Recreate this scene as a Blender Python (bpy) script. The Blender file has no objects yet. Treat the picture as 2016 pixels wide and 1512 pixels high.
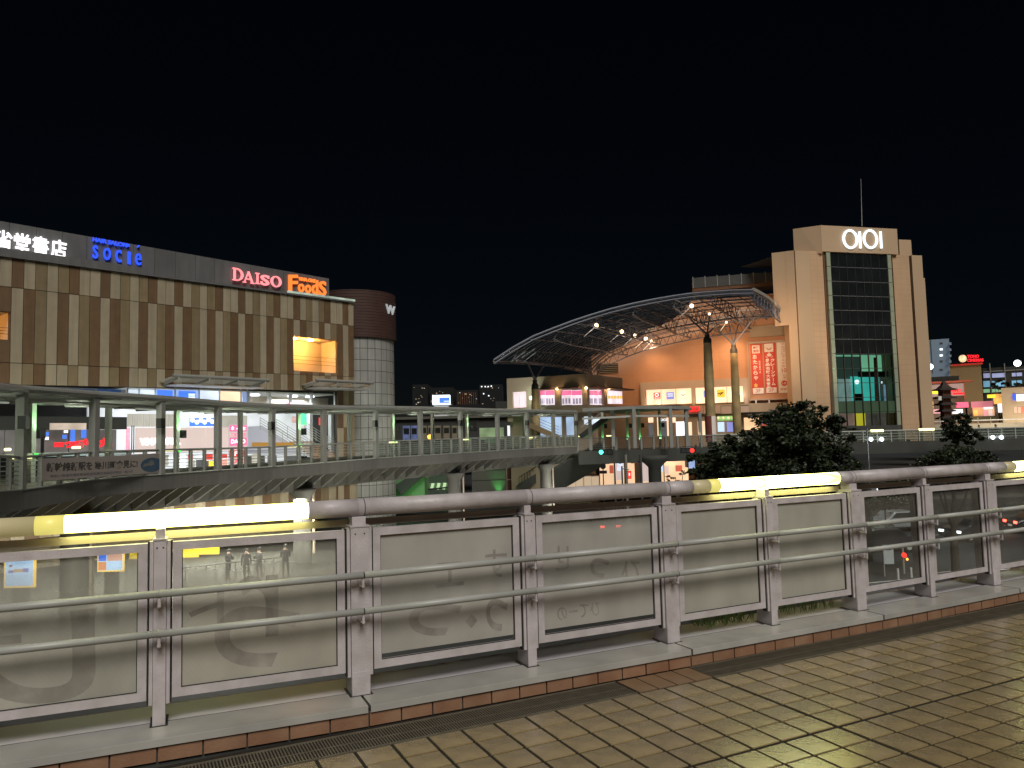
import bpy, math, random
from mathutils import Vector, Matrix, Euler
random.seed(7)
C = bpy.context.scene.collection
SC = bpy.context.scene
PI = math.pi
# ------------------------------------------------------------------ camera, sky, sun, exposure
PITCH, ROLL, FPX, CZ = .072, .0245, 1506.0, 1.41
_c, _s = math.cos(PITCH), math.sin(PITCH)
RIGHT0, UP0, FWD = Vector((1, 0, 0)), Vector((0, -_s, _c)), Vector((0, _c, _s))
RIGHT = RIGHT0*math.cos(ROLL) - UP0*math.sin(ROLL)
UP = RIGHT0*math.sin(ROLL) + UP0*math.cos(ROLL)
cam_d = bpy.data.cameras.new('camera'); cam = bpy.data.objects.new('camera', cam_d); C.objects.link(cam)
cam_d.sensor_width = 36; cam_d.lens = 36*FPX/2016; cam_d.clip_start = .05; cam_d.clip_end = 3000
m = Matrix((RIGHT, UP, -FWD)).transposed().to_4x4(); m.translation = Vector((0, 0, CZ)); cam.matrix_world = m
SC.camera = cam
W = bpy.data.worlds.new('World'); SC.world = W; W.use_nodes = True
nt = W.node_tree; bg = nt.nodes['Background']
sky = nt.nodes.new('ShaderNodeTexSky'); sky.sky_type = 'NISHITA'; sky.sun_disc = False
sky.sun_elevation = math.radians(48); sky.sun_rotation = math.radians(165); sky.ozone_density = 6; sky.dust_density = .3
nt.links.new(sky.outputs[0], bg.inputs[0]); bg.inputs[1].default_value = .0006
SUN_E = 2.5
sd = bpy.data.lights.new('sun', 'SUN'); sd.energy = SUN_E; sd.angle = math.radians(26); sd.color = (1, .95, .88)
so = bpy.data.objects.new('sun', sd); C.objects.link(so)
sv = Vector((.22, -.66, .72)).normalized(); so.rotation_euler = sv.to_track_quat('Z', 'Y').to_euler(); so.location = (3, -8, 9)
SC.view_settings.view_transform = 'Standard'; SC.view_settings.look = 'None'; SC.view_settings.exposure = 0; SC.view_settings.gamma = 1
SC.view_settings.use_curve_mapping = False
SC.render.engine = 'CYCLES'
SC.cycles.use_denoising = True; SC.cycles.max_bounces = 6; SC.cycles.diffuse_bounces = 2; SC.cycles.glossy_bounces = 3
SC.cycles.transmission_bounces = 6; SC.cycles.transparent_max_bounces = 12; SC.cycles.sample_clamp_indirect = 3; SC.cycles.caustics_reflective = False

# ------------------------------------------------------------------ measuring helpers
def ray(px, py):
    return FWD*FPX + RIGHT*(px-1008) - UP*(py-756)
def at(px, py, Y):
    d = ray(px, py); d = d*(Y/d.y); return Vector((d.x, d.y, d.z+CZ))
def atz(px, py, z):
    d = ray(px, py); d = d*((z-CZ)/d.z); return Vector((d.x, d.y, z))
class Frame:
    """a vertical plane in the place: u runs along it, n points out of it"""
    def __init__(s, o, ux, uy):
        l = math.hypot(ux, uy); s.o = Vector((o[0], o[1], 0)); s.u = Vector((ux/l, uy/l, 0)); s.n = Vector((uy/l, -ux/l, 0))
    def p(s, t, d=0, z=0):
        v = s.o + s.u*t + s.n*d; v.z = z; return v
    def px(s, px, py, d=0):
        r = ray(px, py); o = s.o + s.n*d; k = (o-Vector((0, 0, 0))).dot(s.n)/r.dot(s.n)
        w = r*k; return ((w-s.o).dot(s.u), w.z+CZ)
    def rect(s, x0, y0, x1, y1, d=0):
        a = s.px(x0, y0, d); b = s.px(x1, y1, d); c = s.px(x0, y1, d); e = s.px(x1, y0, d)
        t0 = (a[0]+c[0])/2; t1 = (b[0]+e[0])/2; return (min(t0, t1), max(t0, t1), (b[1]+c[1])/2, (a[1]+e[1])/2)
WF = Frame((0, 0), 1, 0)
WF.n = Vector((0, 1, 0))

# ------------------------------------------------------------------ meshes
BOXF = [(0, 3, 2, 1), (4, 5, 6, 7), (0, 1, 5, 4), (1, 2, 6, 5), (2, 3, 7, 6), (3, 0, 4, 7)]
class MB:
    def __init__(s): s.v = []; s.f = []; s.m = []; s.mi = 0; s.smooth = False
    def add(s, vs, fs):
        b = len(s.v); s.v += [Vector(v) for v in vs]
        for f in fs: s.f.append(tuple(i+b for i in f)); s.m.append(s.mi)
        return s
    def box(s, F, t0, t1, d0, d1, z0, z1):
        return s.add([F.p(t, d, z) for z in (z0, z1) for t, d in ((t0, d0), (t1, d0), (t1, d1), (t0, d1))], BOXF)
    def hexa(s, a, b): return s.add(list(a)+list(b), BOXF)
    def beam(s, p0, p1, w, h, up=(0, 0, 1)):
        p0 = Vector(p0); p1 = Vector(p1); d = (p1-p0).normalized(); x = d.cross(Vector(up))
        if x.length < 1e-4: x = d.cross(Vector((1, 0, 0)))
        x.normalize(); y = x.cross(d)
        q = [x*(-w/2)-y*(h/2), x*(w/2)-y*(h/2), x*(w/2)+y*(h/2), x*(-w/2)+y*(h/2)]
        return s.add([p0+k for k in q]+[p1+k for k in q], BOXF)
    def tube(s, p0, p1, r, n=12, r1=None, caps=True):
        p0 = Vector(p0); p1 = Vector(p1); d = (p1-p0).normalized(); r1 = r if r1 is None else r1
        x = d.cross(Vector((0, 0, 1)))
        if x.length < 1e-4: x = Vector((1, 0, 0))
        x.normalize(); y = x.cross(d)
        vs = [p+(x*math.cos(2*PI*i/n)+y*math.sin(2*PI*i/n))*q for p, q in ((p0, r), (p1, r1)) for i in range(n)]
        fs = [(i, (i+1) % n, n+(i+1) % n, n+i) for i in range(n)]
        if caps: fs += [tuple(range(n))[::-1], tuple(range(n, 2*n))]
        return s.add(vs, fs)
    def path(s, pts, r, n=6):
        for a, b in zip(pts, pts[1:]): s.tube(a, b, r, n)
        return s
    def lathe(s, c, prof, n=24, a0=0, a1=2*PI):
        c = Vector(c); full = abs(a1-a0-2*PI) < 1e-6; k = n if full else n+1
        vs = [c+Vector((r*math.cos(a0+(a1-a0)*i/n), r*math.sin(a0+(a1-a0)*i/n), z)) for r, z in prof for i in range(k)]
        fs = [(j*k+i, j*k+(i+1) % k, (j+1)*k+(i+1) % k, (j+1)*k+i) for j in range(len(prof)-1) for i in range(n)]
        return s.add(vs, fs)
    def ball(s, c, r, n=8):
        return s.lathe(c, [(r*math.sin(PI*i/n)+1e-4, -r*math.cos(PI*i/n)) for i in range(n+1)], n)
    def prism(s, F, poly, d0, d1):
        n = len(poly); return s.add([F.p(t, d0, z) for t, z in poly]+[F.p(t, d1, z) for t, z in poly],
            [tuple(range(n))[::-1], tuple(range(n, 2*n))]+[(i, (i+1) % n, n+(i+1) % n, n+i) for i in range(n)])
    def ring(s, F, t, z, rt, rz, w, d0, d1, n=28, wz=None, a0=0, a1=2*PI):
        wz = w if wz is None else wz
        full = abs(a1-a0-2*PI) < 1e-6; k = n if full else n+1
        vs = []
        for d in (d0, d1):
            for q in (0, 1):
                for i in range(k):
                    a = a0+(a1-a0)*i/n; vs.append(F.p(t+(rt-q*w)*math.cos(a), d, z+(rz-q*wz)*math.sin(a)))
        fs = []
        for i in range(n):
            j = (i+1) % k
            fs += [(2*k+i, 2*k+j, 3*k+j, 3*k+i), (i, k+i, k+j, j), (i, j, 2*k+j, 2*k+i), (k+i, 3*k+i, 3*k+j, k+j)]
        return s.add(vs, fs)
    def disc(s, F, t, z, rt, rz, d0, d1, n=20):
        return s.prism(F, [(t+rt*math.cos(2*PI*i/n), z+rz*math.sin(2*PI*i/n)) for i in range(n)], d0, d1)
ORG = {}
def mk(name, mb, mats, root=None, parent=None, label=None, smooth=False, kind=None, loc=None):
    """one mesh object; vertices are in world coordinates and are shifted to the root's place"""
    me = bpy.data.meshes.new(name)
    o = Vector(loc) if loc is not None else (ORG[root.name] if root else Vector((0, 0, 0)))
    me.from_pydata([tuple(v-o) for v in mb.v], [], mb.f)
    if not isinstance(mats, (list, tuple)): mats = [mats]
    for mt in mats: me.materials.append(mt)
    me.polygons.foreach_set('material_index', mb.m)
    if smooth: me.polygons.foreach_set('use_smooth', [True]*len(mb.f))
    me.update(); me.validate()
    ob = bpy.data.objects.new(name, me); C.objects.link(ob)
    if root is not None: ob.parent = parent or root
    else: ob.location = o
    if label: ob['label'] = label
    if kind: ob['kind'] = kind
    return ob
def tag(o, label, cat, group=None, kind=None):
    if label:
        o['label'] = label
        if len(label.split()) > 16 or len(label.split()) < 4: print('LABEL LEN', len(label.split()), label)
    if cat: o['category'] = cat
    if group: o['group'] = group
    if kind: o['kind'] = kind
    return o
def thing(name, label, cat, loc, group=None):
    e = bpy.data.objects.new(name, None); C.objects.link(e); e.location = Vector(loc); e.empty_display_size = .3
    ORG[e.name] = Vector(loc); return tag(e, label, cat, group)
def solo(name, label, cat, mb, mats, loc, group=None, smooth=False, kind=None):
    o = mk(name, mb, mats, loc=loc, smooth=smooth); ORG[o.name] = Vector(loc); return tag(o, label, cat, group, kind)
def struct(name, mb, mats, loc=(0, 0, 0), smooth=False):
    o = mk(name, mb, mats, loc=loc, smooth=smooth); ORG[o.name] = Vector(loc); o['kind'] = 'structure'; return o
def copy_tree(o, loc=None, parent=None):
    c = o.copy(); C.objects.link(c)
    if parent: c.parent = parent
    if loc is not None: c.location = Vector(loc)
    for ch in list(o.children): copy_tree(ch, None, c)
    return c
_tc = {}
def text_mb(txt, F, t0, z0, h, w=None, d=.05, depth=.06, bold=.0, mirror=False, mb=None, align='l', top=False, slant=0):
    key = (txt, bold)
    if key not in _tc:
        cu = bpy.data.curves.new('tmp', 'FONT'); cu.body = txt; cu.size = 1; cu.offset = bold; cu.extrude = .5; cu.resolution_u = 8 if depth < .001 else 3
        ob = bpy.data.objects.new('tmp', cu); C.objects.link(ob); bpy.context.view_layer.update()
        me = bpy.data.meshes.new_from_object(ob.evaluated_get(bpy.context.evaluated_depsgraph_get()))
        _tc[key] = ([v.co.copy() for v in me.vertices], [tuple(p.vertices) for p in me.polygons])
        bpy.data.objects.remove(ob); bpy.data.curves.remove(cu); bpy.data.meshes.remove(me)
    vs, fs = _tc[key]
    x0 = min(v.x for v in vs); x1 = max(v.x for v in vs); y0 = min(v.y for v in vs); y1 = max(v.y for v in vs)
    sz = h/(y1-y0); sx = sz if w is None else w/(x1-x0)
    W_ = (x1-x0)*sx
    if align == 'c': t0 -= W_/2
    mb = mb or MB()
    return mb.add([F.p(t0+((x1-v.x) if mirror else (v.x-x0))*sx+slant*(v.y-y0)*sz, d+(v.z)*depth, z0+(v.y-y0)*sz) for v in vs], fs)
def text_in(txt, F, x0, y0, x1, y1, d=.05, depth=.06, bold=0., mb=None, mirror=False):
    """text filling a rectangle of the sign"""
    a, b, c, e = F.rect(x0, y0, x1, y1, d); return text_mb(txt, F, a, c, e-c, b-a, d, depth, bold, mirror, mb)
def vtext(txt, F, tc, ztop, h, w, pitch, d, mb=None, bold=.01, depth=.02):
    mb = mb or MB()
    for i, ch in enumerate(txt):
        if ch == ' ': continue
        if ch in 'ー': mb.box(F, tc-w*.08, tc+w*.08, d, d+depth, ztop-i*pitch-h, ztop-i*pitch); continue
        text_mb(ch, F, tc-w/2, ztop-i*pitch-h, h, w, d, depth, bold, mb=mb)
    return mb

# ------------------------------------------------------------------ materials
def mat(name, col, rough=.6, metal=0, var=.12, scale=3, bump=0, spec=.5, coat=0, dirt=None, detail=5):
    M = bpy.data.materials.new(name); M.use_nodes = True; t = M.node_tree; b = t.nodes['Principled BSDF']
    b.inputs['Roughness'].default_value = rough; b.inputs['Metallic'].default_value = metal
    b.inputs['Specular IOR Level'].default_value = spec; b.inputs['Coat Weight'].default_value = coat; b.inputs['Coat Roughness'].default_value = .26
    tc = t.nodes.new('ShaderNodeTexCoord'); no = t.nodes.new('ShaderNodeTexNoise'); no.inputs['Scale'].default_value = scale
    no.inputs['Detail'].default_value = detail; t.links.new(tc.outputs['Object'], no.inputs['Vector'])
    cr = t.nodes.new('ShaderNodeValToRGB'); lo, hi = 1-var, 1+var
    cr.color_ramp.elements[0].position = .3; cr.color_ramp.elements[1].position = .7
    cr.color_ramp.elements[0].color = (*[c*lo for c in (dirt or col)], 1); cr.color_ramp.elements[1].color = (*[min(1, c*hi) for c in col], 1)
    t.links.new(no.outputs['Fac'], cr.inputs[0]); t.links.new(cr.outputs[0], b.inputs['Base Color'])
    if bump:
        bu = t.nodes.new('ShaderNodeBump'); bu.inputs['Strength'].default_value = bump; bu.inputs['Distance'].default_value = .02
        n2 = t.nodes.new('ShaderNodeTexNoise'); n2.inputs['Scale'].default_value = scale*9; t.links.new(tc.outputs['Object'], n2.inputs['Vector'])
        t.links.new(n2.outputs['Fac'], bu.inputs['Height']); t.links.new(bu.outputs[0], b.inputs['Normal'])
    return M
def emit(name, col, st=1., base=None, var=0, scale=2, detail=2):
    M = bpy.data.materials.new(name); M.use_nodes = True; t = M.node_tree; b = t.nodes['Principled BSDF']
    b.inputs['Base Color'].default_value = (*(base or [c*.5 for c in col]), 1); b.inputs['Roughness'].default_value = .4
    b.inputs['Emission Color'].default_value = (*col, 1); b.inputs['Emission Strength'].default_value = st
    if var:
        tc = t.nodes.new('ShaderNodeTexCoord'); no = t.nodes.new('ShaderNodeTexNoise'); no.inputs['Scale'].default_value = scale
        no.inputs['Detail'].default_value = detail
        t.links.new(tc.outputs['Object'], no.inputs['Vector']); mr = t.nodes.new('ShaderNodeMapRange')
        mr.inputs[1].default_value = .3; mr.inputs[2].default_value = .7; mr.inputs[3].default_value = st*(1-var); mr.inputs[4].default_value = st*(1+var)
        t.links.new(no.outputs['Fac'], mr.inputs[0]); t.links.new(mr.outputs[0], b.inputs['Emission Strength'])
    return M
def grid_mat(name, col, line, sx, sz, lw=.06, rough=.7, var=.08):
    """stone facing whose joints are too fine to tell apart from here"""
    M = mat(name, col, rough, var=var, scale=.25); t = M.node_tree; b = t.nodes['Principled BSDF']
    src = b.inputs['Base Color'].links[0].from_socket
    geo = t.nodes.new('ShaderNodeNewGeometry'); sp = t.nodes.new('ShaderNodeSeparateXYZ'); t.links.new(geo.outputs['Position'], sp.inputs[0])
    def fr(sock, s_):
        a = t.nodes.new('ShaderNodeMath'); a.operation = 'DIVIDE'; a.inputs[1].default_value = s_; t.links.new(sock, a.inputs[0])
        f = t.nodes.new('ShaderNodeMath'); f.operation = 'FRACT'; t.links.new(a.outputs[0], f.inputs[0])
        g = t.nodes.new('ShaderNodeMath'); g.operation = 'LESS_THAN'; g.inputs[1].default_value = lw/s_; t.links.new(f.outputs[0], g.inputs[0]); return g.outputs[0]
    mx = t.nodes.new('ShaderNodeMath'); mx.operation = 'MAXIMUM'; t.links.new(fr(sp.outputs[0], sx), mx.inputs[0]); t.links.new(fr(sp.outputs[2], sz), mx.inputs[1])
    mi = t.nodes.new('ShaderNodeMix'); mi.data_type = 'RGBA'; t.links.new(mx.outputs[0], mi.inputs[0]); t.links.new(src, mi.inputs[6])
    mi.inputs[7].default_value = (*line, 1); t.links.new(mi.outputs[2], b.inputs['Base Color']); return M
def glass(name, tint=(.8, .85, .85), mix=.75, rough=.05, gloss=(.6, .6, .6)):
    M = bpy.data.materials.new(name); M.use_nodes = True; t = M.node_tree; t.nodes.clear()
    o = t.nodes.new('ShaderNodeOutputMaterial'); a = t.nodes.new('ShaderNodeBsdfTransparent'); a.inputs[0].default_value = (*tint, 1)
    g = t.nodes.new('ShaderNodeBsdfGlossy'); g.inputs['Roughness'].default_value = rough; g.inputs[0].default_value = (*gloss, 1)
    x = t.nodes.new('ShaderNodeMixShader'); lw = t.nodes.new('ShaderNodeLayerWeight'); lw.inputs[0].default_value = 1-mix
    t.links.new(lw.outputs['Fresnel'], x.inputs[0]); t.links.new(a.outputs[0], x.inputs[1]); t.links.new(g.outputs[0], x.inputs[2]); t.links.new(x.outputs[0], o.inputs[0]); return M
def dusty(name, lo, hi, top, col=(.42, .39, .34), h0=.2, h1=.9):
    """glass with a film of grime: cover runs from lo..hi in blotches, and is thinner by `top` near the upper edge"""
    M = bpy.data.materials.new(name); M.use_nodes = True; t = M.node_tree; t.nodes.clear()
    o = t.nodes.new('ShaderNodeOutputMaterial'); a = t.nodes.new('ShaderNodeBsdfTransparent'); a.inputs[0].default_value = (.95, .97, .95, 1)
    di = t.nodes.new('ShaderNodeBsdfDiffuse'); di.inputs[0].default_value = (*col, 1)
    tl = t.nodes.new('ShaderNodeBsdfTranslucent'); tl.inputs[0].default_value = (*[c*.8 for c in col], 1)
    dm = t.nodes.new('ShaderNodeMixShader'); dm.inputs[0].default_value = .25; t.links.new(di.outputs[0], dm.inputs[1]); t.links.new(tl.outputs[0], dm.inputs[2])
    tc = t.nodes.new('ShaderNodeTexCoord'); n1 = t.nodes.new('ShaderNodeTexNoise'); n1.inputs['Scale'].default_value = 2.6; n1.inputs['Detail'].default_value = 7
    t.links.new(tc.outputs['Object'], n1.inputs['Vector'])
    # colour of the film: blotches, run marks and the wire net in the glass
    mp = t.nodes.new('ShaderNodeMapping'); mp.inputs['Scale'].default_value = (3.2, 3.2, 1.4); t.links.new(tc.outputs['Object'], mp.inputs[0]); n2 = t.nodes.new('ShaderNodeTexNoise'); n2.inputs['Scale'].default_value = 1.5; n2.inputs['Detail'].default_value = 8; t.links.new(mp.outputs[0], n2.inputs['Vector'])
    cr = t.nodes.new('ShaderNodeValToRGB'); cr.color_ramp.elements[0].position = .32; cr.color_ramp.elements[1].position = .66; cr.color_ramp.elements[0].color = (*[c*1.14 for c in col], 1); cr.color_ramp.elements[1].color = (*[c*1.38 for c in col], 1)
    ad = t.nodes.new('ShaderNodeMath'); ad.operation = 'ADD'; t.links.new(n2.outputs['Fac'], ad.inputs[0])
    w1 = t.nodes.new('ShaderNodeTexWave'); w1.wave_type = 'BANDS'; w1.bands_direction = 'DIAGONAL'; w1.inputs['Scale'].default_value = 19; t.links.new(tc.outputs['Object'], w1.inputs['Vector'])
    m1 = t.nodes.new('ShaderNodeMapRange'); m1.inputs[1].default_value = .8; m1.inputs[2].default_value = 1; m1.inputs[3].default_value = 0; m1.inputs[4].default_value = -.06; t.links.new(w1.outputs['Fac'], m1.inputs[0]); t.links.new(m1.outputs[0], ad.inputs[1])
    t.links.new(ad.outputs[0], cr.inputs[0]); t.links.new(cr.outputs[0], di.inputs[0])
    mr = t.nodes.new('ShaderNodeMapRange'); mr.inputs[1].default_value = .35; mr.inputs[2].default_value = .62; mr.inputs[3].default_value = lo; mr.inputs[4].default_value = hi
    t.links.new(n1.outputs['Fac'], mr.inputs[0])
    g = t.nodes.new('ShaderNodeNewGeometry'); sp = t.nodes.new('ShaderNodeSeparateXYZ'); t.links.new(g.outputs['Position'], sp.inputs[0])
    m2 = t.nodes.new('ShaderNodeMapRange'); m2.interpolation_type = 'SMOOTHSTEP'; m2.inputs[1].default_value = h0; m2.inputs[2].default_value = h1; m2.inputs[3].default_value = 0; m2.inputs[4].default_value = top
    t.links.new(sp.outputs[2], m2.inputs[0])
    su = t.nodes.new('ShaderNodeMath'); su.operation = 'SUBTRACT'; su.use_clamp = True; t.links.new(mr.outputs[0], su.inputs[0]); t.links.new(m2.outputs[0], su.inputs[1])
    x = t.nodes.new('ShaderNodeMixShader'); t.links.new(su.outputs[0], x.inputs[0]); t.links.new(a.outputs[0], x.inputs[1]); t.links.new(dm.outputs[0], x.inputs[2])
    gl = t.nodes.new('ShaderNodeBsdfGlossy'); gl.inputs['Roughness'].default_value = .15; x2 = t.nodes.new('ShaderNodeMixShader'); x2.inputs[0].default_value = .05
    t.links.new(x.outputs[0], x2.inputs[1]); t.links.new(gl.outputs[0], x2.inputs[2]); t.links.new(x2.outputs[0], o.inputs[0]); return M
def light(kind, loc, energy, col, size=.5, aim=None, spot=None, blend=.5, parent=None):  # serves lamps of the place and added fill lights alike
    l = bpy.data.lights.new('lamp_light', kind); l.energy = energy; l.color = col
    if kind == 'AREA': l.size = size
    else: l.shadow_soft_size = size
    if spot: l.spot_size = spot; l.spot_blend = blend
    o = bpy.data.objects.new('lamp_light', l); C.objects.link(o); o.location = loc
    if aim is not None: o.rotation_euler = (Vector(aim)-Vector(loc)).to_track_quat('-Z', 'Y').to_euler()
    return o
M = dict(
    paint=mat('railing_paint', (.52, .475, .49), .42, var=.06, scale=11, bump=.12, dirt=(.44, .40, .40), detail=9),
    paint2=mat('handrail_grey', (.36, .37, .35), .4, var=.05, scale=8),
    seam=mat('dark_seam', (.02, .02, .018), .9), coping=mat('coping_metal', (.40, .39, .36), .24, var=.08, scale=4, spec=.6),
    coping2=mat('coping_back', (.48, .46, .48), .4, var=.08, scale=4),
    backrail=mat('back_rail', (.42, .34, .26), .5, var=.12, scale=5),
    fascia=mat('kerb_tile', (.26, .155, .095), .45, var=.14, scale=9, bump=.1, dirt=(.28, .14, .08)),
    grate=mat('grating_steel', (.17, .15, .11), .5, .4, var=.2, scale=12), grout=mat('grout', (.012, .009, .005), .95, var=.2, scale=20),
    concrete=mat('concrete', (.20, .195, .17), .8, var=.12, scale=.8, bump=.1), concd=mat('concrete_dark', (.05, .052, .046), .85, var=.15, scale=.6),
    bsteel=mat('bridge_steel', (.23, .235, .215), .55, var=.08, scale=1), bsteel2=mat('bridge_steel_pale', (.40, .42, .38), .5, var=.08, scale=1),
    girder=mat('girder_paint', (.135, .132, .12), .65, var=.1, scale=.5),
    black=mat('black_fitting', (.008, .008, .008), .4), asphalt=mat('asphalt', (.018, .020, .020), .75, var=.2, scale=.3, bump=.15),
    pave=mat('pavement', (.075, .075, .065), .8, var=.15, scale=.4), line=mat('road_line', (.5, .5, .48), .7, var=.2, scale=3),
    lightp=mat('panel_light', (.33, .28, .19), .6, var=.06, scale=2), tanp=mat('panel_tan', (.205, .155, .085), .6, var=.08, scale=2),
    brownp=mat('panel_brown', (.135, .080, .038), .6, var=.10, scale=2), parapet=mat('parapet_metal', (.13, .13, .13), .5, var=.12, scale=.6),
    back=mat('facade_backing', (.05, .04, .03), .9), wpanel=mat('tower_panel', (.30, .305, .28), .5, var=.06, scale=1),
    tbrown=mat('tower_brown', (.052, .022, .016), .7, var=.15, scale=2),
    cream=mat('cream_wall', (.45, .40, .32), .8, var=.05, scale=1), white=mat('white_paint', (.72, .74, .75), .5, var=.03, scale=1),
    stone=grid_mat('tower_stone', (.51, .335, .20), (.45, .29, .17), .9, .68, .05), stonep=mat('tower_plain', (.49, .345, .215), .8, var=.05, scale=.2),
    orange=grid_mat('orange_wall', (.54, .29, .165), (.50, .26, .145), 1.8, 1.2, .05), beige=mat('beige_render', (.38, .30, .21), .8, var=.06, scale=.3),
    frameb=mat('display_surround', (.48, .38, .30), .7, var=.05, scale=.5), pillar=mat('pillar_paint', (.40, .29, .13), .7, var=.18, scale=.7, dirt=(.27, .21, .10)),
    truss=mat('canopy_steel', (.125, .135, .165), .5, .2, var=.1, scale=2), slat=mat('canopy_slat', (.085, .092, .108), .45, var=.1, scale=1), slat2=mat('canopy_slat_pale', (.36, .37, .33), .5, var=.2, scale=1),
    edge=mat('canopy_edge', (.33, .31, .27), .5, var=.1, scale=1), darkg=mat('dark_glass', (.012, .014, .015), .12, spec=.8, var=.3, scale=.6),
    mull=mat('mullion', (.03, .032, .028), .4), strip=mat('pale_strip', (.30, .34, .25), .35, var=.05, scale=1), groove=mat('brown_groove', (.12, .06, .03), .8),
    leaf=mat('leaf', (.024, .036, .010), .55, var=.4, scale=2.5), leaf2=mat('leaf_dark', (.012, .019, .008), .6, var=.4, scale=2.5), bark=mat('bark', (.05, .04, .03), .9, var=.2, scale=6, bump=.4),
    city=mat('far_block', (.003, .0035, .0045), .9), apt=mat('apartment_wall', (.14, .165, .19), .8, var=.05, scale=.2), brownb=mat('brown_block', (.17, .12, .06), .8, var=.1, scale=.2),
    dkgrey=mat('dark_wall', (.028, .03, .028), .8, var=.15, scale=.4), midg=mat('mid_wall', (.085, .085, .07), .8, var=.12, scale=.4), red=mat('red_paint', (.55, .03, .02), .5),
    pag=mat('pagoda_roof', (.03, .018, .014), .8), pagw=mat('pagoda_wall', (.20, .08, .05), .8), cloth=mat('dark_clothes', (.015, .015, .018), .9), cloth2=mat('grey_clothes', (.05, .05, .055), .9),
    skin=mat('skin', (.35, .22, .16), .6), skinh=mat('hair', (.01, .009, .008), .6), carp=mat('car_paint', (.25, .26, .28), .3, .3, coat=.5), card=mat('car_paint_dark', (.02, .02, .025), .25, coat=.6),
    rubber=mat('tyre', (.01, .01, .01), .9), wood=mat('wood', (.28, .14, .05), .6, var=.2, scale=5), stepm=mat('step_stone', (.40, .28, .18), .7), greenw=mat('green_wall', (.10, .22, .09), .7, var=.1, scale=.5),
    banner=mat('banner_cloth', (.33, .29, .26), .8, var=.04, scale=1), ink=mat('banner_ink', (.06, .05, .04), .8), ink2=mat('banner_ink_grey', (.15, .13, .14), .8), blueink=mat('banner_blue', (.04, .085, .14), .7), blue2=mat('banner_blue_pale', (.16, .17, .15), .7),
    bred=mat('banner_red', (.62, .06, .035), .6, var=.05), bwhite=mat('banner_white', (.85, .76, .68), .7, var=.04), bredink=mat('banner_red_ink', (.55, .12, .08), .7),
    sky_grey=mat('signboard', (.5, .53, .55), .6), yellow=mat('yellow_wall', (.75, .50, .04), .6, var=.08),
)
E = dict(
    tube=None, w=emit('sign_white', (1, .96, .98), 1.5), w1=emit('lit_white', (.92, .96, 1), 1.3), blue=emit('sign_blue', (.025, .085, 1), 1.25), redn=emit('sign_red', (1, .10, .13), 1.2), redc=emit('sign_red_core', (1, .26, .28), 1.35),
    org=emit('sign_orange', (1, .21, .035), 1.25), neon=emit('neon_red', (1, .02, .03), 1.1), cool=emit('window_cool', (.75, .86, 1), .95, var=.25, scale=.6), cool2=emit('window_blue', (.40, .55, .95), .7, var=.4, scale=.5),
    warm=emit('window_warm', (1, .62, .34), 1.0, var=.25, scale=.5), cream=emit('window_cream', (1, .72, .48), 1.05, var=.22, scale=.35), pink=emit('pink_panel', (1, .80, .74), .60, base=(.25, .2, .19), var=.04, scale=.4),
    store=emit('store_light', (1, .66, .40), .95, var=.22, scale=.35), mag=emit('magenta_band', (1, .20, .42), .8), yend=emit('tube_end_glow', (.85, .75, .20), .75), ylamp=emit('lit_rail', (1, .98, .48), 2.6), ylamp2=emit('rail_dim', (.52, .43, .17), .30, base=(.4, .36, .25)),
    green=emit('green_light', (.10, .9, .16), .8), greeng=emit('green_exit', (.1, 1, .35), 1.3), lampw=emit('lamp_globe', (1, .72, .42), 4), lampc=emit('lamp_cool', (.85, .93, 1), 4), orgl=emit('orange_lamp', (1, .42, .06), 3), orgi=emit('recess_orange', (1, .52, .14), .55),
    tail=emit('tail_light', (1, .03, .02), 2.5), city=emit('city_window', (1, .75, .45), .5), cityw=emit('city_window_pale', (.8, .9, 1), .8), teal=emit('teal_light', (.07, .55, .50), 1.6, var=.2, scale=.4), mint=emit('mint_light', (.24, .56, .36), 1.5, var=.25, scale=.2),
    yel=emit('yellow_sign', (1, .75, .05), 1.3), cyan=emit('signal_green', (.1, 1, .75), 2.5), poster=emit('poster_pale', (.55, .75, 1), .95), posterb=emit('poster_blue', (.08, .25, 1), .9), posterr=emit('poster_salmon', (1, .45, .35), .7), grn2=emit('garland', (.45, .8, .25), .55),
    redaw=emit('red_awning', (1, .07, .05), .7), dimw=emit('soffit_dim', (.55, .60, .5), .32, var=.2, scale=.4), postr=emit('poster_red', (.7, .15, .09), .65), postb=emit('poster_bluegrey', (.28, .32, .75), .8), ivory=emit('panel_ivory', (.62, .60, .52), .5, var=.3, scale=.5), dimg=emit('dim_glazing', (.16, .17, .18), .5, var=.4, scale=.4),
)
def tube_mat():
    Mx = bpy.data.materials.new('lit_tube'); Mx.use_nodes = True; t = Mx.node_tree; t.nodes.clear()
    o = t.nodes.new('ShaderNodeOutputMaterial'); e = t.nodes.new('ShaderNodeEmission'); lw = t.nodes.new('ShaderNodeLayerWeight'); lw.inputs[0].default_value = .5
    cr = t.nodes.new('ShaderNodeValToRGB'); cr.color_ramp.elements[0].color = (.95, 1, .42, 1); cr.color_ramp.elements[0].position = .45; cr.color_ramp.elements[1].color = (.50, .46, .045, 1); cr.color_ramp.elements[1].position = .95
    t.links.new(lw.outputs['Facing'], cr.inputs[0]); t.links.new(cr.outputs[0], e.inputs[0]); e.inputs[1].default_value = 13; t.links.new(e.outputs[0], o.inputs[0]); return Mx
E['tube'] = tube_mat()
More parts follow.
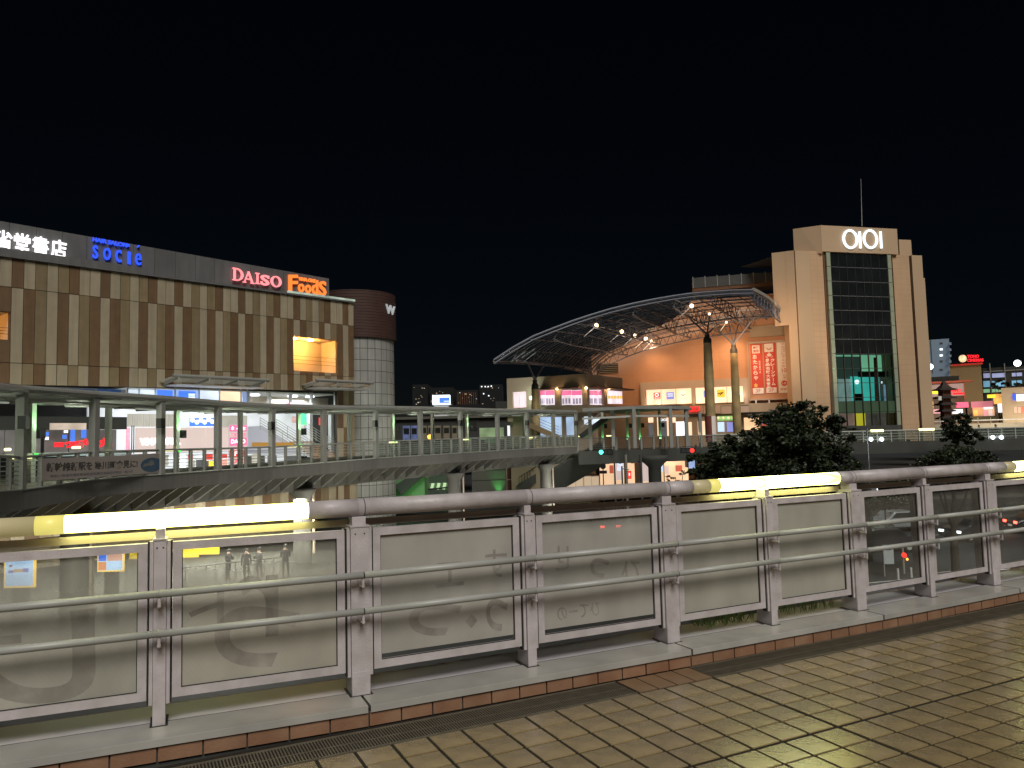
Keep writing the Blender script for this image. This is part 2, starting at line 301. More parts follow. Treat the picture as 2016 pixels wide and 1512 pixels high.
def tilemat():
    Mx = mat('floor_tile', (.29, .215, .098), .25, var=.16, scale=5, bump=.10, dirt=(.195, .142, .065), spec=.9, coat=1.0); t = Mx.node_tree; b = t.nodes['Principled BSDF']
    oi = t.nodes.new('ShaderNodeObjectInfo'); src = b.inputs['Base Color'].links[0].from_socket
    mr = t.nodes.new('ShaderNodeMapRange'); mr.inputs[3].default_value = .90; mr.inputs[4].default_value = 1.10; t.links.new(oi.outputs['Random'], mr.inputs[0])
    vm = t.nodes.new('ShaderNodeVectorMath'); vm.operation = 'SCALE'; t.links.new(src, vm.inputs[0]); t.links.new(mr.outputs[0], vm.inputs['Scale']); t.links.new(vm.outputs[0], b.inputs['Base Color']); return Mx
M['tile'] = tilemat()
def per_piece(Mx, lo, hi):
    t = Mx.node_tree; b = t.nodes['Principled BSDF']; oi = t.nodes.new('ShaderNodeObjectInfo'); src = b.inputs['Base Color'].links[0].from_socket
    tc = t.nodes.new('ShaderNodeNewGeometry'); mp = t.nodes.new('ShaderNodeMapping'); mp.inputs['Scale'].default_value = (2.2, 2.2, .22); t.links.new(tc.outputs['Position'], mp.inputs[0])
    no = t.nodes.new('ShaderNodeTexNoise'); no.inputs['Scale'].default_value = 1.6; no.inputs['Detail'].default_value = 7; t.links.new(mp.outputs[0], no.inputs['Vector'])
    m2 = t.nodes.new('ShaderNodeMapRange'); m2.inputs[1].default_value = .3; m2.inputs[2].default_value = .7; m2.inputs[3].default_value = .86; m2.inputs[4].default_value = 1.08; t.links.new(no.outputs['Fac'], m2.inputs[0])
    mr = t.nodes.new('ShaderNodeMapRange'); mr.inputs[3].default_value = lo; mr.inputs[4].default_value = hi; t.links.new(oi.outputs['Random'], mr.inputs[0])
    mu = t.nodes.new('ShaderNodeMath'); mu.operation = 'MULTIPLY'; t.links.new(mr.outputs[0], mu.inputs[0]); t.links.new(m2.outputs[0], mu.inputs[1])
    vm = t.nodes.new('ShaderNodeVectorMath'); vm.operation = 'SCALE'; t.links.new(src, vm.inputs[0]); t.links.new(mu.outputs[0], vm.inputs['Scale']); t.links.new(vm.outputs[0], b.inputs['Base Color'])
for k_ in ('lightp', 'tanp', 'brownp', 'parapet', 'wpanel', 'fascia', 'girder', 'coping'): per_piece(M[k_], .93, 1.07)
#==SECTIONS==
# ================================================================== the ground and the raised deck
GZ = -6.0
g = MB(); g.box(WF, -900, 900, -60, 2000, GZ-.5, GZ); struct('ground', g, M['asphalt'])
UF = Vector((math.cos(.4625), math.sin(.4625), 0)); NF = Vector((-UF.y, UF.x, 0))
FF = Frame((0, 0), UF.x, UF.y); FF.n = NF
def uv(px, py): p = atz(px, py, 0); return p.dot(UF), p.dot(NF)
PX = [-4.35, -3.46, -2.58, -1.70, -.82, .08, .98, 1.75, 2.51, 3.24, 3.98, 4.71, 5.43, 6.14, 6.84, 7.53, 8.20, 8.85, 9.48]
PY = [2.60, 2.96, 3.33, 3.70, 4.07, 4.50, 4.93, 5.31, 5.68, 6.06, 6.45, 6.84, 7.25, 7.67, 8.10, 8.55, 9.02, 9.52, 10.05]
POST = [Vector((x, y, 0)) for x, y in zip(PX, PY)]
def kpt(i, d):
    a = POST[max(i-1, 0)]; b = POST[min(i+1, len(POST)-1)]; u = (b-a).normalized(); return POST[i]+Vector((u.y, -u.x, 0))*d
def strip(mb, d0, d1, z0, z1, i0=0, i1=None, gap=0):
    i1 = len(POST)-1 if i1 is None else i1
    for i in range(i0, i1):
        a0, a1, b0, b1 = kpt(i, d0), kpt(i, d1), kpt(i+1, d0), kpt(i+1, d1)
        if gap:
            if i == i0: k = (b0-a0).normalized()*gap; a0 = a0+k; a1 = a1+k
            if i == i1-1: k = (b0-a0).normalized()*gap; b0 = b0-k; b1 = b1-k
        q = [a0, b0, b1, a1]; mb.hexa([Vector((p.x, p.y, z0)) for p in q], [Vector((p.x, p.y, z1)) for p in q])
    return mb
fl = MB(); fl.box(FF, -7, 16, -7, 3.86, -.45, -.005); floor = struct('deck_floor', fl, M['grout'])
TP = .1745
def visible(p):
    v = p-Vector((0, 0, CZ)); w = v.dot(FWD)
    if w < .2: return False
    X = 1008+FPX*v.dot(RIGHT)/w; Y = 756-FPX*v.dot(UP)/w
    return -60 < X < 2080 and -60 < Y < 1570
tmb = MB(); tmb.box(WF, -.0805, .0805, -.0805, .0805, -.01, 0)
for k in range(4, 8): v = tmb.v[k]; tmb.v[k] = Vector((v.x*.985, v.y*.985, 0))
tme = None; cells = []
pu0, pu1 = uv(1231, 1350)[0], uv(1375, 1322)[0]
for i in range(0, 40):
    nc = 3.575-.174*(i+.5)-(.012 if i >= 5 else 0)
    for j in range(-50, 68):
        uc = (3.046+.1755*(j+.5)) if j >= 0 else (3.036+.1755*(j+.5))
        cells.append(UF*uc+NF*nc)
vis = [c for c in cells if visible(c)]; vis.sort(key=lambda c: c.length); rest = [c for c in cells if not visible(c)]+vis[300:]; vis = vis[:300]
proto = None
for c in vis:
    if proto is None:
        proto = mk('tile', tmb, M['tile'], root=floor); o = proto
    else: o = proto.copy(); C.objects.link(o)
    o.location = c+Vector((0, 0, random.uniform(-.0008, .0008))); o.rotation_euler = (random.uniform(-.003, .003), random.uniform(-.003, .003), .4625)
s = MB()
for c in rest:
    q = [c+UF*a+NF*b for a, b in ((-.0805, -.0805), (.0805, -.0805), (.0805, .0805), (-.0805, .0805))]
    s.add([Vector((p.x, p.y, -.0005)) for p in q], [(0, 1, 2, 3)])
mk('tile_field', s, M['tile'], root=floor, kind='stuff')
M['patch'] = mat('patch_tile', (.20, .125, .07), .4, var=.12, scale=8)
# patch of reddish tiles between two lengths of grating
s = None
for k in range(4):
    u0 = pu0+(pu1-pu0)*k/4; b = MB(); b.box(FF, u0+.004, u0+(pu1-pu0)/4-.004, 3.585, 3.80, -.01, .0005); mk('tile', b, M['patch'], root=floor)
gr = MB(); gr.box(FF, -6, 15, 3.58, 3.81, -.035, -.030)
gr2 = MB()
for a, b in ((-5.8, pu0-.01), (pu1+.01, 14.8)):
    x = a
    while x < b:
        gr.box(FF, x, x+.006, 3.592, 3.80, -.028, -.002); x += .0145 if x > -3 else .03
    gr.box(FF, a, b, 3.583, 3.592, -.03, .001); gr.box(FF, a, b, 3.80, 3.808, -.03, .001); gr.box(FF, a, b, 3.69, 3.696, -.03, -.003)
solo('drain_grating', 'long steel drain grating set in the deck floor along the tiled kerb', 'drain grating', gr, M['grate'], (0, 4.1, 0))
# kerb: concrete core, row of brown tiles, metal coping
kb = MB(); strip(kb, -.34, .150, -.45, .070); kerb = struct('kerb', kb, M['concd'])
ub = MB(); strip(ub, -.35, -.02, .0715, .098); mk('coping_back', ub, M['coping2'], root=kerb)
ub = MB(); strip(ub, -.06, -.0555, .0985, .1065); mk('coping_groove', ub, M['seam'], root=kerb)
i = 0
for a, b in ((0, 2), (2, 4), (4, 6), (6, 8), (8, 10), (10, 12), (12, 14), (14, 16), (16, 18)):
    b_ = MB(); strip(b_, -.055, .175, .078, .106, a, b, gap=.007); strip(b_, .160, .178, .072, .104, a, b, gap=.007)
    mk('coping_plate', b_, M['coping'], root=kerb)
for i in range(len(POST)-1):
    a, b = kpt(i, .165), kpt(i+1, .165); L = (b-a).length; n = max(1, round(L/.18)); F = Frame(a, b.x-a.x, b.y-a.y)
    for k in range(n):
        t = L*k/n; q = MB(); q.box(F, t+.004, t+L/n-.004, -.015, random.uniform(-.001, .001), .003, .0705); mk('tile', q, M['fascia'], root=kerb)
e = MB(); strip(e, -.62, -.345, -.9, .02); struct('deck_edge_beam', e, M['fascia'])
e = MB(); strip(e, -1.1, -.63, -.75, -.25); struct('planter_ledge', e, M['concd'])

# ------------------------------------------------------------------ the railing
rail = thing('railing', 'pale grey railing with grimy glass panels and lit tubes in its thick top pipe', 'railing', (0, 4.5, .1))
wide = lambda i: i % 2 == 0
ZC = .968
for i, p in enumerate(POST):
    a = POST[max(i-1, 0)]; b = POST[min(i+1, len(POST)-1)]; F = Frame(p, (b-a).x, (b-a).y); w = .048 if wide(i) else .0275
    q = MB(); q.box(F, -w, w, -.14, 0, .102, ZC); q.box(F, -w-.004, w+.004, -.15, .004, ZC, ZC+.008)
    q.box(F, -w*.75, w*.75, -.10, -.018, ZC+.008, 1.021)
    if wide(i): q.box(F, -w+.001, w-.001, .0, .0035, .106, .225)
    pst = mk('post', q, M['paint'], root=rail)
    q = MB(); q.box(F, -w-.018, -w-.002, -.05, -.012, .2, ZC-.004); q.box(F, w+.002, w+.018, -.05, -.012, .2, ZC-.004)
    q.box(F, -w-.024, w+.024, -.11, -.055, .2, ZC-.01); mk('side_plate', q, M['paint'], root=rail, parent=pst)
    q = MB(); q.box(F, -w-.026, -w-.0185, -.054, -.02, .2, ZC-.006); q.box(F, w+.0185, w+.026, -.054, -.02, .2, ZC-.006); mk('seam', q, M['seam'], root=rail, parent=pst)
    q = MB()
    for sx in (-.5, .5): q.tube(F.p(sx*w, -.002, ZC-.035), F.p(sx*w, .0015, ZC-.035), .004, 8)
    mk('bolt', q, M['seam'], root=rail, parent=pst)
    for zr in (.728, .545):
        q = MB(); q.box(F, -.017, .017, 0, .005, zr-.068, zr-.028); q.tube(F.p(0, 0, zr-.068), F.p(0, .0051, zr-.068), .017, 12)
        q.tube(F.p(0, .004, zr-.06), F.p(0, .068, zr-.055), .0085, 8); q.tube(F.p(0, .066, zr-.058), F.p(0, .066, zr-.01), .0075, 8); q.ball(F.p(0, .066, zr-.058), .0085, 6)
        mk('rail_bracket', q, M['paint'], root=rail, parent=pst)
    q = MB(); q.box(F, -w-.012, w+.012, -.15, .012, .1062, .1075); mk('base_seal', q, M['seam'], root=rail, parent=pst)
def pipe_pts(i, d, z): v = kpt(i, d); v.z = z; return v
def fr(i): return Frame(POST[i], (POST[i+1]-POST[i]).x, (POST[i+1]-POST[i]).y)
# top pipe, cut into painted lengths and lit lengths
cuts = {}
def cut(i, px, py): return fr(i).px(px, py, -.055)[0]/(POST[i+1]-POST[i]).length
LIT = [(2, 0.0, .45, 'ylamp2'), (2, .45, 1, 'tube'), (3, 0, cut(3, 606, 1005), 'tube'), (6, cut(6, 1358, 958), cut(6, 1392, 955), 'ylamp2'), (6, cut(6, 1392, 955), cut(6, 1412, 955), 'yend'), (6, cut(6, 1412, 955), 1, 'tube'), (7, 0, cut(7, 1646, 943), 'tube'),
       (10, cut(10, 1972, 922), cut(10, 1992, 920), 'ylamp2'), (10, cut(10, 1992, 920), 1, 'tube'), (11, 0, 1, 'tube'), (12, 0, .3, 'tube'), (14, .5, 1, 'tube'), (15, 0, 1, 'tube')]
LIT[0] = (2, 0, cut(2, 70, 1034), 'ylamp2'); LIT.append((2, cut(2, 70, 1034), cut(2, 128, 1034), 'yend')); LIT[1] = (2, cut(2, 128, 1034), 1, 'tube')
for i in range(len(POST)-1):
    a, b = pipe_pts(i, -.055, 1.066), pipe_pts(i+1, -.055, 1.066); t = 0
    segs = sorted([x for x in LIT if x[0] == i], key=lambda x: x[1])
    for _, s0, s1, k in segs+[(i, 1, 1, None)]:
        if s0-t > .004: q = MB(); q.tube(a.lerp(b, t), a.lerp(b, s0), .0465, 24); mk('top_pipe', q, M['paint'], root=rail, smooth=True)
        if k: q = MB(); q.tube(a.lerp(b, s0), a.lerp(b, s1), .0425 if k == 'tube' else .044, 24); mk('lit_tube' if k == 'tube' else 'tube_end', q, E[k], root=rail, smooth=True)
        t = max(t, s1)
    q = MB()
    for s0 in ((.03,) if not any(x[0] == i and x[1] < .05 for x in LIT) else ()): q.tube(a.lerp(b, s0), a.lerp(b, s0+.004), .0472, 24)
    if q.v: mk('pipe_joint', q, M['seam'], root=rail)
    # back rail under the pipe
    q = MB(); c, d = pipe_pts(i, -.12, .982), pipe_pts(i+1, -.12, .982); q.beam(c, d, .02, .036); mk('back_rail', q, M['backrail'], root=rail)
for zr, r in ((.728, .018), (.545, .0175)):
    for a in range(0, 18, 2):
        q = MB()
        for i in (a, a+1):
            p0, p1 = pipe_pts(i, .066, zr), pipe_pts(i+1, .066, zr)
            if i == a: p0 = p0.lerp(p1, .006)
            q.tube(p0, p1, r, 16)
        mk('handrail', q, M['paint2'], root=rail, smooth=True)
        q = MB(); p0, p1 = pipe_pts(a, .066, zr), pipe_pts(a+1, .066, zr); q.tube(p0, p0.lerp(p1, .006), r*.9, 12); mk('rail_joint', q, M['seam'], root=rail)
G = [dusty('grimy_glass', .66, .88, .46, col=(.46, .45, .39), h0=.50, h1=1.0), dusty('grimy_glass_film', .82, .94, .66, col=(.45, .43, .37), h0=.60, h1=.93), dusty('filmed_glass', .86, .97, .10, col=(.43, .415, .38), h0=.8, h1=1), dusty('filmed_glass_dull', .90, .98, .03, col=(.40, .39, .34)), dusty('clear_glass', .03, .10, .0)]
def smudge():
    Mx = bpy.data.materials.new('finger_smear'); Mx.use_nodes = True; t = Mx.node_tree; t.nodes.clear(); o = t.nodes.new('ShaderNodeOutputMaterial')
    a = t.nodes.new('ShaderNodeBsdfTransparent'); di = t.nodes.new('ShaderNodeBsdfDiffuse'); di.inputs[0].default_value = (.24, .20, .185, 1); x = t.nodes.new('ShaderNodeMixShader')
    tc = t.nodes.new('ShaderNodeTexCoord'); no = t.nodes.new('ShaderNodeTexNoise'); no.inputs['Scale'].default_value = 9; t.links.new(tc.outputs['Object'], no.inputs['Vector'])
    mr = t.nodes.new('ShaderNodeMapRange'); mr.inputs[1].default_value = .3; mr.inputs[2].default_value = .65; mr.inputs[3].default_value = .04; mr.inputs[4].default_value = .17
    t.links.new(no.outputs['Fac'], mr.inputs[0]); t.links.new(mr.outputs[0], x.inputs[0]); t.links.new(a.outputs[0], x.inputs[1]); t.links.new(di.outputs[0], x.inputs[2]); t.links.new(x.outputs[0], o.inputs[0]); return Mx
M['smear'] = smudge()
G.append(dusty('filmed_glass_thin_top', .84, .95, .50, col=(.425, .41, .375), h0=.83, h1=.90))
gsel = {2: 0, 3: 1, 4: 2, 5: 5, 6: 3, 7: 3}
for i in range(len(POST)-1):
    F = fr(i); L = (POST[i+1]-POST[i]).length; t0 = (.048 if wide(i) else .0275)+.028; t1 = L-((.048 if wide(i+1) else .0275)+.028); z0, z1 = .222, .955; w = .040
    q = MB(); q.box(F, t0, t1, -.056, -.022, z1-w, z1); q.box(F, t0, t1, -.056, -.022, z0, z0+w); q.box(F, t0, t0+w, -.056, -.022, z0+w, z1-w); q.box(F, t1-w, t1, -.056, -.022, z0+w, z1-w)
    q.box(F, t0, t1, -.066, -.054, z0-.004, z0+.01)
    pf = mk('panel_frame', q, M['paint'], root=rail)
    q = MB(); q.box(F, t0+w-.004, t1-w+.004, -.044, -.038, z0+w-.004 if i not in (4, 5) else z0+w+.028, z1-w+.004); mk('glass_pane', q, G[gsel.get(i, 4)], root=rail, parent=pf)
    q = MB(); q.box(F, t0+w, t1-w, -.036, -.030, z0+w, z0+w+.004); q.box(F, t0+w, t0+w+.004, -.036, -.030, z0+w, z1-w); q.box(F, t1-w-.004, t1-w, -.036, -.030, z0+w, z1-w); mk('glazing_gasket', q, M['seam'], root=rail, parent=pf)
    if 3 <= i <= 7:
        q = MB(); q.box(F, t0+w, t1-w, -.052, -.046, z0+w+.034, z0+w+.042); mk('film_edge', q, M['backrail'], root=rail, parent=pf)
    sm = {2: [('し', .15, .62, .27, .70, .65), ('一', .1, .5, .55, .3, .06)], 3: [('つ', .20, .96, .30, .62, .50), ('ト', .04, .25, .52, .25, .3), ('r', .34, .16, .45, .3, .5)],
          4: [('つ', .2, .62, .34, .45, .30), ('エ', .4, .22, .60, .24, .22), ('♦', .62, .10, .36, .1, .12), ('す', .78, .18, .62, .2, .26), ('つ', .78, .2, .32, .2, .30)], 5: [('せ', .10, .2, .62, .2, .24), ('つ', .42, .22, .55, .2, .2), ('ひ', .7, .2, .5, .2, .22), ('ひてーの', .12, .42, .33, .42, .13)]}.get(i, [])
    for ch, a, _, zz, ww, hh in sm:
        q = MB(); text_mb(ch, F, t0+w+a*(t1-t0-2*w), zz, hh*.62, ww*(t1-t0)*.8, -.0365, .0004, .035 if ch in 'しつ' else .01, True, mb=q)
        mk('finger_smear', q, M['smear'], root=rail, parent=pf, kind='stuff')
# weeds growing behind the lower edge of two panels
for i, a, b, s_ in ((7, .05, .7, 5), (6, .35, .8, 6)):
    F = fr(i); q = MB(); rnd = random.Random(s_)
    for k in range(110):
        t = rnd.uniform(a, b); z = .20; p = F.p(t, rnd.uniform(-.30, -.12), z-.08); h = rnd.uniform(.06, .15) if i == 7 else rnd.uniform(.04, .11); dx = rnd.uniform(-.05, .05)
        tip = p+F.u*dx+Vector((0, 0, h)); sd_ = F.u*rnd.uniform(.004, .009); q.add([p-sd_*.4, p+sd_*.4, tip+sd_, tip+Vector((0, 0, .02)), tip-sd_], [(0, 1, 2, 3, 4)])
    solo('weeds', 'tuft of small green weeds behind the filmed glass, beside the '+('first clear panel' if i == 7 else 'narrow post at the middle of the second lit tube'), 'weeds', q, mat('weed_leaf', (.10, .16, .03), .6, var=.4, scale=12), F.p(a, -.2, .1))
# ================================================================== striped shopping building across the bridge
A_ = at(696.5, 720, 62); FL = Frame(A_, .825, 1)
BX = [21, 45, 68, 91, 113, 135, 155, 176, 197, 216, 236, 255, 273, 291, 309, 326, 343, 360, 377, 393, 408, 424, 439, 454, 469, 483, 498, 512, 525, 539, 552, 566, 578, 591, 603, 615, 628, 639, 651, 663, 675, 686, 696.5]
BT = [FL.px(x, 650)[0] for x in BX]; TL = FL.px(0, 650)[0]; wcol = (BT[8]-BT[0])/8
cols = [(k, BT[0]+wcol*k, BT[0]+wcol*(k+1)) for k in range(-14, 0)]+[(k, BT[k], BT[k+1]) for k in range(42)]
def zline(yl, yr):
    t0, z0 = FL.px(0, yl); t1, z1 = FL.px(696.5, yr); return lambda t: z0+(z1-z0)*(t-t0)/(t1-t0)
z_top, z_ab, z_bc, z_cd = zline(505, 597), zline(563, 642), zline(713.5, 742), zline(757, 771)
bld = thing('shopping_building', 'wide shopping building with vertical light, tan and brown panels behind the footbridge', 'building', FL.p(-15, 0, GZ))
TA0, TA1 = cols[0][1], 0
tL250 = FL.px(252, 760)[0]; tR665 = FL.px(665, 800)[0]
# body
q = MB(); zt = z_top(TA0); q.prism(FL, [(TA0, z_cd(TA0)+.1), (tL250, z_cd(tL250)+.1), (tR665, z_cd(tR665)+.1), (tR665, z_cd(tR665)-.1), (tR665, GZ), (0, GZ), (0, z_top(0)), (TA0, z_top(TA0))], -.05, -.35)
# leave the recess open: build backing in pieces instead
q = MB(); w0, w1 = FL.px(578, 700)[0], FL.px(666, 700)[0]; wz0, wz1 = FL.px(620, 732)[1], FL.px(620, 666)[1]
v0, v1 = TA0, FL.px(20, 640)[0]; vz0, vz1 = FL.px(5, 668)[1], FL.px(5, 613)[1]
def backing(t0, t1, zb, zt_):
    q.hexa([FL.p(t0, -.05, zb(t0)), FL.p(t1, -.05, zb(t1)), FL.p(t1, -.35, zb(t1)), FL.p(t0, -.35, zb(t0))], [FL.p(t0, -.05, zt_(t0)), FL.p(t1, -.05, zt_(t1)), FL.p(t1, -.35, zt_(t1)), FL.p(t0, -.35, zt_(t0))])
K = lambda z: (lambda t: z)
backing(v1, w0, z_cd, z_top); backing(w1, 0, z_cd, z_top); backing(w0, w1, K(wz1), z_top); backing(w0, w1, z_cd, K(wz0)); backing(TA0, v1, K(vz1), z_top); backing(TA0, v1, z_cd, K(vz0)); backing(tR665, 0, K(GZ+2.2), z_cd)
mk('wall', q, M['back'], root=bld)
q = MB(); q.box(FL, TA0, 0, -18, -6.5, GZ, z_top(0)-.2); q.box(FL, TA0, 0, -6.4, -.4, z_top(0)-.6, z_top(0)-.2); q.box(FL, -.3, 0, -6.4, -.4, GZ, z_top(0)-.7); mk('building_body', q, M['dkgrey'], root=bld)
pa, pb, pc = 'BLTLTBLL', 'LBTLBTLB', 'LTBLLTLB'
pb = 'LBTLBLTB'
PM = {'L': M['lightp'], 'T': M['tanp'], 'B': M['brownp']}
def panel(ch, t0, t1, zb, zt_):
    if zt_(t0)-zb(t0) < .05: return
    b = MB(); e = .018; d = random.uniform(-.006, .006)
    b.hexa([FL.p(t0+e, 0+d, zb(t0)+e), FL.p(t1-e, 0+d, zb(t1)+e), FL.p(t1-e, -.045, zb(t1)+e), FL.p(t0+e, -.045, zb(t0)+e)], [FL.p(t0+e, 0+d, zt_(t0)-e), FL.p(t1-e, 0+d, zt_(t1)-e), FL.p(t1-e, -.045, zt_(t1)-e), FL.p(t0+e, -.045, zt_(t0)-e)])
    mk('cladding_panel', b, PM[ch], root=bld)
for k, t0, t1 in cols:
    i = k % 8; inw = w0-.1 < (t0+t1)/2 < w1; inv = (t0+t1)/2 < v1
    panel(pa[i], t0, t1, z_ab, z_top)
    if inw: panel(pb[i], t0, t1, K(wz1), z_ab); panel('LBBTBLTB'[i], t0, t1, z_bc, K(wz0))
    elif inv: panel('B', t0, t1, K(vz1), z_ab); panel('B', t0, t1, z_bc, K(vz0))
    else: panel(pb[i], t0, t1, z_bc, z_ab)
    if k < 39: panel(pc[i], t0, t1, z_cd, z_bc)
    else:
        zq = K(FL.px(690, 842)[1]); panel(pc[i], t0, t1, zq, z_bc); zr = K(FL.px(690, 905)[1]); panel('LBTLBLTB'[(i+1) % 8], t0, t1, zr, zq); panel(pa[i], t0, t1, K(GZ+2.3), zr)
# recesses
for nm, t0, t1, zb, zt_, lamps in (('w', w0, w1, wz0, wz1, (.13, .50)), ('v', v0, v1, vz0, vz1, (.55,))):
    q = MB(); D = -2.2; q.box(FL, t0-.1, t1+.1, D-.1, D, zb-.1, zt_+.1); q.box(FL, t0-.1, t1+.1, D, -.36, zb-.12, zb); q.box(FL, t0-.1, t1+.1, D, -.36, zt_, zt_+.1); q.box(FL, t0-.12, t0, D, -.36, zb, zt_); q.box(FL, t1, t1+.12, D, -.36, zb, zt_)
    r = mk('lit_recess', q, M['cream'], root=bld)
    q = MB()
    for f in (.28, .42, .56): q.tube(FL.p(t0, -.3, zb+(zt_-zb)*f*.8), FL.p(t1, -.3, zb+(zt_-zb)*f*.8), .014, 6)
    mk('guard_wire', q, M['mull'], root=bld, parent=r, kind='stuff')
    for f in lamps:
        p = FL.p(t0+(t1-t0)*f, -.8, zt_-.12); q = MB(); q.tube(p+Vector((0, 0, .12)), p, .24, 16); mk('downlight', q, emit('downlight_warm', (1, .78, .38), 12), root=bld, parent=r)
        l_ = light('POINT', FL.p(t0+(t1-t0)*f, -.9, zt_-.35), 420, (1, .42, .09), .15); l_.parent = bld; l_.matrix_parent_inverse = Matrix.Translation(-ORG[bld.name])
# cornice, parapet band and its signs
q = MB(); q.prism(FL, [(TA0, z_top(TA0)), (0, z_top(0)), (0, z_top(0)+.12), (TA0, z_top(TA0)+.12)], .16, -.5); mk('cornice', q, M['parapet'], root=bld)
t5 = FL.px(566, 580)[0]; q = MB(); q.prism(FL, [(t5, z_top(t5)+.13), (0.1, z_top(0)+.13), (0.1, z_top(0)+.29), (t5, z_top(t5)+.29)], .14, -.05); mk('cornice_light', q, emit('cornice_glow', (.45, .55, .45), .55, var=.6, scale=1.2), root=bld)
PD = -.7; ta = TA0; tb = FL.px(648, 570, PD)[0]
pz = lambda x, y: FL.px(x, y, PD)
zt0, zt1 = pz(0, 435), pz(648, 548.5)
ztp = lambda t: zt0[1]+(zt1[1]-zt0[1])*(t-zt0[0])/(zt1[0]-zt0[0])
npan = 22
for k in range(npan):
    a, b = ta+(tb-ta)*k/npan, ta+(tb-ta)*(k+1)/npan; q = MB(); q.prism(FL, [(a+.012, z_top(a)-.3), (b-.012, z_top(b)-.3), (b-.012, ztp(b)), (a+.012, ztp(a))], PD, PD-.12); mk('parapet_panel', q, M['parapet'], root=bld)
q = MB(); q.prism(FL, [(ta, z_top(ta)-.3), (tb, z_top(tb)-.3), (tb, ztp(tb)-.05), (ta, ztp(ta)-.05)], PD-.13, PD-.2); mk('parapet_back', q, M['dkgrey'], root=bld)
q = MB(); q.prism(FL, [(ta, z_top(ta)+.02), (FL.px(280, 540)[0], z_top(FL.px(280, 540)[0])+.02), (FL.px(280, 540)[0], z_top(FL.px(280, 540)[0])+.5), (ta, z_top(ta)+.5)], .1, PD+.05); mk('gutter_box', q, M['parapet'], root=bld)
def sheared(mb, x0, x1):
    """rake lettering along the sloping parapet"""
    return mb
SD = PD+.12
def sign(name, label, items, core=None, bold=0.01):
    """items: text, x0,y0,x1,y1 (upright box), drop to its far end, material"""
    allv = []; parts = []
    for txt, x0, y0, x1, y1, dy, mt, bo in items:
        a = FL.px(x0, y0, SD); b = FL.px(x0, y1, SD); c = FL.px(x1, y0+dy, SD); q = text_mb(txt, FL, a[0], 0, 1, c[0]-a[0], SD, .12, bo)
        H = a[1]-b[1]; e = FL.px(x1, y1+dy, SD); H2 = c[1]-e[1]
        for v in q.v:
            f = ((v-FL.o).dot(FL.u)-a[0])/(c[0]-a[0]); v.z = (b[1]*(1-f)+e[1]*f)+v.z*(H*(1-f)+H2*f)
        parts.append((q, mt)); allv.append(FL.p(a[0], SD, b[1]))
    root = thing(name, label, 'sign', allv[0])
    for q, mt in parts: mk('lettering', q, mt, root=root)
    return root
sign('bookshop_sign', 'glowing white kanji sign on the grey roof band of the striped building', [(c, x, y, x2, y+42-k*1.5, dy, E['w'], .012) for k, (c, x, y, x2, dy) in enumerate((('三', -49, 441, -20, 6), ('省', -12, 450, 25, 7), ('堂', 28, 457, 60, 6), ('書', 65, 463, 96, 6), ('店', 101, 469, 131, 6)))])
sign('salon_sign', 'blue lit hair salon sign with two lines on the grey roof band', [('HAIR SALON', 183, 467, 250, 475, 12, E['blue'], .0), ('®', 250, 480, 255, 485, 1, E['blue'], .0)]+[(c, x, y, x2, y2, 2, E['blue'], .0) for c, x, y, x2, y2 in (('s', 183, 482, 193, 508), ('o', 204, 487, 218, 511), ('c', 228, 491, 239, 515), ('ı', 252, 495, 257, 519), ('e', 267, 498, 278, 521))]+[("´", 270, 483, 275, 487, 0, E['blue'], .02)])
# serif letters built stroke by stroke
def serif_word(F, root, boxes, d, mt, mt2):
    for ch, x0, y0, x1, y1 in boxes:
        a = F.px(x0, y0, d); b = F.px(x1, y1, d); c0 = F.px(x0, y1, d); t0, t1 = a[0], b[0]; zb, zt_ = (b[1]+c0[1])/2, a[1]; w = t1-t0; h = zt_-zb; th = h*.15; q = MB(); s_ = h*.05
        bx = lambda u0, u1, v0, v1: q.box(F, t0+w*u0, t0+w*u1, d, d+.12, zb+h*v0, zb+h*v1)
        sl = lambda u0, v0, u1, v1, ww: q.prism(F, [(t0+w*u0-ww/2, zb+h*v0), (t0+w*u0+ww/2, zb+h*v0), (t0+w*u1+ww/2, zb+h*v1), (t0+w*u1-ww/2, zb+h*v1)], d, d+.12)
        if ch == 'D': bx(.10, .28, 0, 1); bx(0, .42, 0, .07); bx(0, .42, .93, 1); q.ring(F, t0+w*.40, zb+h*.5, w*.60, h*.5, w*.2, d, d+.12, wz=h*.08, a0=-PI/2, a1=PI/2)
        if ch == 'A': sl(.14, 0, .5, 1, th*.5); sl(.84, 0, .48, 1, th*1.1); bx(.26, .7, .3, .38); bx(0, .3, 0, .06); bx(.66, 1, 0, .06)
        if ch == 'I': bx(.32, .68, 0, 1); bx(0, 1, 0, .07); bx(0, 1, .93, 1)
        if ch == 'S': text_mb('S', F, t0, zb, h, w, d, .12, .02, mb=q); bx(.80, .92, .68, .95); bx(.06, .16, .05, .32)
        if ch == 'O': q.ring(F, t0+w*.5, zb+h*.5, w*.5, h*.5, w*.2, d, d+.12, wz=h*.09)
        mk('letter_'+ch.lower(), q, mt, root=root)
ds = thing('daiso_letters_sign'.replace('daiso_', 'red_'), 'red glowing five letter serif sign beside the orange sign on the roof band', 'sign', FL.p(FL.px(457, 560, SD)[0], SD, FL.px(457, 560, SD)[1]))
serif_word(FL, ds, [('D', 457, 527, 478, 553), ('A', 477, 533, 500, 557.5), ('I', 502, 537, 510, 559), ('S', 513, 540, 530, 562), ('O', 532, 542, 553, 565.5)], SD, E['redc'], None)
q = MB(); F_ = FL
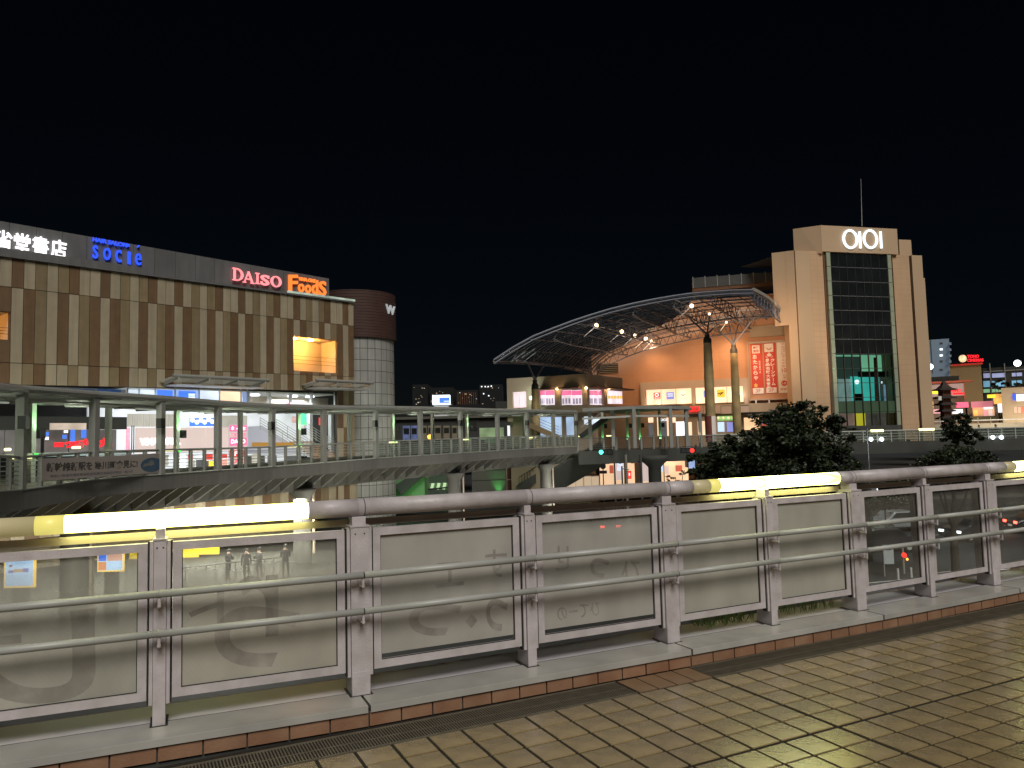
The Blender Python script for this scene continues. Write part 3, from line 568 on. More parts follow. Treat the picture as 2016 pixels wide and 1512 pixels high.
for x0, y0, x1, y1 in ((455, 525, 480, 555), (476, 531, 501, 559), (500, 535, 512, 561), (511, 538, 532, 564), (530, 540, 555, 567)): a = FL.rect(x0, y0, x1, y1, SD)
fs = sign('foods_sign', 'orange glowing sign with playful lettering at the end of the grey roof band', [('F', 568, 541, 586, 573, 0, E['org'], .025), ('ViNA ONE', 588, 545, 621, 552, 5, E['org'], .02), ('o', 587, 558, 599, 575, 1, E['org'], .02), ('o', 601, 560, 612, 577, 1, E['org'], .02), ('d', 614, 551, 626, 579, 1, E['org'], .02), ('S', 628, 553, 642, 582, 1, E['org'], .02)])
# ---- round stair tower behind the facade end
rt = thing('round_tower', 'round tower with pale square panels and a dark brown top', 'tower', (at(700, 800, 67).x, 67.3, GZ))
tc_ = Vector((at(701, 800, 67).x, 67.3, 0)); R = 3.3; zbt = 10.35; ztt = 14.35
q = MB(); q.lathe(tc_, [(R-.05, GZ), (R-.05, zbt+.3)], 48); mk('core', q, M['seam'], root=rt, smooth=True)
q = MB(); q.lathe(tc_, [(0, zbt), (R+.22, zbt), (R+.22, ztt), (R+.05, ztt+.05), (R-.1, ztt-.3), (0, ztt-.3)], 64); mk('brown_top', q, M['tbrown'], root=rt, smooth=False)
q = MB()
for k in range(16): q.lathe(tc_, [(R+.222, zbt+.15+k*.25), (R+.245, zbt+.17+k*.25), (R+.222, zbt+.19+k*.25)], 64)
mk('brown_ribs', q, M['tbrown'], root=rt, kind='stuff')
na = 16; nz = 17; hz = (zbt-GZ)/nz
for j in range(nz):
    for i in range(na):
        a0 = -PI*.98+i*PI/na*1.02; a1 = a0+PI/na*1.02
        b = MB(); e = .006; b.lathe(tc_, [(R, GZ+j*hz+.02), (R, GZ+(j+1)*hz-.02)], 4, a0+e, a1-e); mk('wall_panel', b, M['wpanel'], root=rt)
FT_ = Frame(tc_+Vector(((R+.24)*math.cos(-.36), (R+.24)*math.sin(-.36), 0)), .35, .937)
q = text_mb('W', FT_, -.9, 12.5, .8, 1.6, .02, .1, .03); solo('tower_letter', 'white letter wrapped near the rim of the round tower top', 'sign', q, emit('letter_dim', (.55, .6, .6), .5), FT_.p(0, .1, 12.5))
# ---- upper openings (third level) with lit glazing and white ceilings
LV = {}
def zz(x, y, d=0): return FL.px(x, y, d)[1]
zdeck = -.25
q = MB(); q.box(FL, TA0, 0, -6.5, 0.0, zz(400, 838), zz(400, 838)+.01)
# interior back walls, glowing to make the rooms look lit
q = MB(); q.box(FL, tL250, tR665, -6.2, -6.0, zdeck, z_cd(tL250)+.05); mk('interior_back_wall', q, emit('interior_white', (.85, .9, .92), .55, base=(.7, .7, .7), var=.25, scale=.35), root=bld)
zc = z_cd(tL250)-.02; q = MB(); q.box(FL, tL250, tR665, -6.0, -.36, zc, zc+.1); mk('soffit', q, M['white'], root=bld)
for x, y in ((502, 779), (577, 780), (575, 776), (610, 778), (275, 770), (330, 768), (390, 771)):
    p = FL.px(x, y, -2.2); b = MB(); b.tube(FL.p(p[0], -2.2, zc-.02), FL.p(p[0], -2.2, zc-.12), .34, 16); mk('soffit_lamp', b, E['lampc'], root=bld)
for f, e_ in ((.15, 130), (.5, 190), (.85, 210)):
    l_ = light('AREA', FL.p(tL250+(tR665-tL250)*f, -2.6, zc-.3), e_, (.9, .97, 1), 2.5, aim=FL.p(tL250+(tR665-tL250)*f, -2.6, 0)); l_.parent = bld; l_.matrix_parent_inverse = Matrix.Translation(-ORG[bld.name])
def fbox(name, x0, y0, x1, y1, mt, d0=-.2, d1=-.1, par=None, label=None):
    r = FL.rect(x0, y0, x1, y1, d1); b = MB(); b.box(FL, r[0], r[1], d0, d1, r[2], r[3]); return mk(name, b, mt, root=bld, parent=par, label=label)
# level three glazing strip
for x0, x1, mt in ((252, 274, E['cool']), (275, 306, E['cool']), (307, 345, E['cool2']), (346, 392, E['cool2']), (394, 432, E['cool']), (434, 474, E['cream']), (478, 487, E['cool2'])):
    w_ = fbox('window', x0, 764+x0*.012, x1, 797, mt, -.5, -.4)
for x in (252, 274.5, 306.5, 345.5, 393, 433, 475, 488): fbox('mullion', x-.8, 764, x+.8, 800, M['white'], -.42, -.28)
for x0, y0, x1, y1, mt in ((310, 768, 340, 780, E['posterb']), (352, 770, 385, 782, E['posterb']), (438, 775, 470, 790, E['cream']), (371, 775, 384, 788, E['w1']), (563, 794, 572, 799, E['mag']), (572, 793, 615, 800, E['w1'])): fbox('shop_poster', x0, y0, x1, y1, mt, -.39, -.36)
for x in (490, 532, 574, 615, 663): fbox('soffit_post', x-1.6, 772, x+1.6, 800, M['white'], -.9, -.6)
fbox('bulkhead', 488, 782, 665, 800, M['cream'], -3.2, -3.0)
for x in (613, 618, 624): q = MB(); 
# level two: white fascia over the shopfront, stair hall, tenant board
fbox('shopfront_glazing', 252, 815, 345, 840, E['ivory'], -.6, -.5); fbox('shopfront_glazing', 346, 815, 372, 840, E['cool'], -.6, -.5); fbox('shopfront_glazing', 425, 818, 487, 845, E['ivory'], -.6, -.5)
for x in (262, 273, 284, 296, 309, 322, 334): fbox('mullion', x-.7, 815, x+.7, 840, M['white'], -.5, -.42)
db = fbox('blue_sticker_band', 374, 823, 424, 839, E['posterb'], -.5, -.42)
for x, y in ((379, 827), (388, 831), (396, 827), (403, 831), (411, 826), (418, 830)):
    r = FL.px(x, y, -.4); b = MB(); b.disc(FL, r[0], r[1], .16, .16, -.42, -.40); mk('white_dot', b, E['w1'], root=bld, parent=db)
fp = []
for x0, x1 in ((268, 311), (312, 357), (358, 405), (406, 452)): fp.append(fbox('white_fascia', x0+.3, 842-(x0-268)*.004, x1, 891-(x0-268)*.02, E['pink'], -.35, -.2))
q = text_in('VINA WALK', FL, 275, 862, 356, 876, -.2, .15, .05); mk('lettering', q, E['w'], root=bld)
fbox('poster_column', 249, 842, 256, 892, emit('poster_pinks', (1, .45, .6), .8, var=.5, scale=2), -.4, -.3)
fbox('downpipe', 259, 838, 260.5, 893, M['midg'], -.25, -.2); fbox('downpipe', 263, 838, 264.5, 893, M['midg'], -.25, -.2)
tb_ = thing('tenant_board', 'tall pink and white floor directory board standing by the stair hall', 'sign', FL.p(FL.px(466, 900)[0], .1, zdeck))
def tpart(name, x0, y0, x1, y1, mt, d0, d1): r = FL.rect(x0, y0, x1, y1, d1); b = MB(); b.box(FL, r[0], r[1], d0, d1, r[2], r[3]); return mk(name, b, mt, root=tb_)
tpart('board', 451, 836, 487, 925, M['white'], -.02, .05)
for y0, y1, k in ((837, 849, 'mag'), (850, 861, 'w1'), (862, 877, 'mag'), (878, 886, 'w1'), (887, 900, 'redaw'), (901, 922, 'w1')): tpart('floor_strip', 452, y0, 486, y1, E[k] if k != 'w1' else E['pink'], .05, .08)
for txt, x0, y0, x1, y1, mt in (('本', 455, 839, 461, 847, E['w']), ('4F 本', 465, 840, 484, 847.5, E['w']), ('三省堂書店', 454, 852, 484, 859.5, E['mag']), ('DAISO', 455, 865, 483, 873, E['w']), ('5F 食', 458, 879, 484, 885, E['mag']), ('1F', 456, 889, 468, 898, E['w']), ('SALE', 456, 903, 482, 912, E['redn'])):
    mk('lettering', text_in(txt, FL, x0, y0, x1, y1, .08, .03, .02), mt, root=tb_)
# stair hall 490..665
hb = fbox('hall_back_wall', 488, 812, 664, 898, emit('hall_white', (.92, .96, 1), .62, base=(.3, .3, .3), var=.22, scale=.5), -5.4, -5.2)  # back wall glows so the hall looks brightly lit
fbox('hall_green_panel', 592, 812, 608, 836, E['greeng'], -3.3, -3.2); fbox('hall_orange_panel', 633, 818, 646, 838, emit('orange_pale', (1, .4, .2), .9), -3.3, -3.2); fbox('hall_red_notice', 629, 822, 632, 837, E['redaw'], -3.2, -3.1); fbox('wall_picture', 576, 820, 585, 832, emit('picture_mix', (.6, .35, .3), .5, var=.5, scale=3), -3.3, -3.2)
for x in (613, 655): fbox('hall_pillar', x-3, 812, x+3, 900, M['white'], -2.5, -2.1)
st = thing('staircase', 'wide staircase with solid grey side and steel rails in the bright hall', 'staircase', FL.p(FL.px(600, 880)[0], -1, zdeck))
def fpts(l, d): return [FL.px(x, y, d) for x, y in l]
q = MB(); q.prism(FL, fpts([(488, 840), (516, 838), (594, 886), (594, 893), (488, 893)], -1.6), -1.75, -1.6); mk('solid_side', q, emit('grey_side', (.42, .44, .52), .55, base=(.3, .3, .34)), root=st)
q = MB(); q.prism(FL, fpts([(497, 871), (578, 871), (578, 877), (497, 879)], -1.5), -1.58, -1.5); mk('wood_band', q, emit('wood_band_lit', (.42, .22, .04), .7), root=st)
for k in range(10):
    f = k/9; x0 = 606+(656-606)*0+f*0; y = 868+k*4.4; a = FL.px(640, y, -1.6+k*.16); tL_, tR_ = FL.px(600+k*4.2, 880)[0], FL.px(640+k*6.0, 880)[0]
    b = MB(); b.box(FL, tL_, tR_, -2.0+k*.16, -1.6+k*.16, a[1]-.13, a[1]); mk('step', b, M['stepm'], root=st)
for dd, off in ((-1.6, 0), (-1.3, 32), (-.6, 88)):
    q = MB()
    for h in range(5):
        a = FL.px(512+off, 822+h*5+off*.1, dd); b_ = FL.px(600+off, 876+h*5+off*.12, dd); q.tube(FL.p(a[0], dd, a[1]), FL.p(b_[0], dd, b_[1]), .022, 6)
    for k in range(5):
        x = 512+off+k*22; a = FL.px(x, 822+k*13.5+off*.1, dd); q.tube(FL.p(a[0], dd, a[1]), FL.p(a[0], dd, a[1]-.95), .022, 6)
    mk('stair_rail', q, M['bsteel2'], root=st)
fbox('vending_unit', 490, 897, 520, 915, M['midg'], -1.2, -.5); 
q = MB(); r = FL.rect(497, 893, 512, 916, -.3); q.box(FL, r[0], r[1], -.4, -.3, r[2], r[3]); mk('notice_panel', q, E['ivory'], root=bld)
for x0, x1 in ((505, 522), (528, 545), (562, 584)): fbox('low_window', x0, 897, x1, 914, E['dimg'], -.9, -.8)
for x0, y0, x1, y1, k in ((323, 895, 332, 917, 'ivory'), (334, 897, 341, 903, 'w1'), (345, 896, 352, 923, 'cool2'), (353, 894, 366, 924, 'w1'), (372, 895, 380, 905, 'redaw'), (372, 906, 384, 922, 'ivory'), (388, 896, 398, 903, 'w1'), (388, 905, 399, 921, 'dimg'), (408, 894, 419, 905, 'redaw'), (404, 908, 411, 924, 'dimg'), (413, 908, 420, 922, 'yel'), (425, 894, 447, 902, 'redaw'), (427, 905, 436, 922, 'pink'), (439, 904, 447, 922, 'posterr')): fbox('shop_stand', x0, y0, x1, y1, E[k], -.7, -.55)
# left dark glazed frontage with red neon
fbox('glazing_band', -60, 762, 248, 776, E['dimg'], -.5, -.4); q = MB()
for x0, x1 in ((-60, 6), (12, 48), (54, 132), (140, 186), (192, 238)): fbox('blue_glass', x0, 766, x1, 775, emit('blue_reflection', (.02, .05, .14), .8), -.39, -.36)  # blue reflections put on the glazing as a faint glow
fbox('dark_fascia', -60, 820, 250, 846, M['dkgrey'], -.5, -.3); fbox('lit_ceiling', 98, 833, 170, 846, emit('ceiling_glow', (.75, .62, .52), .5, var=.5, scale=.8), -.29, -.26)
for x0, x1 in ((-60, 8), (10, 80), (88, 134), (137, 176), (195, 229)): fbox('dark_window', x0, 846, x1, 894, emit('restaurant_glow', (.17, .16, .15), .55, var=.5, scale=.7), -1.0, -.9)
for x0, y0, x1, y1, k in ((89, 851, 96, 858, 'posterb'), (89, 860, 96, 866, 'w1'), (139, 846, 148, 869, 'posterb'), (160, 846, 170, 862, 'posterb'), (126, 847, 134, 852, 'w1'), (123, 856, 131, 864, 'blue')): fbox('window_poster', x0, y0, x1, y1, E[k] if k != 'blue' else E['posterb'], -.88, -.85)
fbox('pale_floor_edge', 88, 889, 250, 897, emit('floor_spill', (.35, .45, .43), .5), -.2, 0)  # light spilling onto the floor edge, put into its own glow
q = MB()
ns = thing('neon_sign', 'red neon restaurant sign in brush strokes behind the footbridge posts', 'sign', FL.p(FL.px(150, 880)[0], 0, zdeck+1))
for txt, x0, y0, x1, y1 in (('日日', 107, 871, 124, 880), ('つ', 127, 869, 143, 882), ('ば', 143, 868, 156, 879), ('め', 152, 867, 165, 882), ('ぐ', 163, 863, 173, 877), ('り', 174, 868, 181, 878), ('大', 191, 862, 221, 881)): mk('lettering', text_in(txt, FL, x0, y0, x1, y1, -.1, .1, .09), E['neon'], root=ns)
# glass canopies on the facade
for nm, x0, x1, y, lab in (('a', 312, 500, 752, 'long louvred steel canopy over the third floor windows of the striped facade'), ('b', 592, 704, 757, 'short louvred steel canopy at the end of the striped facade, by the round tower')):
    cn = thing('louvre_canopy', lab, 'canopy', FL.p(FL.px(x0, y)[0], 0, zz(x0, y+10)))
    t0, t1 = FL.px(x0, y)[0], FL.px(x1, y)[0]; z = zz((x0+x1)/2, y+6)
    q = MB(); q.tube(FL.p(t0, 1.9, z+.35), FL.p(t1, 1.9, z+.35), .13, 10); mk('front_tube', q, M['bsteel'], root=cn)
    for k in range(5): b = MB(); d = .2+k*.38; b.beam(FL.p(t0, d, z+.14+.04*k), FL.p(t1, d, z+.14+.04*k), .22, .03); mk('blade', b, M['bsteel2'], root=cn)
    for f in (.05, .35, .65, .95): b = MB(); b.beam(FL.p(t0+(t1-t0)*f, 0, z-.05), FL.p(t0+(t1-t0)*f, 2.0, z+.25), .06, .16); mk('bracket', b, M['bsteel2'], root=cn)
    b = MB(); b.box(FL, t0+.4, t1-.2, .1, 1.6, z-.20, z-.12); mk('under_panel', b, M['white'], root=cn)
# ground level of the building: soffit, pavement light, yellow hoarding
q = MB(); q.box(FL, TA0, 0, -6.4, .3, -1.6, zdeck-.02); mk('deck_slab', q, M['concrete'], root=bld)
q = MB(); q.box(FL, TA0, tR665, -4.4, -4.2, GZ, -1.62); mk('ground_floor_wall', q, M['lightp'], root=bld)
for i in range(0, 26):
    t0 = TA0+i*1.45
    if t0 > -1: break
    b = MB(); b.box(FL, t0, t0+.7, -.36, -.1, -3.6, -1.65); mk('cladding_panel', b, PM['LTB'[i % 3]] , root=bld)
    b = MB(); b.box(FL, t0+.72, t0+1.42, -.36, -.1, -3.6, -1.65); mk('cladding_panel', b, PM['BLT'[i % 3]], root=bld)
# ================================================================== covered footbridge curving through the picture
BP = [(-60, 21.0, 975, 758), (38, 25.2, 967, 767), (183, 29.6, 946, 777), (315, 33.2, 936, 785), (428, 37.6, 927.5, 794), (535, 41.4, 920.5, 800), (637, 45.2, 912.5, 802), (740, 48.9, 903.5, 803.5), (828, 52.6, 898, 804.5), (907, 56.6, 893, 806), (980, 60.8, 888, 808), (1038, 65.2, 884.5, 809), (1090, 69.4, 882, 810), (1135, 72.6, 880, 811)]
NP = []; ZF = []; ZR = []
for x, Y, yb, yt in BP: p = at(x, yb, Y); NP.append(Vector((p.x, p.y, 0))); ZF.append(p.z); ZR.append(at(x, yt, Y).z)
n_ = len(NP)
def nrm(i):
    a = NP[max(0, i-1)]; b = NP[min(n_-1, i+1)]; u = (b-a).normalized(); return Vector((-u.y, u.x, 0))
def bo(i, off, z):
    """point beside post i, off metres towards the far side"""
    p = NP[i]+nrm(i)*off; return Vector((p.x, p.y, z))
BW = 4.6
br = thing('footbridge', 'long curved grey footbridge with a flat roof on steel posts', 'footbridge', (NP[5].x, NP[5].y, GZ))
def sweep(mb, o0, o1, dz0, dz1, ref='f', i0=0, i1=None):
    for i in range(i0, (n_-1) if i1 is None else i1):
        Z = ZF if ref == 'f' else ZR
        q0 = [bo(i, o0, Z[i]+dz0), bo(i+1, o0, Z[i+1]+dz0), bo(i+1, o1, Z[i+1]+dz0), bo(i, o1, Z[i]+dz0)]; q1 = [Vector((v.x, v.y, v.z+dz1-dz0)) for v in q0]; mb.hexa(q0, q1)
    return mb
q = MB(); sweep(q, .05, BW, -.45, -.12); mk('deck_slab', q, M['concrete'], root=br)
for i in range(n_-1):
    q = MB(); sweep(q, -.10, .06, -.62, .03, i0=i, i1=i+1)
    mk('edge_fascia', q, M['girder'], root=br)
q = MB(); sweep(q, -.14, .02, .03, .07); mk('edge_coping', q, M['bsteel2'], root=br)
q = MB(); sweep(q, 1.3, 3.3, -1.55, -.46); mk('spine_girder', q, M['girder'], root=br)
q = MB(); sweep(q, BW, BW+.15, -.62, .1); mk('far_fascia', q, M['girder'], root=br)
for i in range(n_-1):
    for f in (0, .25, .5, .75):
        a = bo(i, -.08, ZF[i]).lerp(bo(i+1, -.08, ZF[i+1]), f); b = bo(i, 1.32, ZF[i]).lerp(bo(i+1, 1.32, ZF[i+1]), f); u = (NP[i+1]-NP[i]).normalized()*.06
        q = MB(); P = [a+Vector((0, 0, -.63)), a+Vector((0, 0, -.50)), b+Vector((0, 0, -.47)), b+Vector((0, 0, -1.5))]
        q.hexa([P[0]-u, P[1]-u, P[2]-u, P[3]-u], [P[0]+u, P[1]+u, P[2]+u, P[3]+u]); mk('bracket', q, M['girder'], root=br)
    if i < 9:
        a = bo(i, .9, ZF[i]-.52).lerp(bo(i+1, .9, ZF[i+1]-.52), .4); b = bo(i, .9, ZF[i]-.52).lerp(bo(i+1, .9, ZF[i+1]-.52), .62)
        q = MB(); q.tube(a, b, .04, 8); mk('under_lamp', q, E['ylamp'] if i != 0 else E['lampc'], root=br)  # glowing tubes stand in for lit gaps between the brackets
def post_(p, zb, zt_, w, mt, box=None, ux=(1, 0)):
    F = Frame(p, *ux); q = MB(); q.box(F, -w/2, w/2, -w/2, w/2, zb, zt_); o = mk('post', q, mt, root=br)
    if box: q = MB(); q.box(F, -.14+box, .14+box, .05, .30, zb+2.0, zb+2.42); mk('speaker_box', q, M['black'], root=br, parent=o)
    return o
gl = []
for i in range(n_):
    u = Vector((nrm(i).y, -nrm(i).x)); post_(NP[i]+nrm(i)*-.02, ZF[i]+.03, ZR[i]-.05, .27, M['bsteel'], -.25 if i % 2 else None, (u.x, u.y))
for i in range(n_-1):
    p = (bo(i, BW-.1, 0)+bo(i+1, BW-.1, 0))/2; zf = (ZF[i]+ZF[i+1])/2; zr = (ZR[i]+ZR[i+1])/2; lit = i in (2, 4, 6, 8, 10, 12)
    u = (NP[i+1]-NP[i]).normalized(); o = post_(p, zf-.3, zr-.12, .22, M['bsteel2'], .26 if lit else None, (u.x, u.y))
    if lit:
        pp = p-nrm(i)*.22; q = MB(); q.tube(Vector((pp.x, pp.y, zf+.95)), Vector((pp.x, pp.y, zf+1.1)), .08, 10); mk('uplight', q, E['green'], root=br, parent=o)
        for (za, zt) in ((1.35, 1), (2.55, 1)):
            l_ = light('SPOT', (pp.x, pp.y, zf+.95+(.95 if za > 2 else 0)), 300, (.25, 1, .28), .05, aim=(p.x-nrm(i).x*.02, p.y-nrm(i).y*.02, zf+4.5), spot=math.radians(50), blend=.8); l_.parent = br; l_.matrix_parent_inverse = Matrix.Translation(-ORG[br.name]); gl.append(l_)
# roof
q = MB()
for i in range(n_-1): q.tube(bo(i, -.12, ZR[i]), bo(i+1, -.12, ZR[i+1]), .115, 8)
mk('eaves_tube', q, M['bsteel'], root=br)
for off, dz, w, h, mt in ((.9, .02, .1, .16, 'bsteel'), (2.2, .05, .1, .16, 'bsteel'), (3.4, .02, .1, .16, 'bsteel'), (BW, -.05, .14, .22, 'bsteel'), (.35, -.32, .06, .08, 'bsteel2')):
    q = MB()
    for i in range(n_-1): q.beam(bo(i, off, ZR[i]+dz), bo(i+1, off, ZR[i+1]+dz), w, h)
    mk('purlin', q, M[mt], root=br)
for i in range(n_-1):
    for f in (0, .33, .66):
        a = bo(i, -.15, ZR[i]-.08).lerp(bo(i+1, -.15, ZR[i+1]-.08), f); b = bo(i, BW+.2, ZR[i]-.12).lerp(bo(i+1, BW+.2, ZR[i+1]-.12), f); q = MB(); q.beam(a, b, .1, .14 if f else .24); mk('rafter', q, M['bsteel'], root=br)
    for o0, o1 in ((-.05, .85), (.95, 2.15), (2.25, 3.35), (3.45, 4.6)):
        q = MB(); sweep(q, o0, o1, .12, .15, 'r', i, i+1); mk('roof_pane', q, M['bsteel2'] if (i+int(o0)) % 3 else M['bsteel'], root=br)
    q = MB(); a = bo(i, 2.4, ZR[i]-.3).lerp(bo(i+1, 2.4, ZR[i+1]-.3), .35); b = bo(i, 2.4, ZR[i]-.3).lerp(bo(i+1, 2.4, ZR[i+1]-.3), .65); q.beam(a, b, .14, .07)
    mk('roof_lamp', q, E['dimw'], root=br)
    if i % 2 == 0:
        m_ = (a+b)/2; l_ = light('POINT', (m_.x, m_.y, m_.z-.7), 150, (.92, 1, .78), .3); l_.parent = br; l_.matrix_parent_inverse = Matrix.Translation(-ORG[br.name])
# near balustrade
for i in range(n_-1):
    for k in range(1, 4):
        p = NP[i].lerp(NP[i+1], k/4)+nrm(i)*.0; z = ZF[i]+(ZF[i+1]-ZF[i])*k/4; u = (NP[i+1]-NP[i]).normalized(); F = Frame(p, u.x, u.y); q = MB(); q.box(F, -.055, .055, -.07, .07, z, z+1.08); mk('baluster', q, M['bsteel'], root=br)
for dz, r in ((1.10, .05),)+tuple((.22+.145*k, .013) for k in range(6)):
    q = MB()
    for i in range(n_-1): q.tube(bo(i, .0, ZF[i]+dz), bo(i+1, .0, ZF[i+1]+dz), r, 6)
    mk('top_rail' if r > .02 else 'rail_wire', q, M['bsteel'], root=br)
q = MB(); sweep(q, .16, .18, .16, 1.0, i0=7); mk('balustrade_glass', q, dusty('bridge_glass', .24, .42, 0, col=(.26, .31, .26), h0=90, h1=99), root=br)
for off in (BW-.2,):
    for dz, r in ((1.05, .045), (.8, .015), (.6, .015), (.4, .015)):
        q = MB()
        for i in range(n_-1): q.tube(bo(i, off, ZF[i]+dz), bo(i+1, off, ZF[i+1]+dz), r, 6)
        mk('far_rail', q, M['bsteel2'], root=br)
for x, y, w in ((580, 878.5, 28), (773, 871.5, 22), (917, 866, 13), (1048, 862, 13), (1141, 859, 10), (1200, 858, 11), (215, 889, 17), (31, 901, 14), (55, 900, 14), (335, 886, 34), (150, 881, 14), (15, 885, 10)):
    # lit lengths of the far handrail
    best = min(range(n_-1), key=lambda i: abs((at(x, y, 1) .x) - (bo(i, BW-.2, 0).lerp(bo(i+1, BW-.2, 0), .5)).x/(bo(i, BW-.2, 0).lerp(bo(i+1, BW-.2, 0), .5)).y))
    a0 = bo(best, BW-.2, 0); b0 = bo(best+1, BW-.2, 0); Fx = Frame(a0, (b0-a0).x, (b0-a0).y); t0 = Fx.px(x-w/2, y)[0]; t1 = Fx.px(x+w/2, y)[0]; z = Fx.px(x, y)[1]
    q = MB(); q.tube(Fx.p(t0, 0, z), Fx.p(t1, 0, z), .06, 10); mk('lit_tube', q, emit('lit_tube_far', (1, .95, .42), 2.4) if 'lit_tube_far' not in bpy.data.materials else bpy.data.materials['lit_tube_far'], root=br)
# round piers
for x, Y, zt_ in ((595, 45.5, -.9), (895, 58, -.7), (1075, 70, -.6), (150, 30.5, -1)):
    p = at(x, 960, Y); q = MB(); q.lathe((p.x, p.y, 0), [(.52, GZ), (.52, zt_-.9), (.8, zt_-.45), (.8, zt_-.3), (0, zt_-.3)], 24); mk('pier', q, M['girder'], root=br, smooth=True)
    q = MB(); q.box(WF, p.x+.62, p.x+.72, p.y-.1, p.y+.1, GZ+1, zt_-.3); mk('drain_pipe', q, M['backrail'], root=br)
for i in range(0, n_-1, 2):
    p = bo(i, 2.3, ZF[i]).lerp(bo(i+1, 2.3, ZF[i+1]), .5); l_ = light('AREA', (p.x+2.2, p.y-4, -4.8), 60 if i < 3 else 210, (1, .98, .82), 2.0, aim=(p.x, p.y, 0)); l_.parent = br; l_.matrix_parent_inverse = Matrix.Translation(-ORG[br.name])  # unseen fill lights added to brighten the underside of the bridge
# banner on the near balustrade
a = NP[1]; b = NP[3]; Fb = Frame(NP[1].lerp(NP[2], .28)-nrm(2)*.16, (NP[3]-NP[1]).x, (NP[3]-NP[1]).y)
ban = thing('banner', 'long pale banner with black characters and a blue oval tied to the footbridge railing', 'banner', Fb.p(0, 0, 0))
def bq(l, d0, d1=.03): return [Fb.px(x, y, d1) for x, y in l]
q = MB(); q.prism(Fb, bq([(82, 903), (320, 893), (320, 930), (82, 947)], .03), .015, .03); mk('cloth', q, M['banner'], root=ban)
def btext(txt, x0, y0, x1, y1, dy, mt, bo_=0.03):
    a = Fb.px(x0, y0, .03); b = Fb.px(x0, y1, .03); c = Fb.px(x1, y0+dy, .03); e = Fb.px(x1, y1+dy*1.15, .03); q = text_mb(txt, Fb, a[0], 0, 1, c[0]-a[0], .03, .006, bo_)
    for v in q.v:
        f = ((v-Fb.o).dot(Fb.u)-a[0])/(c[0]-a[0]); v.z = b[1]*(1-f)+e[1]*f+v.z*((a[1]-b[1])*(1-f)+(c[1]-e[1])*f)
    mk('lettering', q, mt, root=ban)
btext('新幹線新駅を', 91, 911, 182, 929.5, -3.2, M['ink']); btext('寒川町倉見に!', 186, 908.5, 271, 925, -3.6, M['ink'])
btext('神奈川県東海道新幹線新駅設置促進期成同盟会・寒川町', 99, 934.5, 262, 941, -9, M['ink2'], .01)
c0 = Fb.px(299, 915, .03); q = MB(); q.disc(Fb, c0[0], c0[1], (Fb.px(320, 915, .03)[0]-Fb.px(277, 915, .03)[0])/2, (Fb.px(299, 901, .03)[1]-Fb.px(299, 929, .03)[1])/2, .03, .036, 28); mk('blue_oval', q, M['blueink'], root=ban)
q = MB(); q.prism(Fb, bq([(281, 920), (284, 913), (292, 912), (296, 906), (302, 907), (304, 914), (298, 917), (290, 917)], 0, .036), .036, .04); mk('oval_emblem', q, M['blue2'], root=ban)
# ================================================================== department store: tower, arched canopy, orange wall
def hz(x): return 864.6-.0245*(x-1008)
B_ = at(1573, 700, 92); FT = Frame(B_, 4.04, 1); FS = Frame(B_, 2.18, -1); FWL = Frame(at(1370, 750, 100), 3.06, -1)
def R_(F, x0, y0, x1, y1, d): return F.rect(x0, y0, x1, y1, d)
tw = thing('store_tower', 'tall beige stone tower with a dark glass bay and a glowing crown', 'tower', FT.p(8, 0, 0))
tTop = FT.px(1573, 493.4)[1]
def tb(F, x0, x1, ztop, zbot, d0, d1, mt, name, ym=660, root=tw, label=None):
    a, b = F.px(x0, ym, d1)[0], F.px(x1, ym, d1)[0]; q = MB(); q.box(F, a, b, d0, d1, zbot, ztop); return mk(name, q, mt, root=root, label=label)
sA = FS.px(1524, 600)[0]; sM = FS.px(1553, 640)[0]; zM = FS.px(1550, 640)[1]
q = MB(); q.prism(FS, [(sM, -.3), (0, -.3), (0, tTop), (sM, tTop)], -.4, 0); mk('side_wall', q, M['stonep'], root=tw)
q = MB(); q.prism(FS, [(sA, zM), (sM+.01, zM), (sM+.01, tTop), (sA, tTop)], -.45, -.03); mk('side_wall', q, M['stonep'], root=tw)
tb(FT, 1573.6, 1601, tTop, -.3, -3, .003, M['stonep'], 'corner_wall'); tb(FT, 1601, 1629, tTop, -.3, -3, 0, M['stone'], 'stone_wall')
tb(FT, 1766, 1799, tTop, -.3, -3, 0, M['stone'], 'stone_wall'); tb(FT, 1799.5, 1804, tTop-.3, -.3, -3, -.5, M['groove'], 'groove'); tb(FT, 1804.5, 1825, tTop, -.3, -3, 0, M['stonep'], 'stone_wall')
r = FT.px(1826, 660)[0]; q = MB(); q.box(FT, r, r+.7, -3, -.6, -.3, FT.px(1815, 545)[1]); mk('rear_wall', q, M['stonep'], root=tw)
q = MB(); q.prism(FT, [(-4.5, 0), (-2.2, 0), (0.1, 0), (15.7, 0)], 0, .1)
q = MB(); vs = [FS.p(sA, -.4), FS.p(0, -.4), FT.p(.3, -.4), FT.p(FT.px(1825, 660)[0], -.4), FT.p(FT.px(1825, 660)[0], -8), FT.p(-2.6, -8)]
q.add([Vector((v.x, v.y, tTop-.35)) for v in vs], [(0, 1, 2, 3, 4, 5)]); mk('flat_roof', q, M['concd'], root=tw)
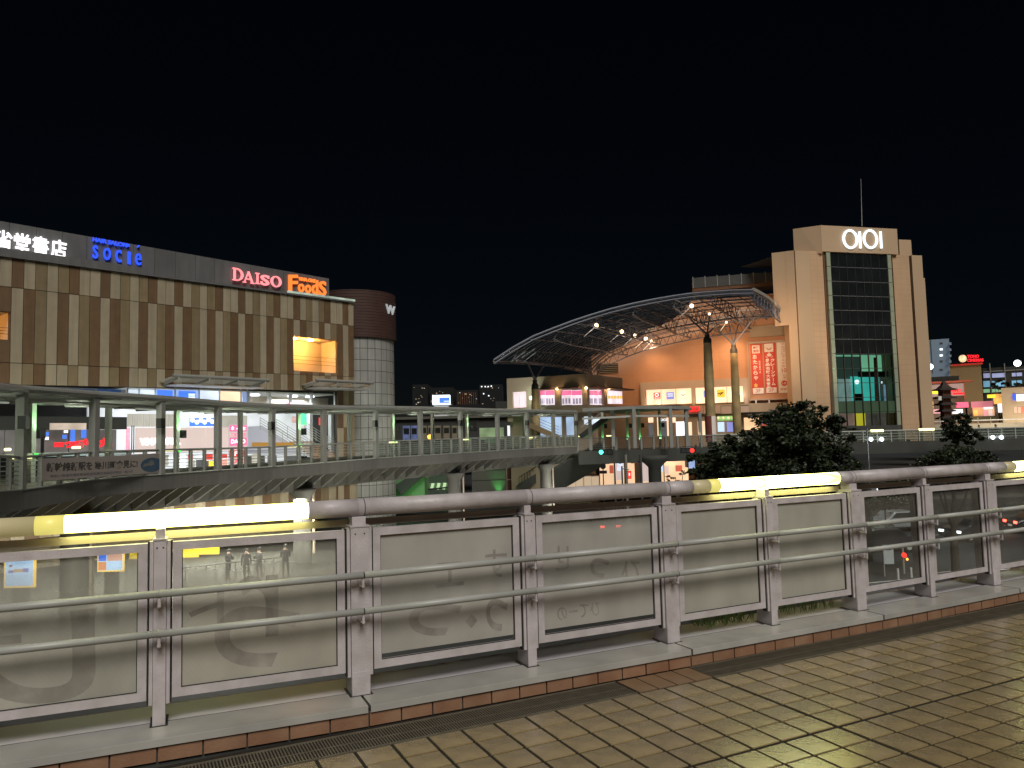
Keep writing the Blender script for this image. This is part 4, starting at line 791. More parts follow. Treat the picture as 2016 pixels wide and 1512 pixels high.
# crown
c0, c1 = FT.px(1617, 470, .4)[0], FT.px(1767, 470, .4)[0]; cz0, cz1 = FT.px(1690, 497.5, .4)[1], FT.px(1690, 447, .4)[1]; FC = Frame(FT.p(c0, .4), 2.0, -1)
q = MB(); q.box(FT, c0, c1, -5, .4, cz0, cz1); mk('crown', q, M['stonep'], root=tw)
q = MB(); k0 = FC.px(1562, 470)[0]; q.prism(FC, [(k0, cz0-.2), (-.003, cz0-.2), (-.003, cz1), (k0, cz1)], -4, -.02); mk('crown_side', q, M['stonep'], root=tw)
k1, k2 = FT.px(1770, 480, -3)[0], FT.px(1794, 480, -3)[0]; q = MB(); q.box(FT, k1, k2, -8, -3.0, tTop-.3, FT.px(1780, 472, -3)[1]); mk('rear_block', q, M['stonep'], root=tw)
E['oi'] = emit('sign_glow', (.74, .88, 1), 1.7)
sg = thing('crown_sign', 'glowing white sign of two rings and two bars on the crown of the beige tower', 'sign', FT.p((c0+c1)/2, .5, cz0))
for x, rx in ((1673.5, 15), (1713, 14.5)):
    a = FT.px(x, 471, .5); w_ = FT.px(x+rx, 471, .5)[0]-a[0]; h_ = FT.px(x, 452, .5)[1]-a[1]; q = MB(); q.ring(FT, a[0], a[1], w_, h_, w_*.27, .5, .62, wz=h_*.20); mk('ring', q, E['oi'], root=sg)
for x in (1692.5, 1733.5):
    a = FT.px(x-2.6, 456, .5); b = FT.px(x+3.0, 489, .5); q = MB(); q.box(FT, a[0], b[0], .5, .62, b[1], a[1]); mk('bar', q, E['oi'], root=sg)
a = FT.px(1697, 445, -2); q = MB(); q.tube(FT.p(a[0], -2, a[1]), FT.p(a[0]+.25, -2, FT.px(1696, 352, -2)[1]), .05, 6, .02); solo('antenna', 'thin mast standing on the crown of the tower', 'antenna', q, M['bsteel2'], FT.p(a[0], -2, a[1]))
# glass bay
zb0, zb1 = .1, FT.px(1690, 499, .3)[1]
X = lambda x, d=.3: FT.px(x, 660, d)[0]
for a, b in ((1631, 1634.5), (1763, 1766)): q = MB(); q.box(FT, X(a), X(b), -.8, .1, zb0, zb1); mk('bay_reveal', q, M['groove'], root=tw)
nzp = 13; H = (zb1-zb0)/nzp
for a, b in ((1635, 1642.5), (1756, 1763)):
    for k in range(nzp): q = MB(); q.box(FT, X(a), X(b), .1, .35, zb0+k*H+.03, zb0+(k+1)*H-.03); mk('pale_strip_panel', q, M['strip'], root=tw)
g0, g1 = X(1643), X(1755.5); ncol = 7
zlit = FT.px(1690, 688, .3)[1]
bayg = glass('bay_glass', (.55, .62, .6), .93, .05, (.5, .5, .5))
rows = [zb0+k*H for k in range(nzp+1)]
for k in range(nzp):
    litr = rows[k+1] < zlit+H*.5
    for c in range(ncol):
        q = MB(); a = g0+(g1-g0)*c/ncol; b = g0+(g1-g0)*(c+1)/ncol; q.box(FT, a+.04, b-.04, .18, .20, rows[k]+.04, rows[k+1]-.04)
        mk('glass_pane', q, bayg if litr else M['darkg'], root=tw)
    q = MB(); q.box(FT, g0, g1, .15, .24, rows[k+1]-.035, rows[k+1]+.035); mk('transom', q, M['mull'] if litr else mat('transom_pale', (.12, .12, .125), .5) if 'transom_pale' not in bpy.data.materials else bpy.data.materials['transom_pale'], root=tw)
for c in range(ncol+1):
    a = g0+(g1-g0)*c/ncol; q = MB(); q.box(FT, a-.055, a+.055, .16, .30, zb0-.3, zlit+.2); mk('mullion', q, M['mull'], root=tw)
    q = MB(); q.box(FT, a-.03, a+.03, .16, .26, zlit+.2, zb1); mk('mullion', q, M['mull'], root=tw)
# rooms behind the bay glass; wall colours glow to look lit
def room(name, x0, y0, x1, y1, mt, d0, d1): r = R_(FT, x0, y0, x1, y1, d1); q = MB(); q.box(FT, r[0], r[1], d0, d1, r[2], r[3]); return mk(name, q, mt, root=tw)
room('room_back', 1640, 690, 1768, 842, E['dimg'], -6, -5.8)
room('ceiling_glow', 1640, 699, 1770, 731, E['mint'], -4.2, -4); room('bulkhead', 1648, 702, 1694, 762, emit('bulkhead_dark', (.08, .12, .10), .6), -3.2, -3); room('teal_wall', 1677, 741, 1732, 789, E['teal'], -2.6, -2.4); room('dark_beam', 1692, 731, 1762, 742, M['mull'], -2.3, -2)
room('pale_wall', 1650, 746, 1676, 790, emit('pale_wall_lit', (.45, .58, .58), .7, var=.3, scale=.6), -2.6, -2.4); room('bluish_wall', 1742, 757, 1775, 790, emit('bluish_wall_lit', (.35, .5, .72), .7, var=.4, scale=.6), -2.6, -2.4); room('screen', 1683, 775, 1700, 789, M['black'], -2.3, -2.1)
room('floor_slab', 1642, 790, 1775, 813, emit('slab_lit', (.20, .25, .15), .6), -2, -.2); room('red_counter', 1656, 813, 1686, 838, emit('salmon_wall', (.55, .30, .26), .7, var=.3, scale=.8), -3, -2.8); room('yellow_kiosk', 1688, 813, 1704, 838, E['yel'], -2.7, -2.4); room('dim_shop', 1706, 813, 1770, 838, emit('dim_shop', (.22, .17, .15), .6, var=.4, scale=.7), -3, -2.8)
room('plinth', 1630, 838, 1775, 847, M['concd'], -2, .4)
for x, y, s_ in ((1687, 752, .28), (1736, 753, .12), (1765, 757, .12)): a = FT.px(x, y, -1.9); q = MB(); q.ball(FT.p(a[0], -1.9, a[1]), s_, 8); mk('room_lamp', q, E['lampc'], root=tw)
for x in (1723,): q = MB(); a = FT.px(x, 704, -1.6); b = FT.px(x+3, 790, -1.6); q.tube(FT.p(a[0], -1.6, a[1]), FT.p(b[0], -1.6, b[1]), .2, 8); mk('red_column', q, mat('dull_red', (.35, .10, .09), .6), root=tw)
# added flood lamps, there only to brighten the tower front
for x, y, e_ in ((1600, 846, 900), (1785, 846, 1300), (1700, 846, 300)):
    a = FT.px(x, y, 8); p = FT.p(a[0], 8, .15); q = MB(); q.box(FT, a[0]-.3, a[0]+.3, 7.8, 8.1, 0, .3); solo('floodlight', 'small floodlight on the deck aimed up the tower, '+{1600: 'under its plain corner', 1785: 'under its grooved side', 1700: 'in front of the glass bay'}[x], 'floodlight', q, M['black'], p, 'floodlights at the tower foot')
    light('SPOT', p+Vector((0, 0, .5)), e_*3.6, (1, .80, .57), .3, aim=FT.p(a[0], 0, 13), spot=math.radians(62), blend=1)
# ------------------------------------------------------------------ orange wall block
ob = thing('store_block', 'orange lit wall of the department store with a framed row of display windows', 'building', FWL.p(0, 0, 0))
P = lambda x, y, d=0: FWL.px(x, y, d)
tl = P(1165, 720)[0]; tr = P(1562, 700)[0]
q = MB(); q.prism(FWL, [(tl, GZ), (tr, GZ), (tr, P(1551, 575)[1]), P(1362, 592), P(1330, 625), P(1262, 662), P(1215, 685), (tl, P(1165, 702)[1])], -.5, 0); mk('wall', q, M['orange'], root=ob)
q = MB(); q.prism(FWL, [(tr-.1, P(1551, 558)[1]), (P(1362, 566)[0], P(1362, 573)[1]), (P(1362, 566)[0], P(1362, 555)[1]), (tr-.1, P(1551, 545)[1])], -4, -.52); mk('roof_wall', q, M['groove'], root=ob)
for k in range(7):
    a = P(1364+k*24, 560)[0]; b = P(1364+(k+1)*24, 560)[0]; q = MB(); q.box(FWL, a+.05, b-.05, -.5, -.45, P(1440, 560)[1], P(1364+k*24, 546-k*1.8)[1]); mk('fence_screen', q, mat('mesh_screen', (.05, .055, .055), .7) if 'mesh_screen' not in bpy.data.materials else bpy.data.materials['mesh_screen'], root=ob)
    q = MB(); q.box(FWL, a-.05, a+.05, -.45, -.38, P(1440, 560)[1], P(1364+k*24, 544-k*1.8)[1]); mk('fence_post', q, M['bsteel'], root=ob)
def wb(name, x0, y0, x1, y1, mt, d0, d1, par=None): r = R_(FWL, x0, y0, x1, y1, d1); q = MB(); q.box(FWL, r[0], r[1], d0, d1, r[2], r[3]); return mk(name, q, mt, root=ob, parent=par)
wb('upper_band', 1476, 640, 1551, 662, M['beige'], 0, .25)
wb('louvre_opening', 1175, 716, 1217, 735, M['seam'], .0, .05)
for k in range(5): wb('louvre', 1175, 717+k*3.8, 1217, 719+k*3.8, M['brownb'], .05, .2)
fr_ = wb('display_surround', 1261, 748.5, 1476, 800, M['frameb'], .003, .5)
for x0, y0, x1, y1 in ((1273, 766, 1361, 796), (1370, 762, 1463, 793)):
    w_ = wb('display_window', x0, y0, x1, y1, E['cream'], .5, .56, fr_)
    for f in (.33, .66): q = MB(); r = R_(FWL, x0, y0, x1, y1, .6); q.box(FWL, r[0]+(r[1]-r[0])*f-.03, r[0]+(r[1]-r[0])*f+.03, .56, .62, r[2], r[3]); mk('mullion', q, M['frameb'], root=ob, parent=fr_)
    q = MB(); r = R_(FWL, x0, y0, x1, y1, .6)
    q.box(FWL, r[0]-.1, r[1]+.1, .5, .7, r[2]-.12, r[2]); mk('sill', q, M['brownb'], root=ob, parent=fr_)
def wlogo(items):
    for nm, x0, y0, x1, y1, mt in items: wb(nm, x0, y0, x1, y1, mt, .56, .62, fr_)
wlogo([('window_poster', 1287, 773, 1300, 786, E['postr']), ('window_poster', 1312, 772, 1327, 786, E['postb']), ('window_poster', 1385, 769, 1394, 782, E['postb']), ('window_poster', 1411.5, 767, 1427, 782, emit('poster_yellow', (1, .60, .06), .8)), ('window_poster', 1338, 769, 1350, 782, emit('poster_ivory', (1, .8, .6), 1.1))])
a = P(1293, 777.5, .64); q = MB(); q.ring(FWL, a[0], a[1], .26, .24, .09, .62, .64); mk('poster_mark', q, E['w1'], root=ob, parent=fr_); a = P(1344.5, 776, .64); q = MB(); q.ring(FWL, a[0], a[1], .22, .2, .07, .62, .64, a0=PI*.9, a1=PI*2.1); mk('poster_mark', q, M['black'], root=ob, parent=fr_)
q = MB(); a0, a1, a2, a3 = P(1413, 775, .64), P(1422, 773, .64), P(1424, 772, .64), P(1417, 778, .64); q.beam(FWL.p(a0[0], .64, a0[1]), FWL.p(a1[0], .64, a1[1]), .08, .1); q.beam(FWL.p(a2[0], .64, a2[1]), FWL.p(a3[0], .64, a3[1]), .08, .1); mk('poster_mark', q, M['black'], root=ob, parent=fr_)
mk('lettering', text_in('Books', FWL, 1289, 782, 1299, 785, .62, .02), E['w1'], root=ob, parent=fr_)
for y in (775, 779): wb('poster_line', 1314, y, 1325, y+1.2, E['w1'], .62, .63, fr_)
for x, y in ((1277, 790), (1345, 792), (1297, 793), (1375, 788), (1409, 790), (1441, 775), (1461, 776)):
    a = P(x, y, 1.0); l_ = light('POINT', FWL.p(a[0], 1.0, a[1]), 16, (1, .78, .45), .1); l_.parent = ob; l_.matrix_parent_inverse = Matrix.Translation(-ORG[ob.name])
# entrance storey
wb('lower_wall', 1100, 800, 1551, 880, M['beige'], .02, .9)
wb('lower_band', 1355, 799, 1475, 815, M['midg'], .9, 1.2)
for x0, x1 in ((1355, 1384), (1384.6, 1419), (1419.6, 1440), (1440.6, 1475)): wb('band_panel', x0+.2, 799.5, x1-.2, 814.5, M['frameb'], 1.2, 1.24)
wb('dark_lintel', 1447, 811, 1530, 815, M['black'], 1.2, 2.4)
rs = thing('red_store_sign', 'small red glowing four figure sign above the entrance, beside the round pillar', 'sign', FWL.p(P(1366, 806)[0], 1.5, P(1366, 806)[1]))
for x in (1360, 1371.5): a = P(x, 804.5, 1.5); q = MB(); q.ring(FWL, a[0], a[1], .31, .31, .09, 1.4, 1.5); mk('ring', q, E['neon'], root=rs)
for x in (1366, 1376.5): a = P(x, 804.5, 1.5); q = MB(); q.box(FWL, a[0]-.05, a[0]+.05, 1.4, 1.5, a[1]-.3, a[1]+.3); mk('bar', q, E['neon'], root=rs)
mk('lettering', text_in('MARUI', FWL, 1357, 809.3, 1372, 811.2, 1.4, .08, .02), E['neon'], root=rs)
for nm, x0, y0, x1, y1, k in (('door_light', 1276, 822, 1286, 832, 'cream'), ('door', 1277, 834, 1287, 858, 'dimg'), ('door_light', 1294, 822, 1300, 858, 'cream'), ('door', 1300, 824, 1313, 858, 'dimg'), ('door_light', 1313, 822, 1318, 858, 'cream'), ('door_light', 1321, 822, 1330, 832, 'cream'), ('shop_window', 1331, 830, 1350, 858, 'w1'), ('shop_window', 1374, 829, 1392, 857, 'cream'), ('shop_window', 1353, 831, 1362, 857, 'cream'), ('screen', 1413, 831, 1426, 850, 'poster'), ('screen', 1431, 831, 1446, 850, 'postb'), ('garland', 1412, 819, 1446, 828, 'grn2'), ('shop_window', 1465, 822, 1495, 846, 'warm'), ('shop_window', 1500, 820, 1530, 846, 'postr'), ('poster', 1500, 826, 1515, 834, 'posterb')): wb(nm, x0, y0, x1, y1, E[k], .9, .96)
mk('lettering', text_in('OIOI', FWL, 1300, 824, 1312, 829, .97, .05, .02), E['w1'], root=ob)
for k in range(7): a = P(1414+k*5, 823+(k % 2), .99); q = MB(); q.ball(FWL.p(a[0], 1.02, a[1]), .16, 6); mk('garland_ball', q, E['grn2'] if k % 2 else E['cream'], root=ob)
# three long banners on a frame
bf = thing('hoarding', 'tall hoarding frame on the orange wall carrying three long vertical banners', 'hoarding', FWL.p(P(1515, 790)[0], 0, P(1515, 790)[1]))
def bb(name, x0, y0, x1, y1, mt, d0, d1, root=bf): r = R_(FWL, x0, y0, x1, y1, d1); q = MB(); q.box(FWL, r[0], r[1], d0, d1, r[2], r[3]); return mk(name, q, mt, root=root)
bb('backing', 1474, 671, 1560, 787, M['orange'], .005, .5); bb('side_post', 1473, 672, 1474.6, 792, M['frameb'], .3, .7); bb('side_post', 1554.5, 668, 1558, 792, M['brownb'], .3, .7); bb('top_bar', 1474, 671, 1556, 674.5, M['frameb'], .5, .72); bb('lower_bar', 1474, 785, 1546, 787.5, M['frameb'], .5, .8)
for x in (1487, 1513): bb('lamp_bracket', x, 788, x+3, 797, M['white'], .4, .8)
FB = Frame(FWL.p(0, .5), FWL.u.x, FWL.u.y)
def lean(x, y): return x+(y-725)*.048
def bann(name, label, x0, x1, y0, y1, mt):
    # x given at mid height
    t0, t1 = P(x0, 725, .5)[0], P(x1, 725, .5)[0]; z1, z0 = P((x0+x1)/2, y0, .5)[1], P((x0+x1)/2, y1, .5)[1]
    root = thing(name, label, 'banner', FWL.p(t0, .5, z0)); q = MB(); q.box(FWL, t0, t1, .52, .55, z0, z1); mk('cloth', q, mt, root=root); return root, t0, t1, z0, z1
r1, a0, a1, z0, z1 = bann('wall_banner', 'red banner with a four character white square at its top and 3F below', 1479, 1502, 677.5, 775.5, M['bred']); w_ = a1-a0; h_ = z1-z0
d_ = .552
q = MB(); q.box(FWL, a0+w_*.14, a1-w_*.2, d_, d_+.01, z1-h_*.185, z1-h_*.025); mk('white_square', q, M['bwhite'], root=r1)
q = MB(); text_mb('高価', FWL, a0+w_*.22, z1-h_*.095, h_*.055, w_*.5, d_+.011, .005, .03, mb=q); text_mb('買取', FWL, a0+w_*.22, z1-h_*.17, h_*.055, w_*.5, d_+.011, .005, .03, mb=q); mk('lettering', q, M['bredink'], root=r1)
mk('lettering', vtext('おたからや', FWL, a0+w_*.36, z1-h_*.21, h_*.085, w_*.38, h_*.107, d_, bold=.035), M['bwhite'], root=r1)
mk('lettering', vtext('買取専門店', FWL, a0+w_*.74, z1-h_*.34, h_*.04, w_*.16, h_*.052, d_, bold=.01), M['bwhite'], root=r1)
mk('lettering', text_mb('金', FWL, a0+w_*.16, z0+h_*.135, h_*.08, w_*.34, d_, .01, .04), emit('gold_print', (.9, .5, .1), .5), root=r1)
q = MB(); q.box(FWL, a0+w_*.05, a1-w_*.02, d_, d_+.01, z0+h_*.003, z0+h_*.115); mk('white_panel', q, M['bwhite'], root=r1); mk('lettering', text_mb('3F', FWL, a0+w_*.3, z0+h_*.025, h_*.07, w_*.42, d_+.012, .01, 0), M['bredink'], root=r1)
r2, a0, a1, z0, z1 = bann('wall_banner', 'red banner with two columns of white characters and a crane claw picture', 1505, 1528.5, 675.5, 774.5, M['bred']); w_ = a1-a0; h_ = z1-z0
q = MB(); q.box(FWL, a0+w_*.06, a1-w_*.18, d_, d_+.01, z1-h_*.175, z1-h_*.01); mk('white_square', q, M['bwhite'], root=r2)
q = MB(); q.ring(FWL, a0+w_*.46, z1-h_*.09, w_*.22, h_*.045, w_*.07, d_+.011, d_+.02, a0=PI, a1=2*PI, wz=h_*.02); mk('bird_mark', q, M['bredink'], root=r2)
q = MB(); q.disc(FWL, a0+w_*.45, z1-h_*.235, w_*.2, h_*.032, d_, d_+.01); q.box(FWL, a0+w_*.42, a0+w_*.48, d_, d_+.01, z1-h_*.21, z1-h_*.175); q.ring(FWL, a0+w_*.45, z1-h_*.25, w_*.32, h_*.045, w_*.05, d_+.002, d_+.012, a0=-PI*.95, a1=-PI*.65); q.ring(FWL, a0+w_*.45, z1-h_*.25, w_*.32, h_*.045, w_*.05, d_+.002, d_+.012, a0=-PI*.35, a1=-PI*.05); mk('claw_picture', q, M['bwhite'], root=r2)
mk('lettering', vtext('クレーンゲーム', FWL, a0+w_*.70, z1-h_*.31, h_*.065, w_*.34, h_*.078, d_, bold=.035), M['bwhite'], root=r2); mk('lettering', vtext('景品名駅大集!!', FWL, a0+w_*.28, z1-h_*.31, h_*.065, w_*.34, h_*.078, d_, bold=.035), M['bwhite'], root=r2)
q = MB(); q.box(FWL, a0+w_*.06, a1-w_*.06, d_, d_+.01, z0+h_*.01, z0+h_*.115); mk('white_panel', q, M['bwhite'], root=r2); mk('lettering', text_mb('3F', FWL, a0+w_*.28, z0+h_*.03, h_*.07, w_*.42, d_+.012, .01, 0), M['bredink'], root=r2)
r3, a0, a1, z0, z1 = bann('wall_banner', 'white banner with a thin red column of characters and a red disc reading 10', 1531, 1553.5, 673.5, 773.5, M['bwhite']); w_ = a1-a0; h_ = z1-z0
mk('lettering', vtext('マルコとマルオの', FWL, a0+w_*.52, z1-h_*.015, h_*.045, w_*.28, h_*.063, d_, bold=0), M['bredink'], root=r3); mk('lettering', text_mb('10', FWL, a0+w_*.36, z1-h_*.60, h_*.085, w_*.40, d_, .01, .01), M['bredink'], root=r3); mk('lettering', vtext('日間', FWL, a0+w_*.58, z1-h_*.63, h_*.035, w_*.24, h_*.05, d_, bold=0), M['bredink'], root=r3)
q = MB(); q.disc(FWL, a0+w_*.52, z0+h_*.19, w_*.27, h_*.055, d_, d_+.01); mk('red_disc', q, M['bred'], root=r3); mk('lettering', text_mb('10', FWL, a0+w_*.36, z0+h_*.165, h_*.045, w_*.32, d_+.011, .01, .01), M['bwhite'], root=r3); mk('lettering', text_mb('開催中', FWL, a0+w_*.18, z0+h_*.05, h_*.05, w_*.7, d_, .01, 0), M['bredink'], root=r3)
# ------------------------------------------------------------------ arched canopy
near = [(972, 709), (1010, 684), (1050, 662), (1090, 646), (1130, 631), (1165, 619.5), (1200, 609), (1245, 598), (1290, 589), (1325, 583), (1360, 578), (1400, 574.5), (1440, 572), (1483, 571)]
far = [(1163, 734), (1182, 712), (1200, 698), (1235, 682), (1270, 669), (1300, 661), (1330, 654), (1360, 648), (1390, 643), (1420, 639), (1450, 635), (1480, 631), (1512, 628), (1549, 625)]
NN = len(near); NA = [at(x, y, 72+6*i/(NN-1)) for i, (x, y) in enumerate(near)]; FA = [at(x, y, 101-3.2*i/(NN-1)) for i, (x, y) in enumerate(far)]
def cs(i, v, dz=0):
    """canopy surface: i along the arch (float), v from the open edge 0 to the wall edge 1"""
    j = min(int(i), NN-2); f = i-j; a = NA[j].lerp(NA[j+1], f); b = FA[j].lerp(FA[j+1], f); p = a.lerp(b, v); p = p.copy(); p.z += dz+.9*math.sin(PI*v)*.5; return p
cy = thing('arched_canopy', 'huge arched steel louvre canopy reaching from the orange wall over the plaza', 'canopy', (13, 88, 0))
rc = random.Random(3)
NV = 26
for k in range(NV):
    v = (k+.5)/NV
    q = MB()
    for i in range(NN-1):
        a, b = cs(i, v), cs(i+1, v); d = (b-a).normalized(); s_ = cs(i, v+.016)-cs(i, v-.016); s2 = cs(i+1, v+.016)-cs(i+1, v-.016); up_ = Vector((0, 0, .16))
        q.hexa([a-s_*.5-up_*.4, b-s2*.5-up_*.4, b+s2*.5+up_*.4, a+s_*.5+up_*.4], [a-s_*.5-up_*.4+Vector((0, 0, .05)), b-s2*.5-up_*.4+Vector((0, 0, .05)), b+s2*.5+up_*.4+Vector((0, 0, .05)), a+s_*.5+up_*.4+Vector((0, 0, .05))])
    mk('louvre', q, M['slat'], root=cy)
    for _ in range(7):
        i = rc.uniform(0, NN-2); q = MB(); q.beam(cs(i, v, -.10), cs(i+rc.uniform(.15, .5), v, -.10), .10, .04); mk('lit_slat', q, M['slat2'], root=cy)  # paler slat pieces stand in for louvres catching the light
for v in [x/8 for x in range(0, 9)]:
    q = MB()
    for i in range(NN-1): q.tube(cs(i, v, -.35), cs(i+1, v, -.35), .075, 6)
    mk('arch_chord', q, M['truss'], root=cy)
for i in range(NN):
    q = MB()
    for k in range(12): q.tube(cs(i, k/12, -.3), cs(i, (k+1)/12, -.3), .06, 6)
    mk('rib', q, M['truss'], root=cy)
    if i % 2 == 1 or i == NN-1:
        q = MB(); D = -1.7
        for k in range(12):
            a, b = cs(i, k/12, D+.6*(abs(k/12-.5)*2)**3), cs(i, (k+1)/12, D+.6*(abs((k+1)/12-.5)*2)**3); q.tube(a, b, .085, 6)
            q.tube(cs(i, (k+.5)/12, -.3), a, .04, 5); q.tube(cs(i, (k+.5)/12, -.3), b, .04, 5)
        mk('truss', q, M['truss'], root=cy)
# long trusses along the wall edge and mid span
for v, D in ((.97, -1.5), (.52, -1.6)):
    q = MB()
    for i in range(NN-1):
        q.tube(cs(i, v, D), cs(i+1, v, D), .08, 6)
        for f in (0, .5): q.tube(cs(i+f, v, D), cs(i+f+.25, v, -.3), .04, 5); q.tube(cs(i+f+.25, v, -.3), cs(min(i+f+.5, NN-1), v, D), .04, 5)
    mk('long_truss', q, M['truss'], root=cy)
q = MB()
for k in range(24): v = k/24; q.tube(cs(NN-1, v, -.3), cs(NN-1, v+.03, -1.4), .035, 5); q.tube(cs(NN-1.2, v, -.3), cs(NN-1, v, -1.4), .035, 5)
mk('end_webs', q, M['truss'], root=cy)
q = MB(); 
for k in range(10): q.beam(cs(NN-1, k/10, .05), cs(NN-1, (k+1)/10, .05), .25, .35)
mk('end_beam', q, M['edge'], root=cy)
q = MB()
for i in range(NN-1): q.tube(cs(i, 0, 0), cs(i+1, 0, 0), .11, 6)
mk('front_edge', q, M['truss'], root=cy)
q = MB()
for k in range(10): q.tube(cs(0, k/10, -.1), cs(0, (k+1)/10, -.1), .10, 6)
mk('tip_edge', q, M['edge'], root=cy)
q = MB()
for a, b in ((0, .12), (0.3, .16), (.1, .22)): q.beam(cs(.1+a, b, -.25), cs(.9+a, b, -.25), .14, .05)
mk('lit_slat', q, E['dimw'], root=cy)  # slats at the tip glow to look lit
def cnear(x, y):
    """canopy point seen at a pixel"""
    best = None
    for ii in range(0, (NN-1)*8+1):
        for vv in range(0, 41):
            p = cs(ii/8, vv/40, -.9); w = (p-Vector((0, 0, CZ))); k = w.dot(FWD); X_ = 1008+FPX*w.dot(RIGHT)/k; Y_ = 756-FPX*w.dot(UP)/k; d = (X_-x)**2+(Y_-y)**2
            if best is None or d < best[0]: best = (d, p)
    return best[1]
LMP = [(1174, 640, 1), (1225, 654, 1), (1249, 661, 1), (1271, 667, 1), (1283, 671, .8), (1361, 602, 1), (1397, 619.5, .6), (1431, 635, .6)]
for n, (x, y, s_) in enumerate(LMP):
    p = cnear(x, y); o = thing('globe_lamp', ['warm globe lamp hanging alone highest on the arch, over the pavilion', 'warm globe lamp, first of the row of four under the arch', 'warm globe lamp, second of the row of four under the arch', 'warm globe lamp, third of the row of four under the arch', 'small warm lamp against the orange wall, last of the row of four', 'warm lamp in a steel hoop above the near round pillar', 'small lamp at the head of the struts of the near pillar', 'small lamp over the struts of the farther pillar'][n], 'lamp', p, 'lamps under the arched canopy')
    q = MB(); q.ball(p, .19*s_+.03, 10); mk('globe', q, E['lampw'], root=o, smooth=True)
    q = MB(); q.tube(p, p+Vector((-1.3*s_, .2, -1.1)), .05, 6); mk('arm', q, M['white'], root=o)
    if n == 5:
        q = MB(); q.path([p+Vector((1.7*math.cos(a_), .3, -.35+.45*math.sin(a_))) for a_ in [2*PI*k/16 for k in range(17)]], .03, 5); mk('hoop', q, M['edge'], root=o)
for x, y, e_, d_ in ((1283, 668, 950, 3.0), (1245, 660, 350, 6), (1440, 640, 1100, 3.0), (1390, 630, 300, 5), (1490, 655, 300, 5), (1340, 665, 500, 6), (1215, 690, 160, 5)):
    a = P(x, y, d_); p = FWL.p(a[0], d_, a[1]-.2); light('SPOT', p, e_*1.3, (1, .60, .32), .5, aim=FWL.p(a[0], 0, a[1]-9), spot=math.radians(110), blend=1)
for x, y, e_ in ((1290, 715, 420), (1400, 690, 520), (1495, 690, 420)):
    a = P(x, y, 9); light('AREA', FWL.p(a[0], 9, a[1]+3), e_, (1, .60, .34), 7, aim=FWL.p(a[0], 0, a[1]))  # broad fill lights added to even out the orange wall
for x, y, s_ in LMP[:6]:
    p = cnear(x, y); light('POINT', p+Vector((0, -.6, -.9)), 45, (1, .82, .66), .3)
# pillars and their struts
def pillar(x, ytop, Y, r, tips, label, grp='round pillars carrying the canopy', zb=0):
    p = at(x, ytop, Y); c = at(x, ytop+60, Y); c = Vector((p.x, p.y, 0)); o = thing('pillar', label, 'pillar', (c.x, c.y, zb), grp)
    q = MB(); q.lathe(c, [(r, zb), (r*1.06, zb+(p.z-zb)*.3), (r*1.04, zb+(p.z-zb)*.6), (r*.88, p.z-.9), (r*.88, p.z-.8), (0, p.z-.8)], 24); mk('shaft', q, M['pillar'], root=o, smooth=True)
    q = MB(); q.lathe(c, [(r*.90, p.z-1.0), (r*.90, p.z-.55), (r*.55, p.z-.3), (.28, p.z), (0, p.z)], 20); mk('cap', q, M['mull'], root=o)
    for tx, ty in tips: t = cnear(tx, ty); q = MB(); q.tube(p, t, .11, 8, .07); mk('strut', q, M['truss'], root=o)
    return o, c
pillar(1392, 658, 84, .50, [(1352, 622), (1398, 622), (1412, 640), (1375, 650)], 'tall ochre round pillar nearer the plaza, with red and white posters round its foot')
pillar(1444, 679, 90, .46, [(1408, 641), (1436, 640), (1452, 640), (1488, 622)], 'ochre round pillar just beside the three wall banners')
px_, cx_ = pillar(1053, 748, 80, .42, [(1033, 707), (1080, 700), (1041, 718), (1070, 715)], 'round pillar rising through the pavilion roof under the tip of the canopy')
for x_, Y_, e_ in ((1375, 77, 800), (1432, 83, 700), (1040, 73, 260)):
    p_ = at(x_, 850, Y_); light('SPOT', (p_.x, Y_, .6), e_, (1, .86, .55), .2, aim=(p_.x+.9, Y_+7, 6), spot=math.radians(40), blend=1)  # fill spots added because the pillars stood in shade
for k, (c_, z_) in enumerate((('redaw', 2.2), ('pink', 1.2))):
    q = MB(); cc = at(1397, 800, 84); q.lathe((cc.x, cc.y, 0), [(.60, .6), (.60, 3.4)], 12, -PI*(1-.5*k), -PI*(.5-.5*k)); solo('pillar_poster', ('dull red' if k == 0 else 'white lettered')+' poster wrapped round the foot of the tall ochre pillar', 'poster', q, mat('pillar_red', (.2, .05, .04), .7) if k == 0 else M['bwhite'], (cc.x, cc.y, .6))
# ------------------------------------------------------------------ pavilion under the canopy tip
K0 = at(1154, 760, 84); FPl = Frame(K0, 2.0, -1); FPr = Frame(K0, .665, 1)
pv = thing('pavilion', 'low cream corner pavilion with bright pink lit shop windows under the canopy tip', 'building', (K0.x, K0.y, 0))
zt = FPl.px(1154, 735.5)[1]; ta_ = FPl.px(998.5, 765)[0]; tb_2 = FPr.px(1226, 765)[0]; zw1 = FPl.px(1150, 766)[1]; zw0 = FPl.px(1150, 796)[1]; zl = FPl.px(1150, 797)[1]; zl2 = FPl.px(1150, 812)[1]
q = MB(); q.add([FPl.p(ta_, -.02, zt-.3), FPl.p(0, -.02, zt-.3), FPr.p(tb_2, -.02, zt-.3), FPr.p(tb_2, -9, zt-.3), FPl.p(ta_, -9, zt-.3)], [(0, 1, 2, 3, 4)]); mk('roof', q, M['concd'], root=pv)
q = MB(); q.box(FPl, ta_, -.03, -.3, 0, zw1+.1, zt); q.box(FPr, 0, tb_2, -.3, 0, zw1+.1, zt); mk('fascia', q, M['beige'], root=pv)
